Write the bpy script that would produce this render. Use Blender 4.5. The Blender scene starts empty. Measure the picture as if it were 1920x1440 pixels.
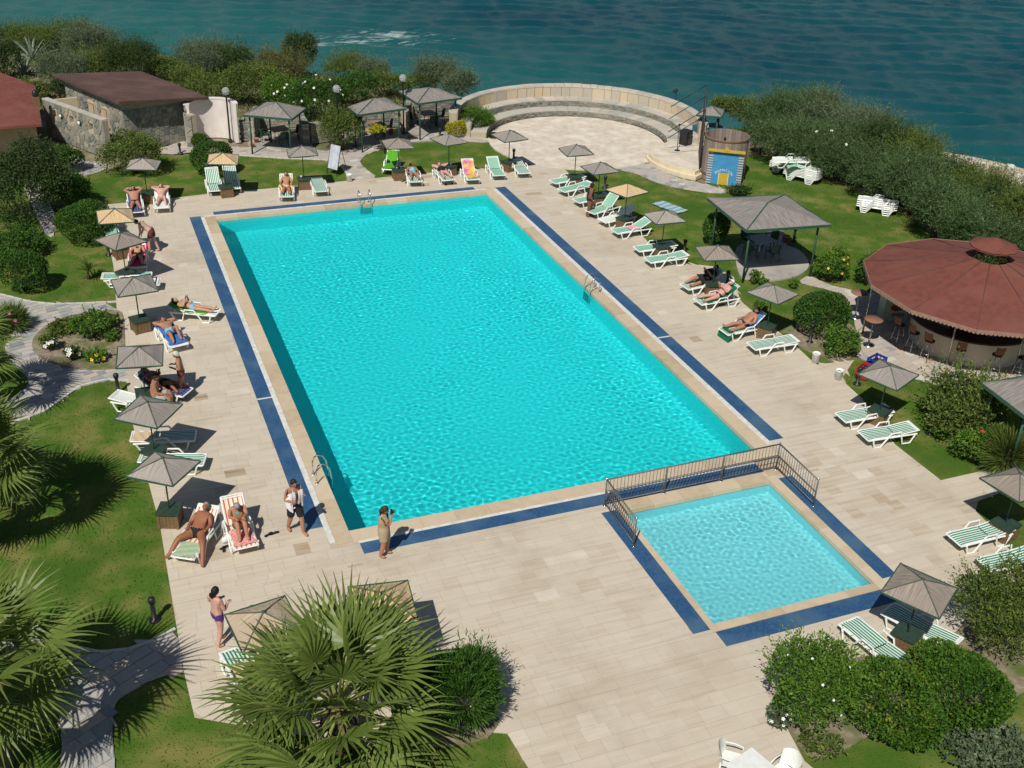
import bpy, bmesh, math, random
import numpy as np
from mathutils import Vector, Matrix
from mathutils.geometry import tessellate_polygon

# ------------------------------------------------------------------ camera, sky, sun, exposure
SC = bpy.context.scene
COL = SC.collection
CAM = np.array([-5.3287, -24.3231, 18.5387])
ROT = np.array([[0.93157094, -0.3619965, 0.03367655],
                [-0.14948354, -0.46582187, -0.87216091],
                [0.33140647, 0.80744567, -0.48805864]])      # rows: camera right, down, forward
FPX = 2087.0
camd = bpy.data.cameras.new('camera')
cam = bpy.data.objects.new('camera', camd)
COL.objects.link(cam)
mw = Matrix(((ROT[0][0], -ROT[1][0], -ROT[2][0], CAM[0]),
             (ROT[0][1], -ROT[1][1], -ROT[2][1], CAM[1]),
             (ROT[0][2], -ROT[1][2], -ROT[2][2], CAM[2]),
             (0, 0, 0, 1)))
cam.matrix_world = mw
camd.sensor_width = 36.0
camd.lens = FPX / 1920 * 36
camd.clip_end = 6000
camd.clip_start = 0.5
SC.camera = cam

SUN_AZ, SUN_EL = math.radians(50), math.radians(50)           # direction the light travels to, over the ground
world = bpy.data.worlds.new('World')
SC.world = world
world.use_nodes = True
wn = world.node_tree
sky = wn.nodes.new('ShaderNodeTexSky')
sky.sky_type = 'NISHITA'
sky.sun_disc = False
sky.sun_elevation = SUN_EL
sky.sun_rotation = math.radians(90) - (SUN_AZ + math.pi)      # compass angle of the sun, clockwise from +Y
sky.air_density = 1.0
sky.dust_density = 0.6
wn.links.new(sky.outputs[0], wn.nodes['Background'].inputs[0])
wn.nodes['Background'].inputs[1].default_value = 0.050
sund = bpy.data.lights.new('sun', 'SUN')
sund.energy = 4.3
sund.angle = math.radians(0.53)
sund.color = (1.0, 0.955, 0.87)
sund.cycles.is_caustics_light = True                          # the pool water really focuses the sunlight
sun = bpy.data.objects.new('sun', sund)
COL.objects.link(sun)
ldir = Vector((math.cos(SUN_AZ) * math.cos(SUN_EL), math.sin(SUN_AZ) * math.cos(SUN_EL), -math.sin(SUN_EL)))
sun.rotation_euler = ldir.to_track_quat('-Z', 'Y').to_euler()
sun.location = (-20, -30, 40)
SC.view_settings.view_transform = 'Standard'
SC.view_settings.look = 'None'
SC.view_settings.exposure = 0.0
SC.view_settings.gamma = 1.0

# ------------------------------------------------------------------ helpers
rng = np.random.default_rng(7)
random.seed(7)


def P(u, v, z=0.0):
    """survey: point of the place, at height z, that the photograph shows at (u, v)"""
    d = ROT.T @ np.array([(u - 960) / FPX, (v - 720) / FPX, 1.0])
    k = (z - CAM[2]) / d[2]
    return CAM + k * d


def PP(pts, z=0.0):
    return [tuple(P(u, v, z)[:2]) for u, v in pts]


def depth(p):
    return float(ROT[2] @ (np.array(p) - CAM))


def tag(o, label=None, cat=None, group=None, kind=None):
    if label: o['label'] = label
    if cat: o['category'] = cat
    if group: o['group'] = group
    if kind: o['kind'] = kind
    return o


def empty(name, loc=(0, 0, 0), rz=0.0, parent=None):
    o = bpy.data.objects.new(name, None)
    o.empty_display_size = 0.2
    COL.objects.link(o)
    o.location = loc
    o.rotation_euler = (0, 0, rz)
    if parent: o.parent = parent
    return o


def link(name, me, parent=None, loc=None, rz=None):
    o = bpy.data.objects.new(name, me)
    COL.objects.link(o)
    if parent: o.parent = parent
    if loc is not None: o.location = loc
    if rz is not None: o.rotation_euler = (0, 0, rz)
    return o


def copy_tree(o, parent=None):
    c = o.copy()
    COL.objects.link(c)
    c.parent = parent
    for ch in o.children:
        copy_tree(ch, c)
    return c


def frame_of(d):
    d = np.array(d, float); d /= np.linalg.norm(d) + 1e-12
    a = np.array([0, 0, 1.0]) if abs(d[2]) < 0.9 else np.array([1.0, 0, 0])
    x = np.cross(a, d); x /= np.linalg.norm(x)
    return x, np.cross(d, x), d


class MB:
    """collects shapes and links them as one mesh object"""
    def __init__(s):
        s.v, s.f, s.m, s.sm = [], [], [], []

    def add(s, vs, fs, mi=0, smooth=False):
        b = len(s.v)
        s.v += [tuple(map(float, p)) for p in vs]
        s.f += [tuple(b + i for i in f) for f in fs]
        s.m += [mi] * len(fs)
        s.sm += [smooth] * len(fs)
        return s

    def box(s, c, sz, rz=0.0, mi=0, rot=None):
        hx, hy, hz = sz[0] / 2, sz[1] / 2, sz[2] / 2
        vs = [(x, y, z) for z in (-hz, hz) for y in (-hy, hy) for x in (-hx, hx)]
        M_ = rot if rot is not None else Matrix.Rotation(rz, 3, 'Z')
        vs = [tuple(M_ @ Vector(p) + Vector(c)) for p in vs]
        return s.add(vs, [(0, 2, 3, 1), (4, 5, 7, 6), (0, 1, 5, 4), (2, 6, 7, 3), (0, 4, 6, 2), (1, 3, 7, 5)], mi)

    def bar(s, a, b, w, h, mi=0):
        """square bar from a to b"""
        return s.tube([a, b], [(w / 2, h / 2)] * 2, 4, mi, smooth=False, ph=math.pi / 4, k=math.sqrt(2))

    def tube(s, pts, r, n=8, mi=0, smooth=True, ph=0.0, k=1.0, caps=True):
        pts = [np.array(p, float) for p in pts]
        if not isinstance(r, (list, tuple)): r = [r] * len(pts)
        rings = []
        for i, p in enumerate(pts):
            if i == 0: d = pts[1] - p
            elif i == len(pts) - 1: d = p - pts[i - 1]
            else:
                a = p - pts[i - 1]; b = pts[i + 1] - p
                d = a / (np.linalg.norm(a) + 1e-9) + b / (np.linalg.norm(b) + 1e-9)
            x, y, _ = frame_of(d)
            rr = r[i] if isinstance(r[i], (list, tuple)) else (r[i], r[i])
            rings.append([p + x * math.cos(ph + 2 * math.pi * j / n) * rr[0] * k + y * math.sin(ph + 2 * math.pi * j / n) * rr[1] * k for j in range(n)])
        vs = [q for ring in rings for q in ring]
        fs = []
        for i in range(len(pts) - 1):
            for j in range(n):
                fs.append((i * n + j, i * n + (j + 1) % n, (i + 1) * n + (j + 1) % n, (i + 1) * n + j))
        s.add(vs, fs, mi, smooth)
        if caps:
            b = len(s.v) - len(vs)
            s.f += [tuple(b + j for j in reversed(range(n))), tuple(b + (len(pts) - 1) * n + j for j in range(n))]
            s.m += [mi, mi]; s.sm += [False, False]
        return s

    def prism(s, poly, z0, z1, mi=0, bottom=False):
        n = len(poly)
        vs = [(x, y, z0) for x, y in poly] + [(x, y, z1) for x, y in poly]
        fs = [(j, (j + 1) % n, n + (j + 1) % n, n + j) for j in range(n)]
        area = sum(poly[i][0] * poly[(i + 1) % n][1] - poly[(i + 1) % n][0] * poly[i][1] for i in range(n))
        tris = tessellate_polygon([[Vector((x, y, 0)) for x, y in poly]])
        for t in tris:
            a, b, c = t
            cr = (poly[b][0] - poly[a][0]) * (poly[c][1] - poly[a][1]) - (poly[b][1] - poly[a][1]) * (poly[c][0] - poly[a][0])
            if cr < 0: a, c = c, a
            fs.append((n + a, n + b, n + c))
            if bottom: fs.append((c, b, a))
        if area < 0: fs[:n] = [tuple(reversed(f)) for f in fs[:n]]
        return s.add(vs, fs, mi)

    def lathe(s, prof, c=(0, 0, 0), n=16, mi=0, smooth=True):
        vs = [(c[0] + r * math.cos(2 * math.pi * j / n), c[1] + r * math.sin(2 * math.pi * j / n), c[2] + z) for r, z in prof for j in range(n)]
        fs = [(i * n + j, i * n + (j + 1) % n, (i + 1) * n + (j + 1) % n, (i + 1) * n + j) for i in range(len(prof) - 1) for j in range(n)]
        return s.add(vs, fs, mi, smooth)

    def ball(s, c, r, n=12, mi=0):
        rr = r if isinstance(r, (list, tuple)) else (r, r, r)
        prof = [(max(1e-4, math.sin(math.pi * i / (n // 2 + 1))), -math.cos(math.pi * i / (n // 2 + 1))) for i in range(n // 2 + 2)]
        b = len(s.v)
        s.lathe(prof, (0, 0, 0), n, mi)
        for i in range(b, len(s.v)):
            x, y, z = s.v[i]
            s.v[i] = (c[0] + x * rr[0], c[1] + y * rr[1], c[2] + z * rr[2])
        return s

    def mesh(s, name, mats):
        me = bpy.data.meshes.new(name)
        me.from_pydata(s.v, [], s.f)
        for m_ in (mats if isinstance(mats, (list, tuple)) else [mats]):
            me.materials.append(m_)
        me.polygons.foreach_set('material_index', s.m)
        me.polygons.foreach_set('use_smooth', s.sm)
        me.update()
        return me

    def build(s, name, mats, parent=None, loc=None, rz=None):
        return link(name, s.mesh(name, mats), parent, loc, rz)


def np_mesh(name, verts, faces, mat, tone=None, smooth=False):
    """fast mesh from arrays; faces (n,k); tone is one float per face"""
    verts = np.asarray(verts, np.float32).reshape(-1, 3)
    faces = np.asarray(faces, np.int32)
    n, k = faces.shape
    me = bpy.data.meshes.new(name)
    me.vertices.add(len(verts)); me.vertices.foreach_set('co', verts.ravel())
    me.loops.add(n * k); me.loops.foreach_set('vertex_index', faces.ravel())
    me.polygons.add(n)
    me.polygons.foreach_set('loop_start', np.arange(0, n * k, k, dtype=np.int32))
    me.polygons.foreach_set('use_smooth', np.full(n, smooth))
    if tone is not None:
        a = me.attributes.new('tone', 'FLOAT', 'FACE')
        a.data.foreach_set('value', np.asarray(tone, np.float32))
    me.materials.append(mat)
    me.update(calc_edges=True)
    return me


def in_poly(x, y, poly):
    inside = False
    j = len(poly) - 1
    for i in range(len(poly)):
        xi, yi = poly[i]; xj, yj = poly[j]
        if (yi > y) != (yj > y) and x < (xj - xi) * (y - yi) / (yj - yi) + xi:
            inside = not inside
        j = i
    return inside


def in_poly_np(x, y, poly):
    r = np.zeros(len(x), bool)
    j = len(poly) - 1
    for i in range(len(poly)):
        xi, yi = poly[i]; xj, yj = poly[j]
        if yi != yj:
            r ^= ((yi > y) != (yj > y)) & (x < (xj - xi) * (y - yi) / (yj - yi) + xi)
        j = i
    return r


def smooth_poly(poly, it=2):
    """round the corners of a surveyed outline"""
    for _ in range(it):
        q = []
        for i in range(len(poly)):
            a, b = np.array(poly[i]), np.array(poly[(i + 1) % len(poly)])
            q += [tuple(a * .75 + b * .25), tuple(a * .25 + b * .75)]
        poly = q
    return poly


# ------------------------------------------------------------------ materials
def nodes_of(name):
    m = bpy.data.materials.new(name)
    m.use_nodes = True
    nt = m.node_tree
    return m, nt, nt.nodes['Principled BSDF'], nt.nodes.new


def M(name, col, rough=0.6, col2=None, scale=3.0, detail=4.0, bump=0.0, bscale=30.0, metal=0.0, spec=0.4, lo=0.35, hi=0.65, stretch=None, coord='pos', col3=None, scale3=0.5):
    """base colour mixed with a second and third one by noise, with relief"""
    m, nt, bs, new = nodes_of(name)
    L = nt.links.new
    bs.inputs['Roughness'].default_value = rough
    bs.inputs['Metallic'].default_value = metal
    bs.inputs['Specular IOR Level'].default_value = spec
    bs.inputs['Base Color'].default_value = (*col, 1)
    if coord == 'pos':
        src = new('ShaderNodeNewGeometry').outputs['Position']
    else:
        src = new('ShaderNodeTexCoord').outputs['Object']
    if stretch:
        mp = new('ShaderNodeMapping'); mp.inputs['Scale'].default_value = stretch
        L(src, mp.inputs['Vector']); src = mp.outputs[0]
    out = None
    if col2:
        nz = new('ShaderNodeTexNoise'); nz.inputs['Scale'].default_value = scale; nz.inputs['Detail'].default_value = detail
        L(src, nz.inputs['Vector'])
        mr = new('ShaderNodeMapRange'); mr.inputs[1].default_value = lo; mr.inputs[2].default_value = hi
        L(nz.outputs['Fac'], mr.inputs[0])
        mx = new('ShaderNodeMix'); mx.data_type = 'RGBA'
        mx.inputs[6].default_value = (*col, 1); mx.inputs[7].default_value = (*col2, 1)
        L(mr.outputs[0], mx.inputs[0]); out = mx.outputs[2]
        if col3:
            n3 = new('ShaderNodeTexNoise'); n3.inputs['Scale'].default_value = scale3; n3.inputs['Detail'].default_value = 3
            L(src, n3.inputs['Vector'])
            m3 = new('ShaderNodeMapRange'); m3.inputs[1].default_value = .45; m3.inputs[2].default_value = .68
            L(n3.outputs['Fac'], m3.inputs[0])
            x3 = new('ShaderNodeMix'); x3.data_type = 'RGBA'; x3.inputs[7].default_value = (*col3, 1)
            L(out, x3.inputs[6]); L(m3.outputs[0], x3.inputs[0]); out = x3.outputs[2]
        L(out, bs.inputs['Base Color'])
    if bump:
        nb = new('ShaderNodeTexNoise'); nb.inputs['Scale'].default_value = bscale; nb.inputs['Detail'].default_value = 5
        L(src, nb.inputs['Vector'])
        bp = new('ShaderNodeBump'); bp.inputs['Strength'].default_value = bump; bp.inputs['Distance'].default_value = 0.03
        L(nb.outputs['Fac'], bp.inputs['Height']); L(bp.outputs[0], bs.inputs['Normal'])
    return m


def ramp_tone(name, stops, rough=0.7, noise=0.25, nscale=6.0, stretch=(1, 1, 1), translucent=0.0, bump=0.0, bscale=40, spec=0.3, stain=None):
    """colour picked along stops by the per-piece attribute tone, stirred with noise"""
    m, nt, bs, new = nodes_of(name)
    L = nt.links.new
    at = new('ShaderNodeAttribute'); at.attribute_name = 'tone'
    g = new('ShaderNodeNewGeometry')
    mp = new('ShaderNodeMapping'); mp.inputs['Scale'].default_value = stretch
    L(g.outputs['Position'], mp.inputs['Vector'])
    nz = new('ShaderNodeTexNoise'); nz.inputs['Scale'].default_value = nscale; nz.inputs['Detail'].default_value = 5
    L(mp.outputs[0], nz.inputs['Vector'])
    mm = new('ShaderNodeMath'); mm.operation = 'MULTIPLY_ADD'
    mm.inputs[1].default_value = noise * 2
    ad = new('ShaderNodeMath'); ad.operation = 'ADD'; ad.inputs[1].default_value = -noise
    L(at.outputs['Fac'], ad.inputs[0]); L(nz.outputs['Fac'], mm.inputs[0]); L(ad.outputs[0], mm.inputs[2])
    cr = new('ShaderNodeValToRGB')
    el = cr.color_ramp.elements
    while len(el) < len(stops): el.new(0.5)
    for e, (p, c) in zip(el, stops):
        e.position = p; e.color = (*c, 1)
    L(mm.outputs[0], cr.inputs[0])
    bs.inputs['Roughness'].default_value = rough
    bs.inputs['Specular IOR Level'].default_value = spec
    if stain:                                                  # dirt and water marks with a shape of their own
        n2 = new('ShaderNodeTexNoise'); n2.inputs['Scale'].default_value = .33; n2.inputs['Detail'].default_value = 8; n2.inputs['Roughness'].default_value = .62
        L(g.outputs['Position'], n2.inputs['Vector'])
        r2_ = new('ShaderNodeMapRange'); r2_.inputs[1].default_value = .50; r2_.inputs[2].default_value = .72; r2_.inputs[4].default_value = stain[1]
        L(n2.outputs['Fac'], r2_.inputs[0])
        sx = new('ShaderNodeMix'); sx.data_type = 'RGBA'; sx.inputs[7].default_value = (*stain[0], 1)
        L(r2_.outputs[0], sx.inputs[0]); L(cr.outputs[0], sx.inputs[6]); L(sx.outputs[2], bs.inputs['Base Color'])
    else:
        L(cr.outputs[0], bs.inputs['Base Color'])
    if bump:
        nb = new('ShaderNodeTexNoise'); nb.inputs['Scale'].default_value = bscale; nb.inputs['Detail'].default_value = 4
        L(mp.outputs[0], nb.inputs['Vector'])
        bp = new('ShaderNodeBump'); bp.inputs['Strength'].default_value = bump; bp.inputs['Distance'].default_value = 0.02
        L(nb.outputs['Fac'], bp.inputs['Height']); L(bp.outputs[0], bs.inputs['Normal'])
    if translucent:
        tr = new('ShaderNodeBsdfTranslucent')
        L(cr.outputs[0], tr.inputs['Color'])
        ms = new('ShaderNodeMixShader'); ms.inputs[0].default_value = translucent
        L(bs.outputs[0], ms.inputs[1]); L(tr.outputs[0], ms.inputs[2])
        L(ms.outputs[0], nt.nodes['Material Output'].inputs['Surface'])
    return m


def stripes(name, ca, cb, period=0.105, duty=0.45, axis=1, rough=0.6, cc=None):
    """woven stripes across a sling or towel (object coordinates)"""
    m, nt, bs, new = nodes_of(name)
    L = nt.links.new
    tc = new('ShaderNodeTexCoord'); sx = new('ShaderNodeSeparateXYZ')
    L(tc.outputs['Object'], sx.inputs[0])
    a = new('ShaderNodeMath'); a.operation = 'MULTIPLY_ADD'; a.inputs[1].default_value = 1 / period; a.inputs[2].default_value = 40.25
    L(sx.outputs[axis], a.inputs[0])
    fr = new('ShaderNodeMath'); fr.operation = 'FRACT'; L(a.outputs[0], fr.inputs[0])
    cr = new('ShaderNodeValToRGB'); cr.color_ramp.interpolation = 'CONSTANT'
    e = cr.color_ramp.elements
    e[0].position = 0; e[0].color = (*ca, 1); e[1].position = duty; e[1].color = (*cb, 1)
    if cc:
        k = e.new(duty + (1 - duty) * .55); k.color = (*cc, 1)
    L(fr.outputs[0], cr.inputs[0]); L(cr.outputs[0], bs.inputs['Base Color'])
    bs.inputs['Roughness'].default_value = rough
    return m
# ------------------------------------------------------------------ the setting's materials
m_soil = M('dry_soil', (.20, .15, .09), .95, (.33, .27, .19), 1.2, 6, bump=.6, bscale=6, col3=(.11, .12, .045), scale3=.5)
m_lawn = M('lawn_grass', (.070, .140, .016), .9, (.20, .195, .055), 1.0, 7, bump=.8, bscale=35, lo=.42, hi=.66, col3=(.052, .115, .012), scale3=.33, spec=.15)
m_grout = M('travertine_joint', (.50, .425, .33), .85, (.44, .37, .28), 3, 5)
m_tile = ramp_tone('travertine', [(0, (.30, .23, .15)), (.15, (.44, .35, .245)), (.5, (.570, .497, .395)), (.8, (.62, .55, .45)), (1, (.69, .62, .52))], .55, .40, 1.5, (0.42, 5.0, 1), bump=.1, bscale=20, spec=.35, stain=((.37, .30, .215), .55))
m_coping = ramp_tone('coping_stone', [(0, (.42, .32, .20)), (.5, (.57, .46, .32)), (1, (.64, .54, .40))], .5, .3, 2.5, (1.5, 1.5, 1), spec=.35)
m_gutter = M('white_gutter', (.72, .71, .67), .6, (.58, .56, .50), 6, 4)
m_blue = M('blue_mosaic', (.020, .070, .165), .4, (.040, .110, .225), 18, 6, spec=.5, col3=(.065, .135, .225), scale3=.9)
m_paver = ramp_tone('path_stone', [(0, (.22, .235, .25)), (.3, (.36, .355, .345)), (.6, (.46, .43, .385)), (.82, (.50, .395, .31)), (1, (.58, .55, .50))], .8, .18, 6, bump=.3, bscale=25)
m_joint = M('path_mortar', (.42, .39, .34), .9, (.52, .48, .42), 8, 4)
m_edge = M('path_edging', (.50, .48, .42), .85, (.6, .58, .52), 5, 4, bump=.4, bscale=20)
m_stone = ramp_tone('wall_stone', [(0, (.14, .155, .14)), (.35, (.215, .22, .19)), (.7, (.29, .275, .225)), (1, (.38, .325, .24))], .85, .2, 4, bump=.5, bscale=14)
m_warm = ramp_tone('amphi_stone', [(0, (.30, .29, .25)), (.35, (.44, .39, .31)), (.7, (.54, .45, .33)), (1, (.55, .42, .25))], .85, .2, 3, bump=.4, bscale=14)
m_flag = ramp_tone('seat_flag', [(0, (.33, .34, .31)), (.5, (.45, .43, .37)), (1, (.55, .48, .40))], .85, .2, 3, bump=.3, bscale=14)
m_mortar = M('mortar', (.46, .40, .30), .9, (.38, .33, .25), 5, 4)
m_disc = M('round_floor_cobble', (.64, .57, .47), .8, (.54, .46, .36), 3.5, 6, bump=.5, bscale=9, col3=(.72, .66, .56), scale3=1.2)
m_cream = M('cream_plaster', (.70, .61, .44), .8, (.64, .55, .39), 3, 4)


def sheet(name, loops, z, mat, kind='structure'):
    pts = [p for lp in loops for p in lp]
    tris = tessellate_polygon([[Vector((x, y, 0)) for x, y in lp] for lp in loops])
    fs = []
    for a, b, c in tris:
        cr = (pts[b][0] - pts[a][0]) * (pts[c][1] - pts[a][1]) - (pts[b][1] - pts[a][1]) * (pts[c][0] - pts[a][0])
        fs.append((a, b, c) if cr > 0 else (c, b, a))
    me = bpy.data.meshes.new(name)
    me.from_pydata([(x, y, z) for x, y in pts], [], fs)
    me.materials.append(mat)
    o = link(name, me)
    if kind: o['kind'] = kind
    return o


def rect(x0, y0, x1, y1):
    return [(x0, y0), (x1, y0), (x1, y1), (x0, y1)]


def spans(poly, y):
    xs = []
    for i in range(len(poly)):
        (x0, y0), (x1, y1) = poly[i], poly[(i + 1) % len(poly)]
        if (y0 > y) != (y1 > y):
            xs.append(x0 + (y - y0) * (x1 - x0) / (y1 - y0))
    xs.sort()
    return list(zip(xs[::2], xs[1::2]))


def cut(sp, holes, y):
    for hx0, hy0, hx1, hy1 in holes:
        if hy0 < y < hy1:
            out = []
            for a, b in sp:
                if hx1 <= a or hx0 >= b: out.append((a, b)); continue
                if a < hx0: out.append((a, hx0))
                if b > hx1: out.append((hx1, b))
            sp = out
    return sp


def lay(poly, holes, hrow, lengths, gap, jit=0.0):
    """courses of stones inside an outline: list of 4-point stones"""
    ys = [p[1] for p in poly]
    y0, y1 = min(ys), max(ys)
    br = sorted(set([y0, y1] + [h for q in holes for h in (q[1], q[3]) if y0 < h < y1]))
    rows = []
    for a, b in zip(br, br[1:]):
        n = max(1, round((b - a) / hrow))
        rows += [(a + (b - a) * i / n, a + (b - a) * (i + 1) / n) for i in range(n)]
    out = []
    for a, b in rows:
        e = (b - a) * .02
        s0 = cut(spans(poly, a + e), holes, (a + b) / 2); s1 = cut(spans(poly, b - e), holes, (a + b) / 2)
        if len(s0) != len(s1):
            s0 = s1 = cut(spans(poly, (a + b) / 2), holes, (a + b) / 2)
        for (l0, r0), (l1, r1) in zip(s0, s1):
            L0, R0 = min(l0, l1), max(r0, r1)
            x = L0 - random.random() * lengths[0]
            while x < R0:
                w = random.choice(lengths) * random.uniform(.97, 1.03)
                xa, xb = x, x + w
                x = xb
                j = [random.uniform(-jit, jit) for _ in range(8)]
                q = [(max(xa, l0) + j[0], a + gap + j[1]), (min(xb, r0) - gap + j[2], a + gap + j[3]), (min(xb, r1) - gap + j[4], b - gap + j[5]), (max(xa, l1) + j[6], b - gap + j[7])]
                if q[1][0] - q[0][0] < .05 and q[2][0] - q[3][0] < .05: continue
                if q[1][0] < q[0][0]: q[1] = (q[0][0] + .01, q[1][1])
                if q[2][0] < q[3][0]: q[2] = (q[3][0] + .01, q[2][1])
                out.append(q)
    return out


def slab_arrays(quads, z0, z1s):
    q = np.array(quads)                                   # n,4,2
    n = len(q)
    lo = np.concatenate([q, np.full((n, 4, 1), z0)], 2)
    hi = np.concatenate([q, np.repeat(np.asarray(z1s).reshape(n, 1, 1), 4, 1)], 2)
    v = np.concatenate([lo, hi], 1).reshape(-1, 3)
    f0 = np.array([(4, 5, 6, 7), (0, 1, 5, 4), (1, 2, 6, 5), (2, 3, 7, 6), (3, 0, 4, 7)])
    f = (f0[None] + (np.arange(n) * 8)[:, None, None]).reshape(-1, 4)
    return v, f


def pieces(quads, parent, name, mat, z0, z1, dz, tones, limit=300, stuff='more_stones'):
    """the pieces that show largest become objects of their own, the rest one mesh"""
    q = np.array(quads)
    c = q.mean(1)
    c3 = np.concatenate([c, np.zeros((len(c), 1))], 1)
    k = (c3 - CAM) @ ROT.T
    u = k[:, 0] / k[:, 2] * FPX + 960; v = k[:, 1] / k[:, 2] * FPX + 720
    area = np.abs((q[:, 1, 0] - q[:, 0, 0]) * (q[:, 3, 1] - q[:, 0, 1])) / k[:, 2] ** 2
    area[(u < 0) | (u > 1920) | (v < 0) | (v > 1440) | (k[:, 2] < 1)] = 0
    order = np.argsort(-area)
    own = [i for i in order[:limit] if area[i] > 0]
    hs = z1 + rng.uniform(-dz, dz, len(q))
    for i in own:
        vv, ff = slab_arrays([q[i] - c[i]], z0, [hs[i]])
        me = np_mesh(name, vv, ff, mat, np.full(5, tones[i]))
        link(name, me, parent, (c[i][0], c[i][1], 0))
    s = set(own)
    rest = [i for i in range(len(q)) if i not in s]
    if rest:
        vv, ff = slab_arrays(q[rest], z0, hs[rest])
        o = link(stuff, np_mesh(stuff, vv, ff, mat, np.repeat(np.asarray(tones)[rest], 5)), parent)
        o['kind'] = 'stuff'


# ------------------------------------------------------------------ land, sea
SEA = -5.0
AC, AR = (20.8, 31.2), 5.05                               # the amphitheatre's centre and floor radius
arc_out = [(AC[0] + 7.3 * math.cos(math.radians(a)), AC[1] + 7.3 * math.sin(math.radians(a))) for a in range(128, 1, -14)]
land = [(-70, -80), (-70, 75), (-40, 75)] + [(-20.4, 73), (-9.4, 67.5), (-3.5, 66.5), (-.9, 60.5), (1.8, 55.9), (7.3, 52.3), (11.7, 48.6), (14.5, 44.5), (15.5, 40)] + arc_out \
    + [(30.5, 31), (32.5, 29.5), (34.0, 26.5), (34.6, 21.8), (34.8, 15.8), (35.3, 11), (38.3, 2), (42, -12), (48, -80)]
POOLBOX = rect(-.5, -7.2, 13.5, 25.2)
o = sheet('terrain', [land, POOLBOX], -0.06, m_soil)
mb = MB()
edge = land[2:-1]
pr = [(0, -.06), (.8, -.7), (2.2, -2.3), (3.6, -3.6), (6.0, -4.7), (11, -5.3), (26, -7.5)]
rings = []
for i, p in enumerate(edge):
    a = np.array(edge[max(0, i - 1)]); b = np.array(edge[min(len(edge) - 1, i + 1)])
    t = b - a; t /= np.linalg.norm(t)
    nrm = np.array([-t[1], t[0]])
    rings.append([(p[0] + nrm[0] * d * (1 + .15 * math.sin(i * 2.1 + d)), p[1] + nrm[1] * d * (1 + .15 * math.sin(i * 2.1 + d)), z + (.25 * math.sin(i * 1.7 + d * 2) if d else 0)) for d, z in pr])
n = len(pr)
m_bank = M('bank', (.30, .25, .18), .95, (.44, .39, .31), .7, 6, bump=1, bscale=3, col3=(.13, .12, .05), scale3=.35)
mb.add([q for r in rings for q in r], [(i * n + j, i * n + j + 1, (i + 1) * n + j + 1, (i + 1) * n + j) for i in range(len(rings) - 1) for j in range(n - 1)], 0, True)
tag(mb.build('bank_slope', m_bank), kind='structure')

# sea: real swell near the shore, open sheet out to the horizon
m_sea, nt, bs, new = nodes_of('sea_water')
L = nt.links.new
g = new('ShaderNodeNewGeometry')
mp = new('ShaderNodeMapping'); mp.inputs['Rotation'].default_value = (0, 0, math.radians(-22)); mp.inputs['Scale'].default_value = (.45, 1, 1)
L(g.outputs['Position'], mp.inputs[0])
n1 = new('ShaderNodeTexNoise'); n1.inputs['Scale'].default_value = .09; n1.inputs['Detail'].default_value = 5; L(mp.outputs[0], n1.inputs[0])
mxc = new('ShaderNodeMix'); mxc.data_type = 'RGBA'
mxc.inputs[6].default_value = (.002, .047, .066, 1); mxc.inputs[7].default_value = (.003, .066, .080, 1)
mr = new('ShaderNodeMapRange'); mr.inputs[1].default_value = .38; mr.inputs[2].default_value = .66
L(n1.outputs[0], mr.inputs[0]); L(mr.outputs[0], mxc.inputs[0])
# shallows off the right-hand beach
vd = new('ShaderNodeVectorMath'); vd.operation = 'DOT_PRODUCT'; vd.inputs[1].default_value = (.86, .51, 0)
L(g.outputs['Position'], vd.inputs[0])
ms = new('ShaderNodeMapRange'); ms.inputs[1].default_value = 78; ms.inputs[2].default_value = 50
L(vd.outputs['Value'], ms.inputs[0])
mx2 = new('ShaderNodeMix'); mx2.data_type = 'RGBA'; mx2.inputs[7].default_value = (.025, .15, .13, 1)
mul = new('ShaderNodeMath'); mul.operation = 'MULTIPLY'; mul.inputs[1].default_value = .62
L(ms.outputs[0], mul.inputs[0]); L(mul.outputs[0], mx2.inputs[0]); L(mxc.outputs[2], mx2.inputs[6])
# foam breaking over a reef
fo = P(705, 72, SEA)
df = new('ShaderNodeVectorMath'); df.operation = 'SUBTRACT'; df.inputs[1].default_value = tuple(fo)
L(g.outputs['Position'], df.inputs[0])
mpf = new('ShaderNodeMapping'); mpf.inputs['Rotation'].default_value = (0, 0, math.radians(38)); mpf.inputs['Scale'].default_value = (.115, .22, 0)
L(df.outputs[0], mpf.inputs[0])
ln = new('ShaderNodeVectorMath'); ln.operation = 'LENGTH'; L(mpf.outputs[0], ln.inputs[0])
nf = new('ShaderNodeTexNoise'); nf.inputs['Scale'].default_value = .9; nf.inputs['Detail'].default_value = 9; nf.inputs['Roughness'].default_value = .75
mpn = new('ShaderNodeMapping'); mpn.inputs['Rotation'].default_value = (0, 0, math.radians(-22)); mpn.inputs['Scale'].default_value = (.5, 1.5, 1)
L(g.outputs['Position'], mpn.inputs[0]); L(mpn.outputs[0], nf.inputs[0])
fm = new('ShaderNodeMath'); fm.operation = 'MULTIPLY_ADD'; fm.inputs[1].default_value = -.16; L(ln.outputs['Value'], fm.inputs[0]); L(nf.outputs[0], fm.inputs[2])
fr = new('ShaderNodeMapRange'); fr.inputs[1].default_value = .44; fr.inputs[2].default_value = .60; L(fm.outputs[0], fr.inputs[0])
mx3 = new('ShaderNodeMix'); mx3.data_type = 'RGBA'; mx3.inputs[7].default_value = (.50, .60, .60, 1)
L(fr.outputs[0], mx3.inputs[0]); L(mx2.outputs[2], mx3.inputs[6]); L(mx3.outputs[2], bs.inputs['Base Color'])
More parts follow.
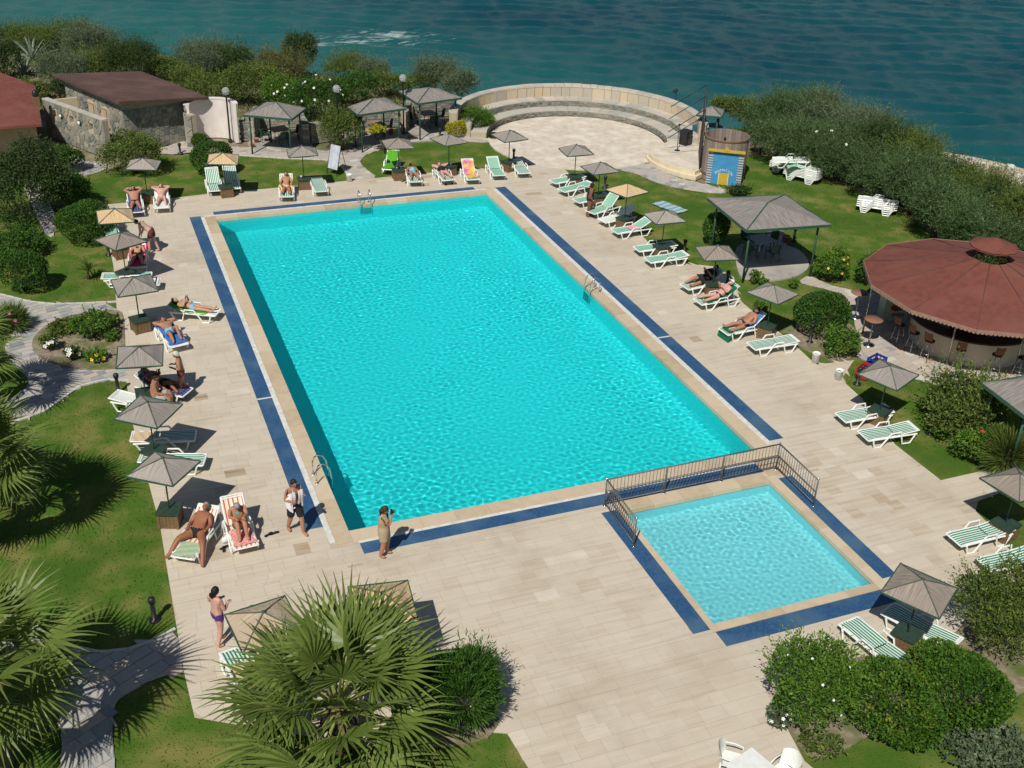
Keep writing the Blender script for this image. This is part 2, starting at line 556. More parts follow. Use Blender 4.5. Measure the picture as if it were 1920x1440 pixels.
bs.inputs['Roughness'].default_value = .15; bs.inputs['IOR'].default_value = 1.33; bs.inputs['Specular IOR Level'].default_value = .17
nb = new('ShaderNodeTexNoise'); nb.inputs['Scale'].default_value = 4.2; nb.inputs['Detail'].default_value = 6; nb.inputs['Roughness'].default_value = .62; L(mp.outputs[0], nb.inputs[0])
bp = new('ShaderNodeBump'); bp.inputs['Strength'].default_value = .8; bp.inputs['Distance'].default_value = .14
L(nb.outputs[0], bp.inputs['Height']); L(bp.outputs[0], bs.inputs['Normal'])

xs = np.linspace(-45, 130, 380); ys = np.linspace(-12, 130, 300)
X, Y = np.meshgrid(xs, ys); Z = np.zeros_like(X)
r2 = np.random.default_rng(3)
for i in range(46):
    lam = r2.uniform(1.0, 4.2); a = math.radians(62 + r2.normal(0, 22)); k = 2 * math.pi / lam
    Z += .0042 * lam * np.cos(k * (np.cos(a) * X + np.sin(a) * Y) + r2.uniform(0, 6.28))
fade = np.clip(np.minimum.reduce([X + 45, 130 - X, Y + 12, 130 - Y]) / 12, 0, 1)
Z = SEA + Z * fade
idx = np.arange(X.size).reshape(X.shape)
ff = np.stack([idx[:-1, :-1], idx[:-1, 1:], idx[1:, 1:], idx[1:, :-1]], -1).reshape(-1, 4)
sea_v = np.stack([X, Y, Z], -1).reshape(-1, 3)
big = 5000
ring_v = np.array([(-45, -12, SEA), (130, -12, SEA), (130, 130, SEA), (-45, 130, SEA), (-big, -12 - 40, SEA), (big, -12 - 40, SEA), (big, big, SEA), (-big, big, SEA)])
b0 = len(sea_v)
ring_f = np.array([(0, 4, 5, 1), (1, 5, 6, 2), (2, 6, 7, 3), (3, 7, 4, 0)]) + b0
tag(link('sea', np_mesh('sea', np.concatenate([sea_v, ring_v]), np.concatenate([ff, ring_f]), m_sea, smooth=True)), kind='structure')

# beach strip below the right-hand bank
bch = PP([(1640, 262), (1740, 280), (1820, 293), (1880, 306), (1940, 322), (2050, 350)], SEA + .3) + [(58, 0), (46, -8), (40, 0), (38.5, 12), (38, 22), (37, 28)]
m_sand = M('beach_sand', (.52, .42, .30), .95, (.42, .33, .23), 2, 6, bump=.6, bscale=8, col3=(.60, .56, .50), scale3=.8)
mb = MB(); mb.prism(bch, SEA - 1, SEA + .30); tag(mb.build('beach', m_sand), kind='structure')
mbk = 0
for (u, v, r_) in [(1893, 314, .42), (1868, 312, .28), (1910, 330, .3), (1845, 306, .25)]:
    p = P(u, v, SEA + .4)
    mb = MB(); mb.ball((0, 0, 0), (r_, r_ * .8, r_ * .5), 8)
    mb.v = [tuple(np.array(q) * (1 + .22 * math.sin(q[0] * 9 + q[1] * 7 + mbk))) for q in mb.v]
    for i in range(len(mb.sm)): mb.sm[i] = False
    o = mb.build('beach_rock', m_edge, loc=tuple(p))
    tag(o, ['pale boulder on the beach at the right edge of the photo, largest of four', 'small pale rock on the beach left of the largest boulder', 'low rock at the water line below the largest beach boulder', 'small rock half hidden behind hedge tips on the beach'][mbk], 'rock', 'rocks on the beach'); mbk += 1

# ------------------------------------------------------------------ lawns
lawn = [(-30, -25), (-30, 33), (-9, 33), (-5, 34)] + PP([(200, 318), (300, 290), (440, 290), (540, 297), (640, 300), (690, 285), (810, 262), (930, 265)]) + [(17.5, 28), (21, 27), (24, 24.5)] \
    + PP([(1320, 350), (1405, 290), (1440, 292), (1480, 300), (1540, 335), (1600, 355), (1690, 395), (1740, 430), (1790, 470), (1850, 520)]) + [(30, -5), (28, -25)]
sheet('lawn', [lawn, POOLBOX], -0.02, m_lawn)

# ------------------------------------------------------------------ the pool terrace
deck = PP([(365, 1346), (345, 1260), (300, 985), (250, 800), (222, 620), (213, 500), (203, 450), (191, 384), (236, 380), (335, 370), (400, 362), (486, 355), (650, 340), (715, 334), (800, 325), (996, 309), (1050, 316), (1059, 318),
           (1095, 352), (1150, 398), (1200, 440), (1240, 475), (1290, 496), (1340, 500), (1376, 520), (1388, 565), (1489, 646), (1529, 684), (1602, 675), (1577, 712), (1612, 744), (1678, 834), (1770, 906), (1840, 893), (1925, 862)]) \
    + [(21.2, -4.0)] + PP([(1925, 905), (1816, 947), (1856, 985), (1890, 1030), (1960, 1075), (1830, 1110), (1800, 1190), (1700, 1225), (1480, 1262), (1447, 1312), (1515, 1440)]) + [(8.6, -13.5), (1.0, -13.5)] + PP([(990, 1440), (940, 1358), (700, 1400)])
POOL = (0, 0, 13, 24.6)
KID = (7.6, -6.6, 12.45, -1.6)
sheet('terrace_bed', [deck, rect(*POOL), rect(*KID)], 0.004, m_grout)
# ring round the pool: coping, gutter and mosaic bands, each a strip
bands = []                                                # (x0,y0,x1,y1)
BL = (-1.1, .42, -.62, 25.2); BF = (0, 25.2, 12.65, 25.6); BR = (13.7, .38, 14.22, 25.2); BB = (.15, -1.1, 12.55, -.62)
KL = (6.95, -6.75, 7.42, -1.45); KR = (12.77, -6.5, 13.25, -1.55); KB = (7.5, -7.4, 12.85, -6.87)
holes = [(-.62, -.6, 13.7, 25.2), BL, BF, BR, BB, KL, KR, KB, (7.42, -6.87, 12.77, -1.35)]
terr = empty('pool_terrace'); tag(terr, kind='structure')
stones = lay(deck, holes, .40, [.40, .40, .60, .60, .80], .004)
tone = np.clip(rng.normal(.55, .05, len(stones)), .05, 1)
odd = rng.random(len(stones)); tone[odd < .008] = rng.uniform(.12, .3, (odd < .008).sum()); tone[odd > .97] = .85
# some darker, patched tiles beside the children's pool, as laid there
cx = np.array([np.mean([p[0] for p in q]) for q in stones]); cy = np.array([np.mean([p[1] for p in q]) for q in stones])
sel = (cx > 13.3) & (cx < 18) & (cy > -8) & (cy < 0) & (rng.random(len(stones)) < .22)
tone[sel] -= .15
pieces(stones, terr, 'tile', m_tile, .0, .022, .0012, np.clip(tone, 0, 1), 300, 'far_tiles')

cop = empty('pool_surround'); tag(cop, kind='structure')
def strip_stones(x0, y0, x1, y1, ln, mat, z1, name, vert, gap=.006):
    n = max(1, round(((y1 - y0) if vert else (x1 - x0)) / ln))
    for i in range(n):
        if vert: a, b, c, d = x0, y0 + (y1 - y0) * i / n, x1, y0 + (y1 - y0) * (i + 1) / n - gap
        else: a, b, c, d = x0 + (x1 - x0) * i / n, y0, x0 + (x1 - x0) * (i + 1) / n - gap, y1
        vv, ff = slab_arrays([[(a, b), (c, b), (c, d), (a, d)]], -.12, [z1])
        link(name, np_mesh(name, vv, ff, mat, np.full(5, np.clip(rng.normal(.5, .15), 0, 1))), cop)
strip_stones(-.45, -.5, 0, 25.05, 1.05, m_coping, .030, 'coping_stone', True)
strip_stones(13, -.5, 13.5, 25.05, 1.05, m_coping, .030, 'coping_stone', True)
strip_stones(0.006, -.5, 12.994, 0, 1.0, m_coping, .031, 'coping_stone', False)
strip_stones(0.006, 24.6, 12.994, 25.05, 1.0, m_coping, .031, 'coping_stone', False)
strip_stones(-.62, -.36, -.456, 25.05, .42, m_gutter, .026, 'gutter_block', True, .01)
strip_stones(13.506, .2, 13.69, 25.05, .42, m_gutter, .026, 'gutter_block', True, .01)
strip_stones(-.45, 25.056, 13.2, 25.19, .9, m_gutter, .027, 'gutter_block', False, .01)
strip_stones(.15, -.612, 12.55, -.506, .9, m_gutter, .027, 'gutter_block', False, .01)
# children's pool coping
strip_stones(7.42, -6.86, 7.6, -1.36, .9, m_coping, .030, 'coping_stone', True)
strip_stones(12.45, -6.86, 12.77, -1.36, .9, m_coping, .030, 'coping_stone', True)
strip_stones(7.606, -6.86, 12.444, -6.6, .9, m_coping, .031, 'coping_stone', False)
strip_stones(7.606, -1.6, 12.444, -1.12, .9, m_coping, .031, 'coping_stone', False)
strip_stones(12.56, -1.34, 13.6, -.62, .5, m_coping, .029, 'coping_stone', False)
for nm, (x0, y0, x1, y1), cuts in [('l', BL, [7.9]), ('f', BF, []), ('r', BR, [7.92]), ('b', BB, []), ('kl', KL, []), ('kr', KR, []), ('kb', KB, [])]:
    ysp = [y0] + cuts + [y1]
    for a, b in zip(ysp, ysp[1:]):
        mb = MB(); mb.prism(rect(x0, a + (.04 if a != y0 else 0), x1, b - (.04 if b != y1 else 0)), -.02, .024)
        mb.build('blue_mosaic_band', m_blue, cop)
    for c in cuts:
        mb = MB(); mb.prism(rect(x0, c - .035, x1, c + .035), -.02, .027); mb.build('white_divider', m_gutter, cop)


# ------------------------------------------------------------------ the pools
def pool(name, r, dep, tile_col, tile_col2, water_col, waterz, seed, amp, nx, ny, klo, khi, wlabel):
    x0, y0, x1, y1 = r
    m, nt, bs, new = nodes_of(name + '_mosaic')
    L = nt.links.new
    gg = new('ShaderNodeNewGeometry'); nz = new('ShaderNodeTexNoise'); nz.inputs['Scale'].default_value = .4; L(gg.outputs['Position'], nz.inputs[0])
    mx = new('ShaderNodeMix'); mx.data_type = 'RGBA'; mx.inputs[6].default_value = (*tile_col, 1); mx.inputs[7].default_value = (*tile_col2, 1)
    L(nz.outputs[0], mx.inputs[0]); L(mx.outputs[2], bs.inputs['Base Color']); bs.inputs['Roughness'].default_value = .6
    mb = MB()
    v = [(x0, y0, -dep), (x1, y0, -dep), (x1, y1, -dep), (x0, y1, -dep), (x0, y0, -.10), (x1, y0, -.10), (x1, y1, -.10), (x0, y1, -.10)]
    mb.add(v, [(0, 1, 2, 3), (0, 4, 5, 1), (1, 5, 6, 2), (2, 6, 7, 3), (3, 7, 4, 0)])
    o = mb.build(name + '_basin', m); tag(o, kind='structure'); o.cycles.is_caustics_receiver = True
    m, nt, bs, new = nodes_of(name + '_water')
    nt.nodes.remove(bs)
    gl = new('ShaderNodeBsdfGlass'); gl.inputs['IOR'].default_value = 1.33; gl.inputs['Roughness'].default_value = 0; gl.inputs['Color'].default_value = (*water_col, 1)
    nt.links.new(gl.outputs[0], nt.nodes['Material Output'].inputs['Surface'])
    X, Y = np.meshgrid(np.linspace(x0 - .05, x1 + .05, nx), np.linspace(y0 - .05, y1 + .05, ny)); Z = np.zeros_like(X)
    r3 = np.random.default_rng(seed)
    N = 70
    for i in range(N):
        k = r3.uniform(klo, khi); a = r3.uniform(0, 6.28)
        Z += np.cos(k * (np.cos(a) * X + np.sin(a) * Y) + r3.uniform(0, 6.28)) * amp / k / (N ** .5 / 4)
    Z *= .45 + .75 * (.5 + .5 * np.sin(X * .55 + 1.3 * np.sin(Y * .33)) * np.sin(Y * .42 + 1.1 * np.sin(X * .4 + 1)))
    for cx_, cy_ in ([] if name == 'swimming_pool' else [(9.35, -3.3), (10.25, -4.35), (11.3, -2.7)]):
        d = np.hypot(X - cx_, Y - cy_); Z += .0028 * np.cos(d * 21) * np.exp(-d * 1.7)
    idx = np.arange(X.size).reshape(X.shape)
    ff = np.stack([idx[:-1, :-1], idx[:-1, 1:], idx[1:, 1:], idx[1:, :-1]], -1).reshape(-1, 4)
    o = link(name + '_water', np_mesh(name, np.stack([X, Y, Z + waterz], -1).reshape(-1, 3), ff, m, smooth=True))
    tag(o, kind='structure'); o.cycles.is_caustics_caster = True


pool('swimming_pool', POOL, 1.65, (.35, .82, .815), (.38, .86, .85), (.28, .935, .96), -.10, 1, .0078, 390, 740, 14, 36, '')
pool('childrens_pool', KID, .62, (.55, .82, .84), (.60, .85, .87), (.64, .93, .96), -.10, 5, .0115, 260, 270, 16, 46, '')

# ------------------------------------------------------------------ stone paths
def path(name, px, z, size=(.26, [.3, .4, .5]), ang=0.0, limit=200, edging=True, jit=.018, tone_mu=.42, sm=1):
    poly = smooth_poly(PP(px), sm)
    root = empty(name); tag(root, kind='structure')
    sheet('mortar_bed', [poly], z, m_joint, None).parent = root
    c, s = math.cos(ang), math.sin(ang)
    rp = [(x * c + y * s, -x * s + y * c) for x, y in poly]
    st = lay(rp, [], size[0], size[1], .014, jit)
    st = [[(x * c - y * s, x * s + y * c) for x, y in q] for q in st]
    t = np.clip(rng.normal(tone_mu, .2, len(st)), 0, 1)
    pieces(st, root, 'paving_stone', m_paver, z - .02, z + .022, .006, t, limit, 'more_paving')
    return poly, root


def edging(poly_px, z=.03, w=.09, parent=None):
    pts = [P(u, v) for u, v in poly_px]
    mb = MB()
    for a, b in zip(pts, pts[1:]):
        n = max(1, int(np.linalg.norm(b - a) / .35))
        for i in range(n):
            p, q = a + (b - a) * i / n, a + (b - a) * (i + .94) / n
            mb.bar((p[0], p[1], z * .4), (q[0], q[1], z * .4), w, z + .02)
    return mb.build('edging', m_edge, parent)


_, r_ = path('garden_path', [(-60, 552), (0, 552), (55, 565), (105, 570), (222, 566), (236, 640), (244, 714), (200, 712), (150, 724), (120, 745), (85, 770), (15, 795), (-60, 835), (-60, 780), (40, 740), (58, 712), (30, 690), (8, 660), (12, 640), (35, 612), (38, 595), (0, 575), (-60, 565)], .006, ang=.3)
edging([(243, 714), (200, 712), (150, 724), (120, 745), (85, 770), (15, 797)], parent=r_)
edging([(0, 552), (55, 566), (105, 571), (160, 569), (221, 566)], parent=r_)
_, r_ = path('garden_path', [(-80, 1120), (44, 1157), (96, 1180), (131, 1212), (187, 1224), (242, 1218), (292, 1200), (331, 1178), (347, 1258), (309, 1267), (262, 1285), (227, 1305), (213, 1326), (210, 1361), (216, 1440), (225, 1520), (110, 1520), (118, 1361), (100, 1290), (40, 1240), (-80, 1200)], .006, (.34, [.35, .45, .6]), .5)
edging([(44, 1157), (96, 1180), (131, 1212), (187, 1224), (242, 1218), (292, 1200), (331, 1178)], parent=r_)
_, r_ = path('garden_path', [(60, 330), (92, 372), (108, 425), (92, 452), (66, 400), (40, 340)], .006, ang=.9)
_, r_ = path('garden_path', [(100, 262), (155, 305), (198, 302), (202, 318), (150, 333), (118, 328), (140, 312), (90, 275)], .006, ang=.9)
_, r_ = path('garden_path', [(298, 292), (307, 275), (357, 262), (442, 278), (482, 274), (540, 283), (590, 282), (650, 285), (682, 272), (770, 261), (810, 249), (871, 254), (934, 262), (936, 268), (860, 265), (810, 262), (750, 272), (695, 285), (673, 300), (682, 315), (712, 335), (652, 341), (650, 325), (640, 312), (615, 300), (532, 297), (442, 291), (390, 283)], .006, (.3, [.35, .45]), .1, 160, tone_mu=.62)
edging([(442, 291), (532, 297), (615, 300), (640, 312), (650, 325), (652, 341)], parent=r_)
_, r_ = path('garden_path', [(1159, 308), (1215, 305), (1246, 324), (1277, 336), (1315, 344), (1368, 357), (1352, 365), (1277, 355), (1231, 343), (1190, 324), (1162, 320)], .006, (.28, [.3, .4]), -.5, 160, tone_mu=.5)
_, r_ = path('garden_path', [(1438, 425), (1468, 425), (1478, 470), (1440, 470)], .005, ang=.2)
# terrace round the bar, walkway to it and the round gazebo floor
_, r_ = path('bar_terrace', [(1494, 530), (1517, 515), (1549, 534), (1606, 547), (1700, 560), (1960, 560), (1960, 735), (1780, 728), (1720, 711), (1686, 702), (1654, 680), (1604, 673), (1618, 651), (1603, 617), (1601, 590), (1588, 567), (1570, 549), (1530, 537)], .008, (.3, [.3, .45, .6]), .15, 220, tone_mu=.74)
gz = smooth_poly(PP([(1384, 519), (1376, 470), (1390, 455), (1480, 460), (1512, 480), (1519, 505), (1490, 522), (1441, 528), (1400, 525)]), 2)
gzo = MB(); gzo.prism(gz, -.02, .05); o = gzo.build('gazebo_floor', M('gazebo_slab', (.40, .37, .32), .8, (.30, .29, .27), 2.5, 5, bump=.3, col3=(.46, .42, .36))); tag(o, kind='structure')
# flower bed inside the ring path, planting beds
m_bed = M('bed_soil', (.20, .155, .10), .95, (.30, .25, .18), 5, 6, bump=.8, bscale=12, col3=(.10, .13, .03), scale3=1.4)
def bed(px, z):
    mb = MB(); mb.prism(smooth_poly(PP(px), 2), -.02, z); tag(mb.build('planting_bed', m_bed), kind='structure')
bed([(58, 650), (65, 630), (95, 605), (140, 590), (226, 580), (233, 600), (234, 640), (236, 690), (210, 694), (160, 696), (110, 688), (72, 672)], .05)
bed([(1447, 1312), (1490, 1262), (1600, 1232), (1700, 1226), (1800, 1192), (1830, 1112), (1960, 1080), (2000, 1300), (1700, 1335), (1600, 1400), (1515, 1438)], .03)
bed([(700, 1398), (760, 1300), (930, 1340), (940, 1358), (900, 1400)], .03)
bed([(1440, 640), (1500, 600), (1600, 600), (1614, 655), (1600, 672), (1560, 682), (1490, 645)], .02)

# ------------------------------------------------------------------ amphitheatre
def arcseg(mb, r0, r1, z0, z1, a0, a1, n=4, mi=0, c=AC):
    vs = []
    for i in range(n + 1):
        a = a0 + (a1 - a0) * i / n
        ca, sa = math.cos(a), math.sin(a)
        for r, z in ((r0, z0), (r1, z0), (r1, z1), (r0, z1)):
            vs.append((c[0] + r * ca, c[1] + r * sa, z))
    fs = []
    for i in range(n):
        b = i * 4
        for k in range(4):
            fs.append((b + k, b + (k + 1) % 4, b + 4 + (k + 1) % 4, b + 4 + k))
    fs += [(3, 2, 1, 0), (n * 4, n * 4 + 1, n * 4 + 2, n * 4 + 3)]
    return mb.add(vs, [tuple(reversed(f)) for f in fs], mi)


def toned(mb, name, mat, parent, t):
    me = mb.mesh(name, mat)
    a = me.attributes.new('tone', 'FLOAT', 'FACE')
    a.data.foreach_set('value', np.full(len(me.polygons), t, np.float32))
    return link(name, me, parent)


mb = MB(); mb.lathe([(.01, .05), (4.95, .05), (4.95, -.05)], (AC[0], AC[1], 0), 64, smooth=False)
o = mb.build('amphitheatre_floor', m_disc); tag(o, kind='structure')
amp = empty('amphitheatre', (0, 0, 0))
tag(amp, 'curved stone amphitheatre with two seat tiers and tall back wall facing the pool', 'amphitheatre')
A0, A1 = math.radians(-30), math.radians(158)
mb = MB(); arcseg(mb, 6.75, 7.15, -3.5, 1.36, A0, A1, 60); mb.build('back_wall', m_mortar, amp)
mb = MB(); arcseg(mb, 5.10, 5.95, -.3, .34, A0, A1, 60); arcseg(mb, 5.98, 6.74, -.3, .72, A0, A1, 60); mb.build('seat_core', m_mortar, amp)
def ring_of(r0, r1, z0, z1, wid, name, mat, jz=.0, gap=.02, mu=.5, sd=.25):
    a = A0
    while a < A1 - .02:
        w = wid * random.uniform(.7, 1.35) / ((r0 + r1) / 2)
        b = min(A1, a + w)
        mb = MB(); arcseg(mb, r0, r1, z0, z1 + random.uniform(-jz, jz), a, b - gap / r0, 2)
        toned(mb, name, mat, amp, float(np.clip(random.gauss(mu, sd), 0, 1)))
        a = b
ring_of(6.70, 7.20, 1.36, 1.47, .55, 'wall_cap', m_flag, .01, mu=.75)
ring_of(6.70, 6.76, .73, 1.34, .62, 'wall_slab', m_warm, 0, .04, .6, .3)
ring_of(5.93, 6.74, .72, .78, .7, 'seat_slab', m_flag, .006, .015, .5)
ring_of(5.05, 5.96, .34, .40, .7, 'seat_slab', m_flag, .006, .015, .5)
# stacked-stone risers: small stones, joined
for (r0, z0, z1) in ((5.08, .04, .33), (5.95, .41, .71)):
    mb = MB(); tn = []
    h = (z1 - z0) / 4
    for k in range(4):
        a = A0
        while a < A1:
            w = random.uniform(.10, .28) / r0
            arcseg(mb, r0 - random.uniform(.0, .05), r0 + .04, z0 + k * h + .006, z0 + (k + 1) * h - .006, a, min(A1, a + w) - .02 / r0, 1)
            tn += [random.random()] * 6
            a += w
    me = mb.mesh('riser_stones', m_stone)
    at = me.attributes.new('tone', 'FLOAT', 'FACE'); at.data.foreach_set('value', np.array(tn, np.float32) * .8 + .15)
    o = link('riser_stones', me, amp); o['kind'] = 'stuff'
# low platform with two rounded cream steps at the right end
st = empty('stage_platform'); tag(st, 'low cream stage platform with rounded steps right of the amphitheatre', 'stage')
pl = PP([(1207, 296), (1222, 312), (1262, 330), (1318, 342), (1322, 300), (1325, 262), (1285, 272), (1250, 276)])
c0 = np.mean(pl, 0)
for k, (sc_, z0, z1) in enumerate([(1.0, 0, .20), (.93, .2, .40)]):
    mb = MB(); mb.prism([tuple(c0 + (np.array(p) - c0) * sc_) for p in smooth_poly(pl, 1)], z0, z1); mb.build('step', m_cream, st)
mb = MB(); mb.prism([tuple(c0 + (np.array(p) - c0) * .86) for p in smooth_poly(pl, 1)], .40, .412); mb.build('floor_tiles', m_disc, st)
# ------------------------------------------------------------------ plants
def fol(name, dark, mid, light, tr=.22, rough=.6, hi=None):
    st = [(0, dark), (.45, mid), (.85, light)] + ([(1, hi)] if hi else [(1, tuple(min(1, c * 1.25) for c in light))])
    return ramp_tone(name, st, rough, .22, 1.6, translucent=tr, spec=.3)


F = {
    'clip': fol('clipped_leaf', (0.027, 0.070, 0.011), (0.043, 0.115, 0.014), (0.081, 0.176, 0.022)),
    'clipy': fol('clipped_leaf_yellowing', (0.027, 0.081, 0.008), (0.054, 0.135, 0.011), (0.115, 0.203, 0.016), hi=(0.324, 0.297, 0.020)),
    'dark': fol('dark_leaf', (0.022, 0.046, 0.014), (0.038, 0.074, 0.018), (0.074, 0.121, 0.027)),
    'olive': fol('olive_leaf', (0.050, 0.084, 0.018), (0.094, 0.142, 0.026), (0.177, 0.230, 0.045), hi=(0.288, 0.297, 0.065)),
    'grey': fol('grey_green_leaf', (0.061, 0.092, 0.051), (0.105, 0.149, 0.077), (0.189, 0.236, 0.128), hi=(0.288, 0.324, 0.180)),
    'tama': fol('tamarisk_leaf', (0.039, 0.082, 0.027), (0.070, 0.132, 0.040), (0.127, 0.195, 0.071), hi=(0.246, 0.290, 0.162)),
    'fresh': fol('fresh_leaf', (0.041, 0.101, 0.014), (0.081, 0.176, 0.019), (0.162, 0.270, 0.030)),
    'gold': fol('golden_leaf', (0.135, 0.162, 0.011), (0.324, 0.311, 0.016), (0.513, 0.459, 0.027)),
    'brown': fol('brown_leaf', (0.056, 0.068, 0.023), (0.111, 0.121, 0.039), (0.221, 0.216, 0.065)),
    'palm': fol('palm_leaf', (.075, .115, .022), (.135, .195, .040), (.22, .28, .070), .3, .4, hi=(.34, .36, .11)),
    'agave': fol('agave_leaf', (0.135, 0.176, 0.135), (0.230, 0.284, 0.216), (0.351, 0.405, 0.297), .1),
    'grass': fol('grass_blade', (0.041, 0.084, 0.011), (0.078, 0.142, 0.018), (0.149, 0.196, 0.035), .5, .8),
}
m_bark = M('bark', (.16, .11, .07), .9, (.09, .065, .045), 12, 5, bump=.6)
m_petal_w = M('white_petal', (.82, .82, .78), .6)
m_petal_r = M('red_petal', (.62, .05, .04), .6)
m_petal_y = M('yellow_petal', (.75, .50, .04), .6)
m_petal_p = M('pink_petal', (.62, .12, .36), .6)

KIND = {   # leaf length, width, lump amplitude, outward bias, leaves per m2 of surface, shell depth, tip spikes
    'clip': (.085, .055, .075, .45, 520, .22, .03),
    'loose': (.13, .058, .20, .35, 330, .65, .16),
    'spiky': (.20, .026, .12, .9, 420, .42, .22),
    'feather': (.20, .032, .24, .45, 420, .70, .34),
    'sprig': (.11, .036, .18, .5, 600, .60, .34),
    'tuft': (.55, .03, .10, .95, 130, .75, .15),
}


def leaf_arrays(c, d, ln, wd, r, droop=0.0):
    """leaf = folded quad strip (root, two flanks, tip) along d"""
    n = len(c)
    s = np.cross(d, r.normal(size=(n, 3))); s /= np.linalg.norm(s, axis=1, keepdims=True) + 1e-9
    ln = ln * r.uniform(.65, 1.3, (n, 1)); wd = wd * r.uniform(.7, 1.3, (n, 1))
    nn = np.cross(d, s)
    mid = c + d * ln * .5 + nn * wd * .15
    tip = c + d * ln; tip[:, 2] -= droop * ln[:, 0]
    v = np.stack([c, mid + s * wd * .5, tip, mid - s * wd * .5], 1).reshape(-1, 3)
    return v, np.arange(n * 4).reshape(n, 4)


LOBES = {'clip': (5, .36, .76), 'loose': (8, .52, .66), 'spiky': (6, .4, .7), 'feather': (11, .55, .62), 'sprig': (9, .52, .64), 'tuft': (1, 0, 1)}


def foliage_mesh(name, rx, ry, rz, kind, mat, seed, dens=1.0, zc=None, leafscale=1.0):
    """leaves spread through several overlapping lobes, with stray sprigs breaking the outline"""
    ln, wd, amp, out, per, shell, spike = KIND[kind]
    ln *= leafscale; wd *= leafscale; per = per / leafscale ** 2
    r = np.random.default_rng(seed)
    sc = np.array([rx, ry, rz]) * (1.13 if kind not in ('clip', 'tuft') else 1.05)
    nl, off, size = LOBES[kind]
    lc = [np.zeros(3)]; lr = [size if nl > 1 else 1.0]
    for q in range(nl - 1):
        a = q * 2.39996 + r.uniform(-.5, .5); z = r.uniform(-.35, .75)
        rr = off * r.uniform(.75, 1.15) * math.sqrt(max(.1, 1 - z * z * .6))
        lc.append(np.array([rr * math.cos(a), rr * math.sin(a), z * off * 1.1])); lr.append(size * r.uniform(.62, 1.0) * (.85 if nl > 4 else 1))
    lc = np.array(lc); lr = np.array(lr)
    area = 2.6 * math.pi * ((rx * ry) ** .8 + (rx * rz) ** .8 + (ry * rz) ** .8) / 1.5
    n = int(min(20000, max(300, per * area * dens)) * 1.06)
    li = r.choice(nl, n, p=lr ** 2 / (lr ** 2).sum())
    d = r.normal(size=(n, 3)); d /= np.linalg.norm(d, axis=1, keepdims=True)
    d[:, 2] = np.where(d[:, 2] < -.6, -d[:, 2], d[:, 2])
    rad = 1 - shell * r.random(n) ** 1.8
    lump = np.zeros(n)
    for _ in range(40 if spike > .1 else 12):
        ax = r.normal(size=3); ax[2] += .3; ax /= np.linalg.norm(ax); w = r.uniform(.004, .02); q = r.integers(0, nl)
        lump += np.where(li == q, (spike + amp * .4) * np.exp(-((1 - d @ ax) / w)) * r.uniform(.2, 1.2), 0)
    for _ in range(10):
        ax = r.normal(size=3); ax /= np.linalg.norm(ax)
        lump += amp * .6 * np.exp(-((1 - d @ ax) / .10)) * r.uniform(-.8, 1.0)
    rad = rad * (1 + lump)
    c = lc[li] + d * (rad * lr[li])[:, None]
    keep = np.ones(n, bool)
    for q in range(nl):
        keep &= ~((li != q) & (np.linalg.norm((c - lc[q]) / lr[q], axis=1) < .62))
    c, d, rad, li = c[keep], d[keep], rad[keep], li[keep]; n = len(c)
    c = c * sc
    dirn = out * d + (1 - out) * r.normal(size=(n, 3)) * .8
    dirn[:, 2] += .25
    dirn /= np.linalg.norm(dirn, axis=1, keepdims=True)
    c -= dirn * ln * .5
    v, f = leaf_arrays(c, dirn, ln, wd, r, .15 if kind in ('loose', 'feather') else 0)
    v[:, 2] += rz * .88 if zc is None else zc
    v[:, 2] = np.maximum(v[:, 2], .005)
    lt = r.normal(0, .09, nl)
    tone = np.clip(r.normal(.42, .19, n) + lt[li] + .12 * np.sin(d @ r.normal(size=3) * 5), 0, .97)
    if kind != 'clip' and kind != 'tuft':                     # shoots standing out of the mass
        nt_ = int(area * {'loose': 12, 'sprig': 26, 'feather': 30, 'spiky': 14}[kind] * dens); per_t = 9
        q = r.integers(0, nl, nt_)
        td = r.normal(size=(nt_, 3)); td[:, 2] = np.abs(td[:, 2]) * 1.1; td /= np.linalg.norm(td, axis=1, keepdims=True)
        b0 = (lc[q] + td * (lr[q] * .86)[:, None]) * sc
        tl = r.uniform(.12, .5, nt_) * {'loose': .8, 'sprig': 1.0, 'feather': 1.7, 'spiky': 1}[kind] * leafscale * min(1.3, max(.45, rx))
        g_ = td * .8 + np.array([0, 0, .35]) + r.normal(0, .25, (nt_, 3)); g_ /= np.linalg.norm(g_, axis=1, keepdims=True)
        s_ = (np.arange(per_t) + .5) / per_t
        cc_ = (b0[:, None] + g_[:, None] * (tl[:, None, None] * s_[None, :, None])).reshape(-1, 3)
        gd = np.repeat(g_, per_t, 0) + r.normal(0, .55, (nt_ * per_t, 3)); gd /= np.linalg.norm(gd, axis=1, keepdims=True)
        v2, f2 = leaf_arrays(cc_, gd, ln * .7, wd * .9, r, .1)
        v2[:, 2] += rz * .88 if zc is None else zc
        v2[:, 2] = np.maximum(v2[:, 2], .005)
        f = np.concatenate([f, f2 + len(v)]); v = np.concatenate([v, v2])
        tone = np.concatenate([tone, np.clip(np.repeat(r.normal(.55, .15, nt_), per_t) + r.normal(0, .1, nt_ * per_t), 0, 1)])
    return np_mesh(name, v, f, mat, tone)


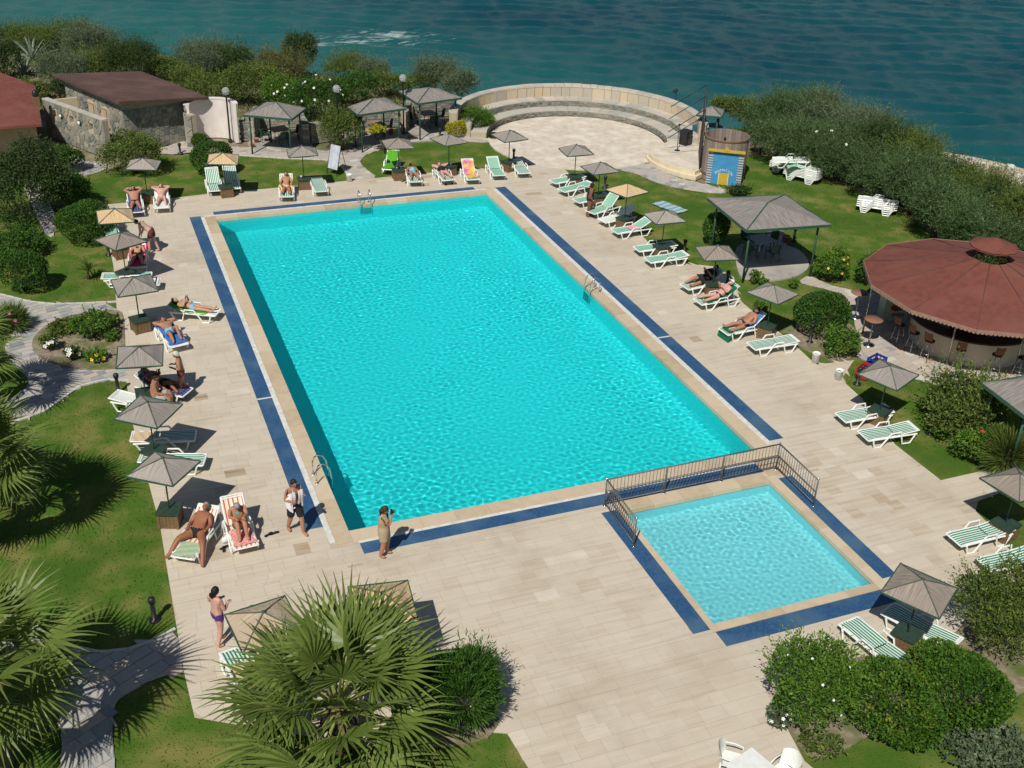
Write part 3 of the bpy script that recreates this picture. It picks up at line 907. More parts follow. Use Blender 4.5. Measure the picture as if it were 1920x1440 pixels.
def spot(u, v, hw, hh, zfix=None, base=0.0):
    """size and place of a rounded plant whose outline the survey gives as centre and half width, half height"""
    p = P(u, v, base + .6)
    for _ in range(3):
        dp = depth(p)
        rx = hw * dp / FPX
        H = hh * dp / FPX
        pitch = math.asin((CAM[2] - p[2]) / np.linalg.norm(p - CAM))
        rz = math.sqrt(max(.02, H * H - (rx * .9 * math.sin(pitch)) ** 2)) / math.cos(pitch)
        rz = min(max(rz, .35 * rx), 2.2 * rx)
        p = P(u, v, base + rz * .88)
    return p, rx, rz


SEED = [100]
def bush(u, v, hw, hh, kind, mat, label, group=None, name='shrub', flowers=None, base=0.0, dens=1.0, cat='bush', leafscale=1.0, trunk=True):
    SEED[0] += 1
    p, rx, rz = spot(u, v, hw, hh, base=base)
    root = empty(name, (p[0], p[1], base))
    tag(root, label, cat, group)
    me = foliage_mesh('foliage', rx, rx * random.uniform(.85, 1.1), rz, kind, F[mat], SEED[0], dens, leafscale=leafscale)
    link('foliage', me, root)
    if trunk:
        mb = MB()
        for k in range(4):
            a = k * 1.6 + SEED[0]
            mb.tube([(.04 * math.cos(a), .04 * math.sin(a), 0), (rx * .25 * math.cos(a), rx * .25 * math.sin(a), rz * .7), (rx * .55 * math.cos(a + .3), rx * .55 * math.sin(a + .3), rz * 1.35)], [.04, .03, .01], 5)
        mb.build('stem', m_bark, root)
    if flowers:
        fm, n, fs = flowers
        r = np.random.default_rng(SEED[0])
        for k in range(n):
            d = r.normal(size=3); d[2] = abs(d[2]) * .8; d[1] -= .5; d /= np.linalg.norm(d)
            c = d * np.array([rx, rx, rz]) * 1.02 + np.array([0, 0, rz * .88])
            mb = MB()
            for q in range(5):
                a = q * 1.2566; x, y, _ = frame_of(d)
                t = x * math.cos(a) + y * math.sin(a); s_ = np.cross(d, t)
                mb.add([c, c + t * fs * .6 + s_ * fs * .35 + d * .01, c + t * fs + d * .015, c + t * fs * .6 - s_ * fs * .35 + d * .01], [(0, 1, 2, 3)])
            mb.build('flower', fm, root)
    return root


# clipped and loose bushes of the garden ---------------------------------------------------
bush(40, 507, 52, 46, 'clip', 'clip', 'large round clipped bush at the left edge beside the lawn', name='clipped_bush')
bush(160, 418, 60, 44, 'clip', 'clip', 'wide clipped dark green bush behind the tan parasol by the left lounger', name='clipped_bush')
bush(35, 452, 48, 30, 'loose', 'clip', 'low bush behind the large round clipped bush at left edge', name='garden_bush')
bush(130, 360, 46, 34, 'loose', 'clip', 'dark green bush left of the grey parasol near stone house', name='garden_bush')
bush(30, 350, 95, 90, 'loose', 'dark', 'big dark shade tree bush at the left edge below stone house', name='garden_bush', cat='bush')
bush(20, 235, 32, 42, 'loose', 'fresh', 'leafy bush in front of the red roofed annex at left edge', name='garden_bush')
bush(118, 300, 34, 28, 'loose', 'clip', 'small glossy bush beside the stone ramp of the stone house', name='garden_bush')
bush(250, 290, 58, 42, 'loose', 'olive', 'loose olive green bush at the corner of the stone house', name='garden_bush')
bush(395, 295, 48, 38, 'clip', 'clip', 'round clipped bush behind the pale parasol and two green loungers', name='clipped_bush')
bush(372, 263, 18, 15, 'clip', 'clip', 'little clipped ball bush touching the larger clipped one by curved white wall', name='clipped_bush')
bush(642, 243, 36, 44, 'sprig', 'olive', 'feathery yellow green bush between the first and second garden shelters', name='garden_bush', leafscale=1.3)
bush(856, 240, 27, 19, 'clip', 'gold', 'golden yellow bush at the left foot of the amphitheatre', name='clipped_bush')
bush(892, 224, 40, 24, 'spiky', 'fresh', 'dark green juniper bush at the left end of the amphitheatre seats', name='garden_bush')
bush(925, 254, 12, 7, 'clip', 'dark', 'tiny dark cushion bush on the path edge below the juniper', name='garden_bush')
bush(1342, 428, 30, 38, 'clip', 'clip', 'round clipped bush in the shade behind the open gazebo', name='clipped_bush')
bush(1384, 358, 22, 10, 'loose', 'dark', 'low dark bush at the end of the path behind the gazebo', name='garden_bush')
bush(1560, 499, 34, 34, 'loose', 'fresh', 'round leafy bush beside the right gazebo post', name='garden_bush', flowers=(m_petal_y, 10, .07))
bush(1628, 505, 20, 34, 'loose', 'clip', 'narrow bush squeezed against the left edge of the bar roof', name='garden_bush')
bush(1540, 588, 64, 50, 'clip', 'clip', 'big double-domed clipped bush between loungers and bar', name='clipped_bush')
bush(1580, 640, 34, 36, 'loose', 'fresh', 'bright light green bush in front of the double-domed clipped bush', name='garden_bush')
bush(1425, 575, 14, 10, 'loose', 'fresh', 'low sprout bush half under the grey parasol by the big clipped bush', name='garden_bush')
for k, (u, v) in enumerate([(1415, 520), (1432, 528), (1488, 533)]):
    bush(u, v, 10, 14 if k < 1 else 9, 'loose', 'fresh', ['tallest young sapling before the gazebo floor', 'middle young sapling before the gazebo floor', 'right young sapling on the gazebo path edge'][k], 'saplings before the gazebo', 'sapling', dens=.5, cat='plant')
bush(1818, 768, 74, 66, 'sprig', 'olive', 'large loose yellow green bush in front of the bar stools', name='garden_bush', leafscale=1.5)
bush(1828, 838, 34, 36, 'loose', 'fresh', 'rose bush with red flowers below the right shelter', name='rose_bush', flowers=(m_petal_r, 5, .09))
bush(1762, 812, 14, 12, 'loose', 'fresh', 'small light green tuft plant on the lawn beside the black garden lamp', name='garden_plant', cat='plant')
bush(1735, 760, 12, 14, 'loose', 'fresh', 'small sprig at the left foot of the large yellow green bush', name='garden_plant', cat='plant')
bush(1522, 1290, 84, 92, 'sprig', 'fresh', 'loose spiky bush at the terrace corner left of the yellowing hedge', name='garden_bush', leafscale=1.15, flowers=(m_petal_w, 8, .035))
bush(1672, 1312, 112, 88, 'clip', 'clipy', 'large clipped bush with yellowing patches, left of its pair', name='clipped_bush')
bush(1792, 1290, 114, 90, 'clip', 'clipy', 'large clipped bush, right of its pair behind the deck loungers', name='clipped_bush')
bush(1885, 1145, 84, 88, 'sprig', 'olive', 'round bristly bush on a stem at the right edge near two green loungers', name='garden_bush', leafscale=1.1)
bush(1858, 1412, 80, 52, 'loose', 'grey', 'grey green bush in the bottom right corner', name='garden_bush')
bush(1462, 1345, 24, 26, 'loose', 'grey', 'small white flowered plant at the corner of the terrace', name='garden_plant', cat='plant', dens=.6, flowers=(m_petal_w, 10, .05))
bush(1540, 1400, 40, 16, 'loose', 'olive', 'sparse ground plant beside the white plastic table', name='garden_plant', cat='plant', dens=.35)
bush(862, 1296, 90, 86, 'spiky', 'clip', 'dense rounded feathery clump right of the centre fan palm', name='fern_clump', dens=1.3)
bush(1892, 850, 44, 46, 'tuft', 'olive', 'yellowish sword leaved clump at the right edge beside a stone pot', name='yucca_clump', dens=1.9, leafscale=.8)
# flower bed
for (u, v, a, b, k_, m_, fl, lab) in [
        (172, 614, 36, 26, 'loose', 'fresh', None, 'largest green rose bush in the ring flower bed'),
        (92, 642, 18, 16, 'loose', 'olive', (m_petal_w, 8, .09), 'white flowering plant at the left of the ring flower bed'),
        (135, 662, 16, 15, 'loose', 'olive', (m_petal_w, 9, .09), 'white lily like plant in the middle of the ring flower bed'),
        (182, 668, 22, 12, 'loose', 'fresh', (m_petal_y, 6, .08), 'yellow flowered low plant at the bottom of the ring flower bed'),
        (208, 632, 12, 9, 'loose', 'fresh', None, 'tiny green sprout at the right of the ring flower bed'),
        (112, 615, 26, 14, 'loose', 'olive', None, 'low olive plant at the upper rim of the ring flower bed'),
        (205, 600, 20, 14, 'loose', 'olive', None, 'low plant in the upper right corner of the ring flower bed')]:
    bush(u, v, a, b, k_, m_, lab, 'plants of the ring flower bed', 'bed_plant', fl, .05, .8, 'plant')
bush(20, 600, 30, 24, 'tuft', 'palm', 'grassy clump with pink flowers at the left edge above ring path', name='grass_clump', flowers=(m_petal_p, 6, .07), cat='plant', leafscale=.8, dens=1.6)

# little tree with yellow leaves on a thin stem near the path fork
p = P(722, 288)
tr = empty('sapling_tree', tuple(p)); tag(tr, 'thin sapling with yellow green crown at the path fork', 'tree')
mb = MB(); mb.tube([(0, 0, 0), (-.15, .1, .5), (-.35, .2, 1.0)], [.035, .03, .02], 6); mb.tube([(-.1, .05, .35), (.1, .1, .8), (-.1, .2, 1.1)], [.02, .015, .01], 5); mb.build('trunk', m_bark, tr)
o = link('crown', foliage_mesh('crown', .48, .45, .36, 'loose', F['gold'], 77, .8, zc=0), tr); o.location = (-.40, .2, 1.2)

# sea bank shrubs ------------------------------------------------------------------------
BANK = [(4, 112, 30, 36, 'loose', 'dark', 'dark shrub on the bank at the top left corner'),
        (112, 136, 40, 28, 'feather', 'grey', 'grey green shrub on the bank above the red annex roof'),
        (165, 85, 45, 36, 'feather', 'grey', 'grey shrub on top of the bank hill above stone house'),
        (245, 118, 50, 32, 'feather', 'dark', 'dark shrub on the bank directly above the brown roof'),
        (175, 128, 36, 22, 'feather', 'olive', 'low olive shrub just above the ridge of the brown roof'),
        (310, 130, 30, 20, 'loose', 'olive', 'small olive shrub beside the bare pale rock on the bank'),
        (390, 112, 55, 25, 'feather', 'grey', 'wide grey shrub on the bank skyline right of the bare pale rock'),
        (440, 118, 32, 24, 'feather', 'dark', 'dark shrub on the skyline left of the tallest bank shrub'),
        (400, 165, 50, 30, 'loose', 'olive', 'yellow green shrub behind the first globe lamp'),
        (475, 160, 50, 36, 'loose', 'olive', 'yellow green shrub behind the first garden shelter'),
        (530, 130, 45, 26, 'feather', 'brown', 'brownish shrub on the bank below the tallest bank shrub'),
        (562, 105, 34, 34, 'loose', 'dark', 'tallest dark shrub standing out against the sea left of the foam'),
        (540, 185, 40, 34, 'loose', 'fresh', 'white flowering oleander between the first two globe lamps'),
        (600, 190, 50, 45, 'loose', 'clip', 'dark oleander behind the second globe lamp'),
        (660, 170, 45, 34, 'loose', 'clip', 'green shrub left of the second garden shelter roof'),
        (700, 138, 26, 20, 'feather', 'grey', 'small pointed grey shrub on the skyline above second shelter'),
        (650, 128, 36, 18, 'feather', 'olive', 'low olive shrub on the skyline left of the pointed grey shrub'),
        (730, 160, 40, 22, 'loose', 'olive', 'olive shrub left of the third globe lamp'),
        (815, 142, 40, 22, 'feather', 'grey', 'grey shrub on the skyline above the third shelter'),
        (862, 165, 26, 26, 'feather', 'grey', 'grey shrub at the sea corner between third shelter and amphitheatre'),
        (790, 155, 30, 14, 'loose', 'olive', 'flat olive shrub just right of the third globe lamp'),
        (50, 170, 40, 22, 'loose', 'olive', 'olive shrub above the ridge of the red annex roof'),
        (75, 78, 46, 20, 'feather', 'olive', 'low olive shrub on the skyline behind the largest agave'),
        (20, 72, 40, 18, 'feather', 'tama', 'green shrub at the top left skyline left of the largest agave'),
        (130, 66, 36, 16, 'feather', 'tama', 'small green shrub on the hill crest above the brown roof'),
        (130, 170, 30, 20, 'loose', 'dark', 'dark scrub between annex roof and brown roof'),
        (350, 150, 26, 16, 'feather', 'olive', 'small shrub just beyond the right end of brown roof')]
for (u, v, a, b, k_, m_, lab) in BANK:
    bush(u, v, a * 1.1, b * 1.15, k_, m_, lab, 'shrubs on the sea bank', 'bank_shrub', (m_petal_w, 18, .08) if 'flowering' in lab or 'dark oleander' in lab else None, dens=.85)
HLAB = ['leftmost hedge bush of the shore, next to the wooden booth', 'tall pale tipped hedge bush behind the slanted lounger stack', 'pale tipped hedge bush on the skyline right of the tall lounger stack', 'hedge bush directly behind the tall lounger stack', 'white flowering hedge bush right of the tall lounger stack', 'skyline hedge bush above the white flowering one', 'hedge bush leaning over the green barrel', 'skyline hedge bush midway along the shore', 'hedge bush left behind the smaller lounger stack', 'pointed skyline hedge bush above the smaller lounger stack', 'hedge bush right beside the smaller lounger stack', 'skyline hedge bush left of the beach view', 'hedge bush between smaller lounger stack and bar roof', 'hedge bush in front of the beach', 'hedge bush just above the cupola, left side', 'hedge bush below the beach near the right edge', 'hedge bush right above the bar cupola', 'hedge bush at the right edge above the bar roof', 'low hedge bush tucked against the back of the bar roof', 'low hedge bush at the right edge beside the bar cupola']
HEDGE = [(1440, 225, 40, 30), (1500, 222, 60, 42), (1560, 235, 55, 42), (1480, 265, 55, 34), (1550, 280, 60, 40), (1615, 258, 50, 42), (1600, 305, 52, 34), (1660, 285, 50, 44), (1660, 335, 48, 34), (1715, 300, 44, 44), (1715, 350, 50, 44), (1770, 340, 48, 40),
         (1765, 395, 52, 44), (1825, 370, 50, 40), (1820, 430, 52, 44), (1880, 400, 50, 42), (1880, 455, 52, 44), (1935, 430, 50, 60), (1850, 480, 40, 20), (1930, 490, 44, 34)]
for k, (u, v, a, b) in enumerate(HEDGE):
    bush(u, v + 4, a * 1.22, b * 1.3, 'feather', ['tama', 'tama', 'grey'][k % 3] if v < 270 else ['tama', 'olive', 'tama', 'dark'][k % 4], HLAB[k], 'hedge bushes along the right hand shore', 'hedge_bush',
         (m_petal_w, 9, .09) if k == 4 else None, dens=1.0)
bush(1390, 205, 34, 26, 'loose', 'olive', 'yellow green shrub behind the round wooden booth by the sea', name='bank_shrub')
bush(1355, 200, 26, 16, 'loose', 'olive', 'low olive shrub beside the small hut behind the stage screen', name='bank_shrub')

# low scrub and dry grass covering the bank (uncountable)
r = np.random.default_rng(12)
scp = [(-30, 38), (-9, 36), (-8, 44), (3, 42), (3, 38), (7, 37), (12, 38.5), (15, 38), (15.5, 41), (14, 45), (11, 49), (7, 53), (1.8, 56.5), (-.9, 61), (-3.5, 67), (-9.4, 68), (-20, 73), (-40, 75)]
n = 60000
x = r.uniform(-40, 16, n); y = r.uniform(35, 75, n)
pat = np.sin(x * .9 + np.sin(y * .7) * 2) + np.sin(y * 1.1 + x * .35 + 1)
k = in_poly_np(x, y, scp) & (pat > -1.1)
x, y = x[k], y[k]
d = np.stack([r.normal(0, .5, len(x)), r.normal(0, .5, len(x)), np.full(len(x), .8)], 1); d /= np.linalg.norm(d, axis=1, keepdims=True)
vv, ff = leaf_arrays(np.stack([x, y, np.full(len(x), -.06)], 1), d, .38, .07, r)
tag(link('scrub', np_mesh('scrub', vv, ff, F['olive'], np.clip(r.normal(.45, .25, len(x)), 0, 1))), 'dry brown and olive scrub covering the sea bank', 'scrub', kind='stuff')
rb = []
n = 26000
t = r.uniform(0, 1, n); seg = [(29, 31), (32.3, 29.7), (33.8, 26.5), (34.4, 21.8), (34.6, 15.8), (35, 11), (37, 3)]
i = (t * (len(seg) - 1)).astype(int); fr_ = t * (len(seg) - 1) - i; sg = np.array(seg)
base = sg[i] * (1 - fr_)[:, None] + sg[i + 1] * fr_[:, None]
off = r.uniform(-1.2, 3.5, n)
x = base[:, 0] + off * .9; y = base[:, 1] + off * .35
z = np.where(off > 0, -off * .95, -.05)
d = np.stack([r.normal(0, .5, n), r.normal(0, .5, n), np.full(n, .8)], 1); d /= np.linalg.norm(d, axis=1, keepdims=True)
vv, ff = leaf_arrays(np.stack([x, y, z], 1), d, .45, .06, r)
tag(link('scrub', np_mesh('scrub', vv, ff, F['olive'], np.clip(r.normal(.45, .25, n), 0, 1))), 'olive scrub on the slope behind the right hand hedge', 'scrub', kind='stuff')

# grass blades on the nearer lawns (uncountable)
paths_px = [deck]
n = 230000
x = r.uniform(-16, 34, n); y = r.uniform(-13, 34, n)
# more of them close to the building
keep = r.random(n) < np.clip(1.15 - (y + 13) / 52, .25, 1)
x, y = x[keep], y[keep]
k = in_poly_np(x, y, lawn) & ~in_poly_np(x, y, deck)
no = [PP(q) for q in ([(-60, 552), (0, 552), (55, 565), (105, 570), (222, 566), (236, 640), (244, 714), (200, 712), (150, 724), (120, 745), (85, 770), (15, 795), (-60, 835), (-60, 780), (40, 740), (58, 712), (30, 690), (8, 660), (12, 640), (35, 612), (38, 595), (0, 575), (-60, 565)],
      [(-80, 1120), (44, 1157), (96, 1180), (131, 1212), (187, 1224), (242, 1218), (292, 1200), (331, 1178), (347, 1258), (309, 1267), (262, 1285), (227, 1305), (213, 1326), (210, 1361), (216, 1440), (225, 1520), (110, 1520), (118, 1361), (100, 1290), (40, 1240), (-80, 1200)],
      [(1494, 530), (1517, 515), (1549, 534), (1606, 547), (1700, 560), (1960, 560), (1960, 735), (1780, 728), (1720, 711), (1686, 702), (1654, 680), (1604, 673), (1618, 651), (1603, 617), (1601, 590), (1588, 567), (1570, 549), (1530, 537)],
      [(58, 650), (65, 630), (95, 605), (140, 590), (226, 580), (233, 600), (234, 640), (236, 690), (210, 694), (160, 696), (110, 688), (72, 672)],
      [(298, 292), (307, 275), (357, 262), (442, 278), (482, 274), (540, 283), (590, 282), (650, 285), (682, 272), (770, 261), (810, 249), (871, 254), (934, 262), (936, 268), (860, 265), (810, 262), (750, 272), (695, 285), (673, 300), (682, 315), (712, 335), (652, 341), (650, 325), (640, 312), (615, 300), (532, 297), (442, 291), (390, 283)],
      [(1159, 308), (1215, 305), (1246, 324), (1277, 336), (1315, 344), (1368, 357), (1352, 365), (1277, 355), (1231, 343), (1190, 324), (1162, 320)],
      [(60, 330), (92, 372), (108, 425), (92, 452), (66, 400), (40, 340)], [(100, 262), (155, 305), (198, 302), (202, 318), (150, 333), (118, 328), (140, 312), (90, 275)])] + [gz]
for q in no: k &= ~in_poly_np(x, y, q)
k &= (np.hypot(x - AC[0], y - AC[1]) > 5.2)
x, y = x[k], y[k]; n = len(x)
d = np.stack([r.normal(0, .45, n), r.normal(0, .45, n), np.full(n, .9)], 1); d /= np.linalg.norm(d, axis=1, keepdims=True)
vv, ff = leaf_arrays(np.stack([x, y, np.full(n, -.02)], 1), d, .050, .024, r)
big_patch = .5 + .22 * np.sin(x * .8 + 2 * np.sin(y * .5)) * np.sin(y * .9 + 1.5 * np.sin(x * .6))
tag(link('lawn_grass', np_mesh('lawn_grass', vv, ff, F['grass'], np.clip(r.normal(.12, .13, n) + big_patch, 0, 1))), 'short mown green grass of the hotel lawns', 'grass', kind='stuff')


# ------------------------------------------------------------------ palms, yuccas, agaves
def fan_mesh(seed, petiole=1.15, blade=1.15, spread=115, n=30):
    """fan palm leaf: stalk plus pleated leaflets joined for a third of their length, tips hanging"""
    r = np.random.default_rng(seed)
    V, Fc, T = [], [], []
    def quadstrip(pts, w, side, t):
        b = len(V)
        for p, ww in zip(pts, w):
            V.append(p - side * ww); V.append(p + side * ww)
        for i in range(len(pts) - 1):
            Fc.append((b + 2 * i, b + 2 * i + 1, b + 2 * i + 3, b + 2 * i + 2)); T.append(t)
    X_, Y_, Z_ = np.eye(3)
    quadstrip([X_ * petiole * s + Z_ * (-.10 * s * s) for s in (0, .35, .7, 1)], [.045, .032, .026, .02], Y_, .93)
    quadstrip([X_ * petiole * s + Z_ * (-.10 * s * s - .015) for s in (0, .35, .7, 1)], [.012, .01, .01, .008], Z_, .8)
    o = X_ * petiole + Z_ * -.10
    for i in range(n):
        a = math.radians(-spread + 2 * spread * i / (n - 1)) + r.normal(0, .015)
        l = blade * (1 - .22 * (abs(a) / math.radians(spread)) ** 2) * r.uniform(.92, 1.06)
        dr = X_ * math.cos(a) + Y_ * math.sin(a)
        sd = -X_ * math.sin(a) + Y_ * math.cos(a)
        cup = .16 * math.cos(a)
        wmax = blade * math.radians(2 * spread) / (n - 1) * .42 * .66
        tipd = r.uniform(.10, .38)
        ss = [0.02, .32, .58, .82, 1.08]
        pts = [o + dr * l * s + Z_ * (cup * s * .5 - (tipd * max(0, s - .45) ** 2 * 2.6) + (.012 if i % 2 else -.012) * min(1, s * 3)) for s in ss]
        quadstrip(pts, [wmax * .12, wmax * 1.05, wmax * .72, wmax * .36, .003], sd + Z_ * (.35 if i % 2 else -.35), np.clip(r.normal(.5, .13), 0, .9))
    return np_mesh('frond', np.array(V), np.array(Fc), F['palm'], T)


FANS = [fan_mesh(200 + i, 1.05 + .12 * i, 1.15 + .05 * i, 105 + 6 * i) for i in range(4)]


def fan_palm(p, h, label, n=30, scale=1.0, seed=0, lo=-35):
    r = random.Random(seed)
    root = empty('fan_palm', (p[0], p[1], 0)); tag(root, label, 'palm tree')
    mb = MB()
    zz = np.linspace(0, h - .25, 14)
    mb.tube([(.03 * math.sin(z * 3), .03 * math.cos(z * 2), z) for z in zz], [.24 + .05 * (i % 2) - .004 * i for i in range(14)], 12)
    mb.build('trunk', m_bark, root)
    for i in range(n):
        t = i / (n - 1)
        el = math.radians(82 - (82 - lo) * t ** .85 + r.uniform(-7, 7))
        az = i * 2.39996 + r.uniform(-.2, .2)
        o = link('frond', FANS[r.randrange(4)], root)
        o.location = (.10 * math.cos(az), .10 * math.sin(az), h - .12 - .22 * t)
        s = scale * r.uniform(.85, 1.12) * (.72 + .28 * min(1, t * 3))
        o.scale = (s, s, s)
        o.rotation_euler = Matrix.Rotation(az, 4, 'Z').to_euler()
        o.rotation_euler = (Matrix.Rotation(az, 3, 'Z') @ Matrix.Rotation(-el, 3, 'Y') @ Matrix.Rotation(r.uniform(-.25, .25), 3, 'X')).to_euler()
    # old leaf skirt
    mb = MB()
    for k in range(26):
        a = k * 2.4; z = h - .45 - .02 * k
        mb.tube([(.2 * math.cos(a), .2 * math.sin(a), z), (.42 * math.cos(a), .42 * math.sin(a), z - .25), (.45 * math.cos(a), .45 * math.sin(a), z - .7)], [.03, .03, .006], 4)
    mb.build('leaf_stubs', m_bark, root)
    return root


fan_palm(P(632, 1308, 1.5), 1.5, 'large fan palm in the bottom centre in front of the tan parasols', 32, 1.10, 6, -24)
fan_palm(P(-55, 1240, 3.0), 3.0, 'large fan palm cut by the left edge at the bottom over the stone path', 28, .98, 2)
fan_palm(P(-70, 850, 2.9), 2.9, 'fan palm reaching in from the left edge beside the lawn', 30, .88, 3)
fan_palm(P(-70, 640, 2.6), 2.6, 'fan palm at the left edge whose fronds shade the ring path', 26, .8, 4)


def sword_plant(u, v, label, n, ln, wd, mat, h=0.0, name='yucca', cat='plant', z0=0.0):
    p = P(u, v, z0)
    r = np.random.default_rng(int(u * 7 + v))
    root = empty(name, tuple(p)); tag(root, label, cat)
    if h:
        mb = MB(); mb.tube([(0, 0, 0), (.02, 0, h)], [.09, .08], 8); mb.build('trunk', m_bark, root)
    for k in range(n):
        az = k * 2.39996; el = math.radians(85 - 80 * (k / n) ** .8)
        dr = np.array([math.cos(az) * math.cos(el), math.sin(az) * math.cos(el), math.sin(el)])
        sd = np.array([-math.sin(az), math.cos(az), 0])
        l = ln * r.uniform(.8, 1.1)
        V, Fc = [], []
        for i, s in enumerate((0, .35, .7, 1)):
            c = dr * l * s + np.array([0, 0, h - .18 * l * s * s])
            w = wd * (.7, 1, .7, .03)[i]
            V += [c - sd * w + [0, 0, w * .5], c, c + sd * w + [0, 0, w * .5]]
            if i:
                b = 3 * i
                Fc += [(b - 3, b - 2, b + 1, b), (b - 2, b - 1, b + 2, b + 1)]
        link('leaf', np_mesh('leaf', V, Fc, F[mat], np.full(len(Fc), np.clip(r.normal(.5, .18), 0, 1))), root)
    return root


sword_plant(168, 522, 'small yucca with arching leaves alone on the left lawn', 60, .75, .022, 'palm', .35)
for k, (u, v, n, ln) in enumerate([(60, 112, 30, 2.2), (110, 92, 20, 1.5), (46, 140, 22, 1.7), (478, 128, 14, .9)]):
    sword_plant(u, v, ['largest grey agave on the bank at the upper left', 'smaller agave right of the largest on the bank', 'agave below the largest one on the bank', 'lone agave on the bank left of the tallest dark shrub'][k], n, ln, .07, 'agave', 0, 'agave')
# ------------------------------------------------------------------ built things: materials
m_white = M('white_plastic', (.80, .82, .78), .35, (.72, .74, .70), 9, 3, spec=.5)
m_green_p = M('green_paint', (.025, .075, .05), .5, (.04, .10, .065), 12, 3)
m_dkgreen = M('dark_green_plastic', (.01, .05, .035), .4, (.015, .07, .045), 9, 3)
m_black = M('black_metal', (.012, .013, .014), .45, (.025, .025, .027), 20, 3)
m_wood = M('brown_wood', (.14, .085, .04), .7, (.20, .125, .06), 6, 5, stretch=(1, 1, 6), coord='obj', bump=.3)
m_steel = M('steel', (.55, .56, .56), .25, (.45, .46, .46), 8, 2, metal=1.0)
m_rail = M('grey_rail_paint', (.10, .10, .095), .5, (.15, .145, .135), 10, 3)
m_chrome = M('polished_steel', (.72, .73, .74), .12, metal=1.0)
m_sling = {
    'green': stripes('green_white_sling', (.02, .20, .115), (.66, .76, .68), .082, .5),
    'mint': stripes('mint_sling', (.12, .36, .25), (.40, .62, .50), .055, .55),
    'red': stripes('red_cream_sling', (.47, .085, .045), (.80, .72, .60), .125, .28, cc=(.74, .60, .46)),
    'white': stripes('white_sling', (.62, .68, .64), (.76, .79, .75), .055, .5),
    'blue': stripes('blue_dark_sling', (.03, .05, .16), (.10, .13, .30), .12, .5),
}


# ------------------------------------------------------------------ parasols
def reedM(name, a, b, c, fine=30):
    """reed matting: stalks running down each slope (attribute reed = along the eave, down the slope)"""
    m, nt, bs, new = nodes_of(name); L = nt.links.new
    at = new('ShaderNodeAttribute'); at.attribute_name = 'reed'
    mp = new('ShaderNodeMapping'); mp.inputs['Scale'].default_value = (fine, 1.6, 1); L(at.outputs['Vector'], mp.inputs[0])
    n1 = new('ShaderNodeTexNoise'); n1.inputs['Scale'].default_value = 1; n1.inputs['Detail'].default_value = 4; L(mp.outputs[0], n1.inputs[0])
    r1 = new('ShaderNodeMapRange'); r1.inputs[1].default_value = .36; r1.inputs[2].default_value = .64; L(n1.outputs[0], r1.inputs[0])
    x1 = new('ShaderNodeMix'); x1.data_type = 'RGBA'; x1.inputs[6].default_value = (*a, 1); x1.inputs[7].default_value = (*b, 1); L(r1.outputs[0], x1.inputs[0])
    n2 = new('ShaderNodeTexNoise'); n2.inputs['Scale'].default_value = 2.2; n2.inputs['Detail'].default_value = 5; L(at.outputs['Vector'], n2.inputs[0])
    r2 = new('ShaderNodeMapRange'); r2.inputs[1].default_value = .45; r2.inputs[2].default_value = .7; r2.inputs[4].default_value = .75; L(n2.outputs[0], r2.inputs[0])
    x2 = new('ShaderNodeMix'); x2.data_type = 'RGBA'; x2.inputs[7].default_value = (*c, 1); L(x1.outputs[2], x2.inputs[6]); L(r2.outputs[0], x2.inputs[0]); L(x2.outputs[2], bs.inputs['Base Color'])
    bp = new('ShaderNodeBump'); bp.inputs['Strength'].default_value = .7; bp.inputs['Distance'].default_value = .02; L(n1.outputs[0], bp.inputs['Height']); L(bp.outputs[0], bs.inputs['Normal'])
    bs.inputs['Roughness'].default_value = .95
    return m


def set_reed(me, vals):
    at = me.attributes.new('reed', 'FLOAT_VECTOR', 'POINT'); at.data.foreach_set('vector', np.asarray(vals, np.float32).ravel())


m_grey_reed = reedM('weathered_reed', (.36, .32, .285), (.20, .18, .16), (.26, .235, .21))
m_tan_reed = reedM('fresh_reed', (.70, .52, .31), (.47, .32, .17), (.60, .44, .26))
def canopy_mesh(mat, s=1.39, rim=0.0, top=.32, th=.028):
    h = s / 2
    mb = MB()
    ap = (0, 0, top)
    c = [(-h, -h, rim), (h, -h, rim), (h, h, rim), (-h, h, rim)]
    N = 7; RV = []
    # each side is a reed mat a little slack between its ribs
    for k in range(4):
        a, b = np.array(c[k]), np.array(c[(k + 1) % 4])
        rows = []
        for i in range(N + 1):
            t = i / N
            p, q = np.array(ap) * (1 - t) + a * t, np.array(ap) * (1 - t) + b * t
            m = max(1, i)
            rows.append([p * (1 - j / m) + q * (j / m) + np.array([0, 0, -.022 * math.sin(math.pi * j / m) * t - .012 * math.sin(t * 9)]) for j in range(m + 1)] if i else [np.array(ap)])
        base = []
        vs = []
        for rw in rows:
            base.append(len(vs)); vs += [tuple(x) for x in rw]
        fs = []
        for i in range(1, N + 1):
            m = i
            for j in range(m):
                fs.append((base[i] + j, base[i] + j + 1, base[i - 1] + min(j, m - 1)))
                if j < m - 1: fs.append((base[i] + j + 1, base[i - 1] + j + 1, base[i - 1] + j))
        mb.add(vs, fs)
        mb.add([(x, y, z - th) for x, y, z in vs], [tuple(reversed(f)) for f in fs])
        ed = (b - a) / np.linalg.norm(b - a)
        RV += 2 * [(float(np.dot(np.array(p), ed)) + 5 * k, float(np.hypot(p[0], p[1])), k) for p in vs]
    me = mb.mesh('canopy', mat); set_reed(me, RV)
    return me


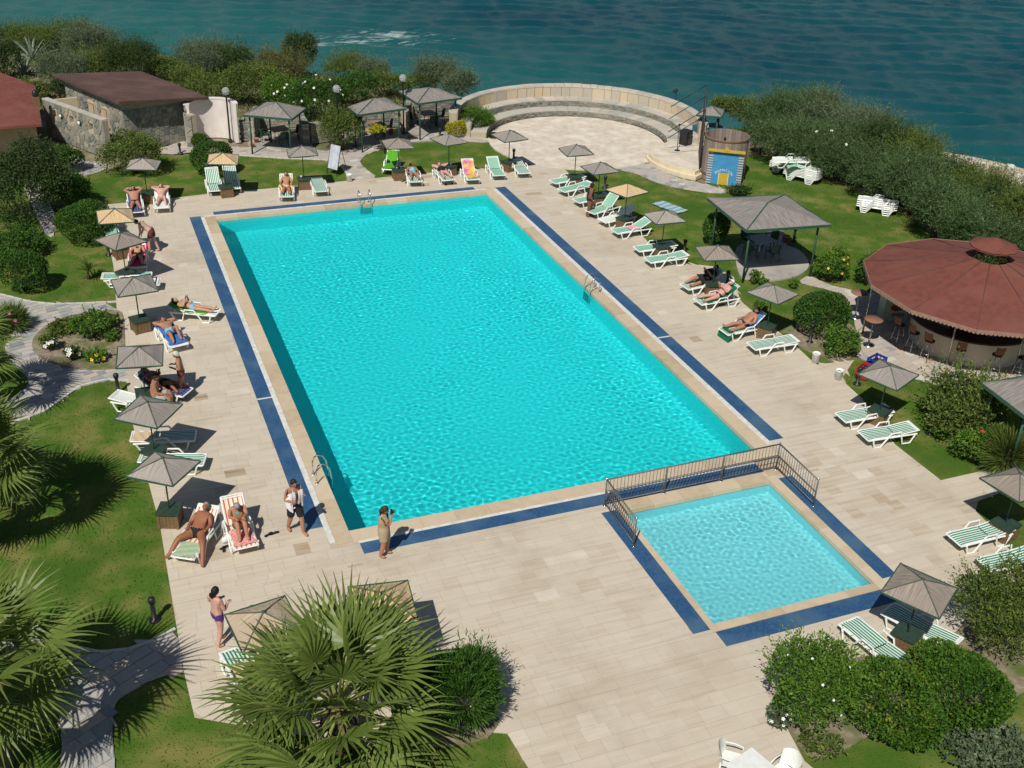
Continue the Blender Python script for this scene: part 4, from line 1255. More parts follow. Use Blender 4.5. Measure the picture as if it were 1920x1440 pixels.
m_reed2 = reedM('weathered_reed_pale', (.43, .38, .335), (.25, .225, .20), (.32, .285, .25))
m_reed3 = reedM('weathered_reed_brown', (.36, .30, .25), (.19, .16, .135), (.26, .22, .185))
GREYS = [canopy_mesh(m_) for m_ in (m_grey_reed, m_reed2, m_reed3)]
CAN = {'tan': canopy_mesh(m_tan_reed), 'dun': canopy_mesh(reedM('dun_reed', (.54, .43, .31), (.35, .27, .18), (.45, .36, .26)))}
mb = MB()
h = 1.39 / 2
for k in range(4):
    a = (-h if k in (0, 3) else h, -h if k < 2 else h)
    mb.bar((a[0], a[1], .012), (0, 0, .337), .035, .02)
m_rib = M('grey_green_rib', (.085, .11, .085), .6, (.12, .13, .10), 12, 3)
RIB1 = MB().bar((-h, -h, .010), (0, 0, .335), .026, .018).mesh('rib', m_rib)
RIM1 = MB().bar((-h, -h, -.015), (h, -h, -.015), .026, .038).mesh('rim_board', m_green_p)
POLE = MB().tube([(0, 0, .02), (0, 0, 2.12)], .022, 8).mesh('pole', m_green_p)
mb = MB(); mb.ball((0, 0, .345), (.045, .045, .03), 8); CAP = mb.mesh('cap', m_green_p)
mb = MB()
for k in range(4):
    for j in range(5):
        a = -.2 + j * .1
        p = (a, -.25, .24) if k == 0 else (a, .25, .24) if k == 1 else (-.25, a, .24) if k == 2 else (.25, a, .24)
        mb.box(p, (.094, .03, .44) if k < 2 else (.03, .094, .44))
for sx in (-1, 1):
    for sy in (-1, 1):
        mb.box((sx * .25, sy * .25, .23), (.07, .07, .46))
BOXB = mb.mesh('box_body', m_wood)
BOXT = MB().box((0, 0, .49), (.62, .62, .05)).mesh('box_lid', M('lid_paint', (.022, .048, .034), .55, (.035, .06, .042), 7, 4))


def parasol(apex, corner, col, label, box=True):
    a = P(*apex, 2.13); c = P(*corner, 1.80)
    ang = math.atan2(c[1] - a[1], c[0] - a[0]) + math.radians(135)
    r = empty('parasol', (a[0], a[1], .02), ang); tag(r, label, 'parasol', 'reed parasols round the pool')
    o = link('canopy', random.choice(GREYS) if col == 'grey' else CAN[col], r); o.location = (0, 0, 1.80); o.rotation_euler = (random.gauss(0, .035), random.gauss(0, .035), 0)
    for k in range(4):
        q = link('rib', RIB1, o); q.rotation_euler = (0, 0, k * math.pi / 2)
        q = link('rim_board', RIM1, o); q.rotation_euler = (0, 0, k * math.pi / 2)
    link('cap', CAP, o)
    link('pole', POLE, r)
    if box:
        b = empty('parasol_box', (a[0], a[1], .02), ang + .1 + random.uniform(-.2, .2))
        tag(b, 'wooden ballast box with green lid at the foot of the ' + label.replace('reed parasol', 'parasol'), 'box', 'ballast boxes of the parasols')
        if len(b['label'].split()) > 16: b['label'] = ' '.join(('green lidded wooden box under the ' + label.replace('reed parasol', 'parasol')).split()[:16])
        link('body', BOXB, b); link('lid', BOXT, b)
    return r


PAR = [((267, 297), (232, 320), 'grey', 'grey reed parasol over two sunbathers near stone house'),
       ((417, 287), (395, 307), 'tan', 'pale reed parasol in front of round clipped bush'),
       ((566, 274), (542, 296), 'grey', 'grey reed parasol beside the menu board'),
       ((746, 259), (725, 281), 'grey', 'grey reed parasol over the bright green towel'),
       ((842, 252), (837, 272), 'grey', 'grey reed parasol left of the orange towel'),
       ((956, 245), (949, 264), 'grey', 'grey reed parasol nearest the amphitheatre floor'),
       ((1081, 272), (1070, 290), 'grey', 'grey reed parasol before the amphitheatre floor'),
       ((1126, 305), (1117, 325), 'grey', 'grey reed parasol behind the woman in black'),
       ((1177, 345), (1175, 371), 'tan', 'tan reed parasol on the right of the pool'),
       ((1248, 395), (1232, 421), 'grey', 'grey reed parasol beside the towel on grass'),
       ((1346, 461), (1321, 489), 'grey', 'grey reed parasol touching the gazebo post'),
       ((1451, 535), (1457, 568), 'grey', 'grey reed parasol by the double-domed bush'),
       ((1669, 686), (1684, 735), 'grey', 'grey reed parasol before the red drinks crate'),
       ((1914, 890), (1912, 971), 'grey', 'grey reed parasol cut by the right edge'),
       ((1729, 1087), (1761, 1159), 'grey', 'grey reed parasol at the corner of children pool'),
       ((214, 392), (186, 420), 'tan', 'tan reed parasol beside the wide clipped bush'),
       ((225, 437), (216, 471), 'grey', 'grey reed parasol beside the bending man'),
       ((250, 520), (221, 556), 'grey', 'grey reed parasol by the woman on green towel'),
       ((260, 651), (216, 692), 'grey', 'grey reed parasol beside the white haired woman'),
       ((276, 754), (294, 802), 'grey', 'grey reed parasol second above the red striped loungers'),
       ((304, 860), (326, 919), 'grey', 'grey reed parasol next to the red striped loungers'),
       ((494, 1149), (457, 1224), 'dun', 'tan reed parasol left, behind the big palm'),
       ((717, 1112), (653, 1105), 'tan', 'tan reed parasol right, behind the big palm')]
for a, c, col, lab in PAR: parasol(a, c, col, lab)


# ------------------------------------------------------------------ sun loungers
def rot_pt(x, z, A, hx=1.05, hz=.33):
    return hx + (x - hx) * math.cos(A) - 0 * math.sin(A), hz + (x - hx) * math.sin(A)


LCACHE = {}
def lounger_meshes(style, adeg):
    key = (style, adeg)
    if key in LCACHE: return LCACHE[key]
    A = math.radians(adeg)
    W2 = .31
    rails, legs = [], []
    for s in (-1, 1):
        mb = MB()
        mb.tube([(.0, s * W2, .30), (1.05, s * W2, .30), (1.78, s * W2, .30)], [(.03, .03)] * 3, 6, smooth=False)
        rails.append(mb.mesh('side_rail', m_white))
        mb = MB()
        y = s * (W2 + .035)
        z = [(.16, .31), (.25, .022), (.47, .022), (.80, .47), (1.14, .47), (1.27, .022), (1.55, .022), (1.70, .31)]
        mb.tube([(x_, y, z_) for x_, z_ in z], [(.026, .03)] * len(z), 6, smooth=False)
        legs.append(mb.mesh('leg_frame', m_white))
    def panel(x0, x1, ang, name):
        mb = MB(); mf = MB()
        def pt(x, y, dz):
            if ang:
                X, Z = rot_pt(x, 0, ang)
                return (X - dz * math.sin(ang), y, Z + dz * math.cos(ang))
            return (x, y, .33 + dz + (-.03 * (x / .18 - 1) ** 2 if x < .18 else 0))
        xs_ = np.linspace(x0, x1, 8)
        vs, fs = [], []
        ny_ = 5
        for x in xs_:
            for j in range(ny_):
                y = (-1 + 2 * j / (ny_ - 1)) * (W2 - .035)
                vs.append(pt(x, y, .005 - .018 * (1 - (2 * j / (ny_ - 1) - 1) ** 2)))
        for i in range(7):
            for j in range(ny_ - 1):
                a = i * ny_ + j
                fs.append((a, a + ny_, a + ny_ + 1, a + 1))
        mb.add(vs, fs, 0, True); mb.add([(x, y, z - .012) for x, y, z in vs], [tuple(reversed(f)) for f in fs], 0, True)
        sling = mb.mesh(name + '_sling', m_sling[style])
        for s in (-1, 1):
            mf.tube([pt(x, s * (W2 - .02), 0) for x in np.linspace(x0, x1, 5)], [(.026, .02)] * 5, 6, smooth=False)
        for x in ((x0,) if not ang else (x1, x1 - .06)):
            mf.tube([pt(x + .02 - .02, y, .0) for y in (-W2 + .02, -W2 * .5, 0, W2 * .5, W2 - .02)], [(.028, .02)] * 5, 6, smooth=False)
        fr_ = mf.mesh(name + '_frame', m_white)
        return sling, fr_
    seat = panel(.0, 1.03, 0, 'seat')
    back = panel(1.07, 1.86, A if A else 1e-6, 'back')
    prop = None
    if adeg > 12:
        X, Z = rot_pt(1.55, 0, A)
        mb = MB()
        for s in (-1, 1): mb.tube([(X, s * .2, Z - .02), (1.62, s * .2, .29)], .014, 5)
        mb.tube([(1.62, -.2, .29), (1.62, .2, .29)], .014, 5)
        prop = mb.mesh('back_prop', m_white)
    LCACHE[key] = (rails, legs, seat, back, prop)
    return LCACHE[key]


def lounger_at(loc, rz, style, adeg, label, group='sun loungers round the pool'):
    rails, legs, seat, back, prop = lounger_meshes(style, adeg)
    r = empty('sun_lounger', loc, rz); tag(r, label, 'sun lounger', group)
    for k in range(2):
        link('side_rail', rails[k], r); link('leg_frame', legs[k], r)
    f_ = link('seat_frame', seat[1], r); link('seat_sling', seat[0], f_)
    b_ = link('backrest', back[1], r); link('back_sling', back[0], b_)
    if prop: link('back_prop', prop, r)
    return r


def lounger(foot, head, style, adeg, label, base=.022):
    a, b = P(*foot, base + .31), P(*head, base + .31)
    rz = math.atan2(b[1] - a[1], b[0] - a[0])
    return lounger_at((a[0], a[1], base), rz, style, adeg, label)


m_cloth = lambda n, c, c2=None, s=9: M(n, c, .9, c2 or tuple(x * .85 for x in c), s, 3, bump=.2, bscale=40, coord='obj')
C_ = {'green': m_cloth('green_towel', (.10, .36, .02), (.07, .28, .02)), 'orange': M('orange_towel', (.78, .33, .03), .9, (.72, .60, .12), 14, 3, col3=(.50, .10, .40), scale3=3.0, coord='obj'),
      'pink': m_cloth('pink_towel', (.72, .03, .16), (.60, .02, .12)), 'palepink': m_cloth('pale_pink_cloth', (.70, .33, .40)), 'yellow': M('yellow_towel', (.72, .45, .08), .9, (.66, .55, .30), 8, 2, coord='obj'),
      'dkgreen': m_cloth('dark_green_towel', (.0, .14, .06), (.0, .11, .05)), 'blue': m_cloth('blue_towel', (.04, .13, .40), (.05, .17, .46)), 'lblue': stripes('blue_striped_towel', (.05, .15, .42), (.10, .24, .55), .07, .5),
      'beige': m_cloth('beige_towel', (.62, .48, .32), (.55, .42, .27)), 'mint': M('mint_towel', (.30, .42, .26), .9, (.42, .50, .34), 30, 3, coord='obj'), 'red': M('red_pattern_towel', (.60, .14, .13), .9, (.75, .45, .40), 25, 2, coord='obj'),
      'navy': stripes('navy_striped_towel', (.035, .04, .10), (.14, .12, .22), .11, .5), 'white': m_cloth('white_towel', (.78, .76, .77), (.70, .69, .71)), 'bw': stripes('black_white_towel', (.03, .03, .05), (.75, .75, .75), .16, .35, 0),
      'black': m_cloth('black_cloth', (.015, .016, .02)), 'wy': stripes('white_yellow_towel', (.60, .42, .08), (.74, .73, .70), .2, .3), 'brownred': m_cloth('maroon_cloth', (.16, .045, .05)), 'khaki': m_cloth('khaki_cloth', (.44, .33, .22)), 'greyc': m_cloth('grey_cloth', (.40, .39, .36)),
      'teal': m_cloth('teal_cloth', (.12, .42, .45)), 'purple': m_cloth('purple_cloth', (.10, .03, .22)), 'ltblue': m_cloth('light_blue_cloth', (.22, .50, .70))}


def towel(L_, adeg, x0, x1, mat, label, w=.60, hang=0.0):
    """cloth following seat and backrest of lounger L_"""
    A = math.radians(adeg)
    mb = MB(); xs_ = np.linspace(x0, x1, 16); ny_ = 9
    vs = []
    for i, x in enumerate(xs_):
        for j in range(ny_):
            y = (-1 + 2 * j / (ny_ - 1)) * w / 2 * (1 + .03 * math.sin(i * 1.3))
            zz = .345 + .010 * math.sin(i * 1.1 + j * .9) + .006 * math.sin(j * 2.3)
            if abs(y) > .33: zz -= (abs(y) - .33) * 1.2
            if x > 1.05 and adeg:
                X, Z = rot_pt(x, 0, A); vs.append((X - (zz - .33) * math.sin(A), y, Z + (zz - .33) * math.cos(A)))
            else: vs.append((x, y, zz - (hang * max(0, .12 - x) * 3)))
    fs = [(i * ny_ + j, (i + 1) * ny_ + j, (i + 1) * ny_ + j + 1, i * ny_ + j + 1) for i in range(15) for j in range(ny_ - 1)]
    mb.add(vs, fs, 0, True); mb.add([(x, y, z - .012) for x, y, z in vs], [tuple(reversed(f)) for f in fs], 0, True)
    o = mb.build('towel', C_[mat]); o.matrix_world = Matrix.Translation(L_.location) @ Matrix.Rotation(L_.rotation_euler[2], 4, 'Z')
    tag(o, label, 'towel')
    return o


LN = {}
def LG(key, foot, head, style, adeg, label):
    LN[key] = (lounger(foot, head, style, adeg, label), adeg)


LG('a1', (256, 398), (250, 362), 'blue', 45, 'lounger under the sunbather in dark trunks by stone house parasol')
LG('a2', (303, 390), (304, 354), 'white', 30, 'white lounger under the sunbather right of the stone house parasol')
LG('a3', (405, 358), (393, 322), 'green', 52, 'left of two upright green striped loungers by pale parasol')
LG('a4', (438, 354), (426, 320), 'green', 52, 'right of two upright green striped loungers by pale parasol')
LG('a5', (537, 369), (538, 333), 'green', 42, 'lounger of the sunbather with yellow towel near menu board')
LG('a6', (603, 359), (590, 332), 'green', 4, 'flat green striped lounger right of the yellow towel sunbather')
LG('a7', (728, 318), (744, 288), 'green', 42, 'lounger covered by the bright green towel on the grass')
LG('a8', (780, 341), (768, 316), 'green', 10, 'lounger of the sunbather with the blue hat')
LG('a9', (842, 338), (819, 314), 'green', 10, 'lounger of the sunbather left of the orange towel')
LG('a10', (888, 337), (866, 302), 'mint', 40, 'lounger covered by the orange towel')
LG('a11', (937, 329), (914, 297), 'mint', 30, 'mint lounger with raised back right of the orange towel')
LG('a12', (984, 325), (966, 303), 'green', 8, 'green striped lounger last in the row before the amphitheatre')
LG('b1', (1036, 341), (1092, 331), 'mint', 4, 'first mint lounger of the right column beneath the amphitheatre')
LG('b2', (1052, 357), (1108, 345), 'mint', 6, 'second mint lounger of the right column behind woman in black')
LG('b3', (1080, 377), (1140, 366), 'mint', 4, 'shaded mint lounger hidden behind the woman in black')
LG('b4', (1106, 398), (1160, 382), 'mint', 45, 'mint lounger with steep back beside the woman in black')
LG('b5', (1128, 414), (1186, 402), 'white', 30, 'white lounger in the shade of the tan right parasol')
LG('b6', (1152, 434), (1216, 424), 'mint', 26, 'mint lounger with a pale pink cloth on it')
LG('b7', (1193, 467), (1262, 459), 'mint', 4, 'flat mint lounger behind the one with a white bottle')
LG('b8', (1214, 488), (1288, 478), 'mint', 6, 'flat mint lounger nearest the shaded round bush')
LG('b9', (1283, 538), (1352, 524), 'green', 38, 'lounger of the person in dark clothes by the gazebo')
LG('b10', (1308, 566), (1382, 553), 'green', 38, 'lounger of the sunbather in a white cap')
LG('b11', (1356, 622), (1434, 606), 'green', 42, 'lounger with blue towel on its back')
LG('b12', (1408, 649), (1490, 637), 'green', 4, 'flat green striped lounger beside the double-domed bush')
LG('c1', (1576, 783), (1668, 768), 'green', 4, 'rear of two flat green loungers beside the red crate parasol')
LG('c2', (1618, 817), (1712, 803), 'green', 6, 'front of two flat green loungers beside the red crate parasol')
LG('c3', (1788, 1012), (1896, 986), 'green', 6, 'rear of two green loungers at the right edge')
LG('c4', (1846, 1060), (1950, 1036), 'green', 6, 'front of two green loungers at the right edge')
LG('c5', (1590, 1163), (1668, 1228), 'green', 6, 'sunny green lounger between children pool and clipped bushes')
LG('c6', (1664, 1140), (1764, 1196), 'green', 6, 'shaded green lounger under the children pool parasol')
LG('d1', (238, 462), (190, 432), 'mint', 45, 'mint lounger half hidden under the tan left parasol')
LG('d2', (256, 502), (262, 460), 'white', 20, 'lounger with pink towel beside the bending man')
LG('d3', (284, 516), (206, 520), 'mint', 4, 'mint lounger with black bag under left parasol')
LG('d4', (300, 528), (214, 532), 'white', 6, 'lounger draped with black and white striped towels')
LG('d5', (409, 586), (322, 578), 'white', 14, 'lounger of the woman on a green towel')
LG('d6', (337, 648), (300, 604), 'white', 10, 'lounger of the person in light blue shorts')
LG('d7', (352, 736), (258, 716), 'blue', 30, 'dark blue lounger in the shade beside the white haired woman')
LG('d8', (312, 760), (250, 750), 'white', 6, 'white lounger end sticking out from under the shade at lawn edge')
LG('d9', (366, 816), (256, 822), 'green', 4, 'shaded green lounger with a beige towel at its head')
LG('d10', (384, 862), (268, 862), 'green', 6, 'green lounger mostly hidden by the parasol near red striped pair')
LG('d11', (342, 1046), (408, 956), 'red', 34, 'red striped lounger of the tanned man')
LG('d12', (462, 1026), (428, 940), 'red', 50, 'red striped lounger of the seated grey haired woman')
LG('e1', (436, 1216), (472, 1282), 'green', 4, 'green lounger with beige towel beneath the left tan parasol')
LG('e2', (786, 1222), (722, 1268), 'green', 4, 'green lounger peeking out right behind the big palm')

towel(*LN['a7'], .1, 1.88, 'green', 'bright green towel covering a whole lounger on the grass', .64)
towel(*LN['a10'], .22, 1.8, 'orange', 'orange and purple patterned towel on a lounger')
towel(*LN['a5'], .75, 1.7, 'yellow', 'yellow towel under the sunbather near the menu board')
towel(*LN['b6'], .75, 1.15, 'palepink', 'pale pink cloth lying on a mint lounger', .5)
towel(*LN['b10'], .25, 1.85, 'dkgreen', 'dark green towel under the sunbather in a white cap', .64)
towel(*LN['b11'], 1.0, 1.84, 'lblue', 'blue towel on the raised back of a lounger')
towel(*LN['b11'], -.06, .30, 'dkgreen', 'dark green towel over the foot end of a lounger', .72, 1)
towel(*LN['d2'], .12, 1.85, 'pink', 'bright pink towel on a lounger by the bending man', .72)
towel(*LN['d4'], .05, .75, 'bw', 'black and white striped towel on the foot of a lounger', .66)
towel(*LN['d4'], 1.1, 1.8, 'wy', 'white and yellow towel on the head of a lounger', .62)
towel(*LN['d5'], .35, 1.85, 'green', 'green towel under the woman lying left of the pool', .66)
towel(*LN['d6'], .1, 1.85, 'blue', 'blue towel under the person in light blue shorts', .64)
towel(*LN['d9'], 1.15, 1.84, 'beige', 'beige towel on the head of a shaded green lounger')
towel(*LN['d11'], .02, .62, 'mint', 'mint flecked towel on the foot of the tanned man lounger')
towel(*LN['d12'], .08, .85, 'red', 'red patterned towel under the seated grey haired woman')
towel(*LN['e1'], .55, 1.1, 'beige', 'beige towel on the lounger under the left tan parasol')
towel(*LN['d7'], .15, 1.1, 'navy', 'dark striped towel on the lounger beside the white haired woman', .64)

# stacks of spare loungers on the back lawn
def stack(foot, head, n, dz, where, base=-.02):
    a, b = P(*foot, .1), P(*head, .1)
    rz = math.atan2(b[1] - a[1], b[0] - a[0])
    for k in range(n):
        pos = 'bottom' if k == 0 else 'top' if k == n - 1 else ['second', 'third', 'fourth', 'fifth', 'sixth'][k - 1]
        lounger_at((a[0], a[1], base + k * dz), rz, 'white', 0, f'white spare lounger, {pos} of the {where}', 'stacked spare loungers on the back lawn')
stack((1472, 328), (1534, 342), 6, .085, 'tall stack on the back lawn')
stack((1445, 314), (1488, 322), 4, .085, 'low stack left of the tall stack')
stack((1606, 388), (1672, 398), 4, .10, 'stack near the hedge above the bar roof')
a = P(1450, 300, .9); o = lounger_at((a[0], a[1], .62), -.35, 'white', 0, 'white spare lounger lying slanted across two stacks', 'stacked spare loungers on the back lawn')
o.rotation_euler = (.15, -.06, -.45)
mb = MB(); vs = []
for i in range(9):
    for j in range(7):
        vs.append((i * .12, j * .1, .05 * math.sin(i * .9 + j * .7) - .03 * abs(i - 4)))
mb.add(vs, [(i * 7 + j, (i + 1) * 7 + j, (i + 1) * 7 + j + 1, i * 7 + j + 1) for i in range(8) for j in range(6)], 0, True)
mb.add([(x, y, z - .015) for x, y, z in vs], [tuple(reversed((i * 7 + j, (i + 1) * 7 + j, (i + 1) * 7 + j + 1, i * 7 + j + 1))) for i in range(8) for j in range(6)], 0, True)
p = P(1478, 312, .85)
tag(mb.build('cloth', m_sling['mint'], loc=tuple(p), rz=-.3), 'mint sling cloth thrown over the low lounger stack', 'cloth')
# towel drying on the grass
mb = MB(); vs = []
for i in range(12):
    for j in range(6):
        vs.append((i * .15, j * .15, .035 + .015 * math.sin(i * 1.3 + j)))
fs = [(i * 6 + j, (i + 1) * 6 + j, (i + 1) * 6 + j + 1, i * 6 + j + 1) for i in range(11) for j in range(5)]
mb.add(vs, fs, 0, True); mb.add([(x, y, z - .02) for x, y, z in vs], [tuple(reversed(f)) for f in fs], 0, True)
a, b = P(1222, 384), P(1270, 396)
tag(mb.build('beach_towel', stripes('pastel_towel', (.22, .34, .48), (.45, .55, .55), .35, .5, 0, cc=(.30, .55, .42)), loc=(a[0], a[1], .03), rz=math.atan2(b[1] - a[1], b[0] - a[0]) - .25), 'pastel blue towel spread on the grass behind a grey parasol', 'towel')


# ------------------------------------------------------------------ shelters and gazebos
m_shel = reedM('grey_reed_roof', (.30, .27, .245), (.175, .16, .15), (.235, .21, .19), 16)
m_table = M('table_top', (.30, .22, .15), .6, (.22, .16, .11), 9, 4)
def chair_mesh():
    s = MB()
    s.box((0, 0, .44), (.44, .44, .03))
    return s
def plastic_chair(loc, rz, label, mat=None, group=None):
    r = empty('garden_chair', loc, rz); tag(r, label, 'chair', group)
    mat = mat or m_dkgreen
    mb = MB()
    vs = []
    for i in range(5):
        for j in range(5):
            vs.append((-.22 + .44 * i / 4, -.22 + .44 * j / 4, .43 - .015 * math.sin(math.pi * j / 4)))
    fs = [(i * 5 + j, (i + 1) * 5 + j, (i + 1) * 5 + j + 1, i * 5 + j + 1) for i in range(4) for j in range(4)]
    mb.add(vs, fs, 0, True); mb.add([(x, y, z - .02) for x, y, z in vs], [tuple(reversed(f)) for f in fs], 0, True)
    mb.build('seat', mat, r)
    mb = MB(); vs = []
    for i in range(9):
        t = -1 + 2 * i / 8
        for j in range(5):
            zz = .43 + .42 * j / 4 * (1 - .18 * t * t)
            vs.append((-.23 - .07 * j / 4 + .09 * t * t, .23 * t, zz))
    fs = [(i * 5 + j, i * 5 + j + 1, (i + 1) * 5 + j + 1, (i + 1) * 5 + j) for i in range(8) for j in range(4)]
    mb.add(vs, fs, 0, True); mb.add([(x - .02, y, z) for x, y, z in vs], [tuple(reversed(f)) for f in fs], 0, True)
    mb.build('backrest', mat, r)
    for sx in (-1, 1):
        for sy in (-1, 1):
            MB().tube([(sx * .19, sy * .19, .42), (sx * .23, sy * .22, 0)], [.02, .016], 6).build('leg', mat, r)
    for sy in (-1, 1):
        MB().tube([(-.24, sy * .23, .64), (.0, sy * .25, .64), (.19, sy * .24, .62), (.2, sy * .22, .43)], .016, 5).build('armrest', mat, r)
    return r


def table(loc, rz, label, w=.85, h=.72, top=None, leg=None):
    r = empty('table', loc, rz); tag(r, label, 'table')
    MB().box((0, 0, h - .02), (w, w, .04)).build('tabletop', top or m_table, r)
    for sx in (-1, 1):
        for sy in (-1, 1):
            MB().tube([(sx * (w / 2 - .07), sy * (w / 2 - .07), h - .03), (sx * (w / 2 - .05), sy * (w / 2 - .05), 0)], .02, 6).build('leg', leg or m_steel, r)
    return r


def gazebo(corners, zr, ztop, label, name='gazebo', inset=.25, zb=0.0, post=.045):
    c = np.array([(p[0], p[1]) for p in corners]); ce = c.mean(0)
    r = empty(name, (ce[0], ce[1], zb)); tag(r, label, 'gazebo')
    l = [(p - ce) for p in c]
    mb = MB(); N = 6; RV = []
    for k in range(4):
        a, b = l[k], l[(k + 1) % 4]
        ed = (b - a) / np.linalg.norm(b - a)
        vs = [(0, 0, ztop - zb)]; rows = [0]
        grid = []
        for i in range(N + 1):
            t = i / N
            row = []
            for j in range(N + 1):
                q = (a * (1 - j / N) + b * (j / N)) * t
                row.append((q[0], q[1], (ztop - zb) * (1 - t) + (zr - zb) * t - .03 * math.sin(math.pi * j / N) * t + .01 * math.sin(i * 3 + j * 2)))
            grid.append(row)
        vs = [p for row in grid for p in row]
        fs = [(i * (N + 1) + j, (i + 1) * (N + 1) + j, (i + 1) * (N + 1) + j + 1, i * (N + 1) + j + 1) for i in range(N) for j in range(N)]
        mb.add(vs, fs); mb.add([(x, y, z - .06) for x, y, z in vs], [tuple(reversed(f)) for f in fs])
        RV += 2 * [(float(p[0] * ed[0] + p[1] * ed[1]) + 9 * k, float(np.hypot(p[0], p[1])), k) for p in vs]
    ro = mb.build('roof', m_shel, r); set_reed(ro.data, RV)
    for k in range(4):
        a, b = l[k], l[(k + 1) % 4]
        MB().bar((a[0], a[1], zr - zb - .05), (b[0], b[1], zr - zb - .05), .05, .10).build('fascia', m_green_p, ro)
        MB().bar((a[0], a[1], zr - zb + .01), (0, 0, ztop - zb + .012), .05, .025).build('hip_board', m_green_p if k % 2 else m_shel, ro)
        q = l[k] * (1 - inset / np.linalg.norm(l[k]) * 1.4)
        MB().tube([(q[0], q[1], 0), (q[0], q[1], zr - zb + .05)], post, 8).build('post', m_green_p, r)
    return r


gazebo([P(u, v, 2.45) for u, v in [(1326, 371), (1472, 365), (1558, 421), (1400, 432)]], 2.45, 2.85, 'large open gazebo with grey reed roof on the right lawn', inset=.35)
g1 = [P(u, v, 2.15) for u, v in [(455, 215), (547, 223), (573, 203), (500, 191)]]
gazebo(g1, 2.15, 2.6, 'first grey roofed shelter, beside the curved white wall', 'garden_shelter')
g2 = [P(u, v, 2.15) for u, v in [(652, 201), (671, 215), (760, 203), (722, 182)]]
gazebo(g2, 2.15, 2.6, 'second grey roofed shelter, between the two taller globe lamps', 'garden_shelter')
g3 = [P(u, v, 2.15) for u, v in [(748, 171), (783, 194), (866, 183), (822, 165)]]
gazebo(g3, 2.15, 2.55, 'third grey roofed shelter, nearest the amphitheatre', 'garden_shelter')
gazebo([(19.4, -2.0), (19.2, -4.0), (21.4, -4.1), (21.5, -2.0)], 2.4, 2.95, 'grey roofed shelter cut by the right edge above roses', 'garden_shelter')
hut = [P(u, v, 1.9) for u, v in [(1306, 215), (1354, 219), (1358, 206), (1318, 203)]]
gazebo(hut, 1.9, 2.25, 'small hut with pale reed roof behind the stage screen', 'beach_hut', post=.05)
mb = MB(); c = np.mean(hut, 0); mb.box((c[0], c[1], .55), (1.5, 1.2, 1.1)); tag(mb.build('hut_counter', M('teal_board', (.02, .10, .13), .6, (.03, .13, .16), 6, 3)), 'dark teal boarded counter inside the small hut behind the screen', 'counter')

# tables and chairs in the shelters
for k, (gg, lab) in enumerate([(g1, 'first'), (g2, 'second'), (g3, 'third')]):
    c = np.mean(gg, 0)
    if k == 0: c = P(525, 258) * .7 + np.array([c[0], c[1], 0]) * .3
    if k == 1: c = P(702, 246) * .7 + np.array([c[0], c[1], 0]) * .3
    if k == 2: c = P(800, 228) * .7 + np.array([c[0], c[1], 0]) * .3
    x, y = c[0], c[1]
    table((x, y, 0), .2, f'square dining table inside the {lab} garden shelter', .95)
    for q, (dx, dy, rz) in enumerate([(-.75, .1, 0), (.1, -.75, 1.6), (.8, .1, 3.1)]):
        plastic_chair((x + dx, y + dy, 0), rz, f'green plastic chair {["left of", "in front of", "right of"][q]} the table in the {lab} shelter', None, 'chairs in the garden shelters')
    pf = MB(); pf.lathe([(.01, .03), (1.75, .03), (1.75, -.05)], (x, y - .3, 0), 28, smooth=False); tag(pf.build('shelter_floor', M('shelter_slab' + lab, (.38, .35, .31), .85, (.30, .28, .25), 3, 4)), kind='structure')
gt = P(1424, 478)
table((gt[0], gt[1], .05), .1, 'grey topped table under the large open gazebo', .95, top=M('grey_top', (.33, .35, .36), .5, (.28, .30, .31), 5, 3))
for q, (dx, dy, rz) in enumerate([(-.7, -.25, .3), (.1, -.8, 1.6), (.75, .35, 3.3), (-.2, .8, -1.4)]):
    plastic_chair((gt[0] + dx, gt[1] + dy, .05), rz, ['green chair left of the gazebo table', 'green chair in front of the gazebo table', 'green chair right of the gazebo table', 'green chair behind the gazebo table'][q], None, 'chairs under the gazebo')

# rough stone walls of the shelters: small stacked stones
def rubble(name, a, b, h, th, label, lean=0.0):
    a, b = np.array(a[:2]), np.array(b[:2]); L_ = np.linalg.norm(b - a); ang = math.atan2(b[1] - a[1], b[0] - a[0])
    r = empty(name, (a[0], a[1], 0), ang); tag(r, label, 'wall')
    MB().box((L_ / 2, 0, h / 2), (L_, th * .8, h)).build('core', m_mortar, r)
    mb = MB(); tn = []
    z = 0
    while z < h:
        dz = random.uniform(.09, .15); x = 0
        while x < L_:
            w = random.uniform(.14, .34)
            mb.box((min(x + w / 2, L_ - .05), 0, z + dz / 2), (w - .02, th + random.uniform(0, .06), dz - .018)); tn += [random.random()] * 6
            x += w
        z += dz
    me = mb.mesh('stones', m_stone); at = me.attributes.new('tone', 'FLOAT', 'FACE'); at.data.foreach_set('value', np.array(tn, np.float32))
    o = link('stones', me, r); o['kind'] = 'stuff'
    return r
rubble('stone_wall', P(440, 262), P(472, 262), 1.0, .35, 'rough stone wall left of the first garden shelter')
rubble('stone_wall', P(472, 264), P(484, 240), 1.1, .35, 'rough stone side wall of the first garden shelter, left side')
rubble('stone_wall', P(484, 240), P(560, 242), 1.1, .3, 'rough stone back wall of the first garden shelter')
rubble('stone_wall', P(560, 242), P(575, 272), 1.05, .35, 'rough stone side wall of the first garden shelter, right side')
rubble('stone_wall', P(582, 268), P(628, 262), 1.0, .35, 'rough stone wall between first shelter and feathery bush')
rubble('stone_wall', P(672, 240), P(745, 236), 1.0, .3, 'rough stone back wall of the second garden shelter')
rubble('stone_wall', P(758, 248), P(766, 225), 1.1, .35, 'rough stone pier wall between the second and third shelter')
rubble('stone_wall', P(775, 222), P(845, 216), .9, .3, 'rough stone back wall of the third garden shelter')

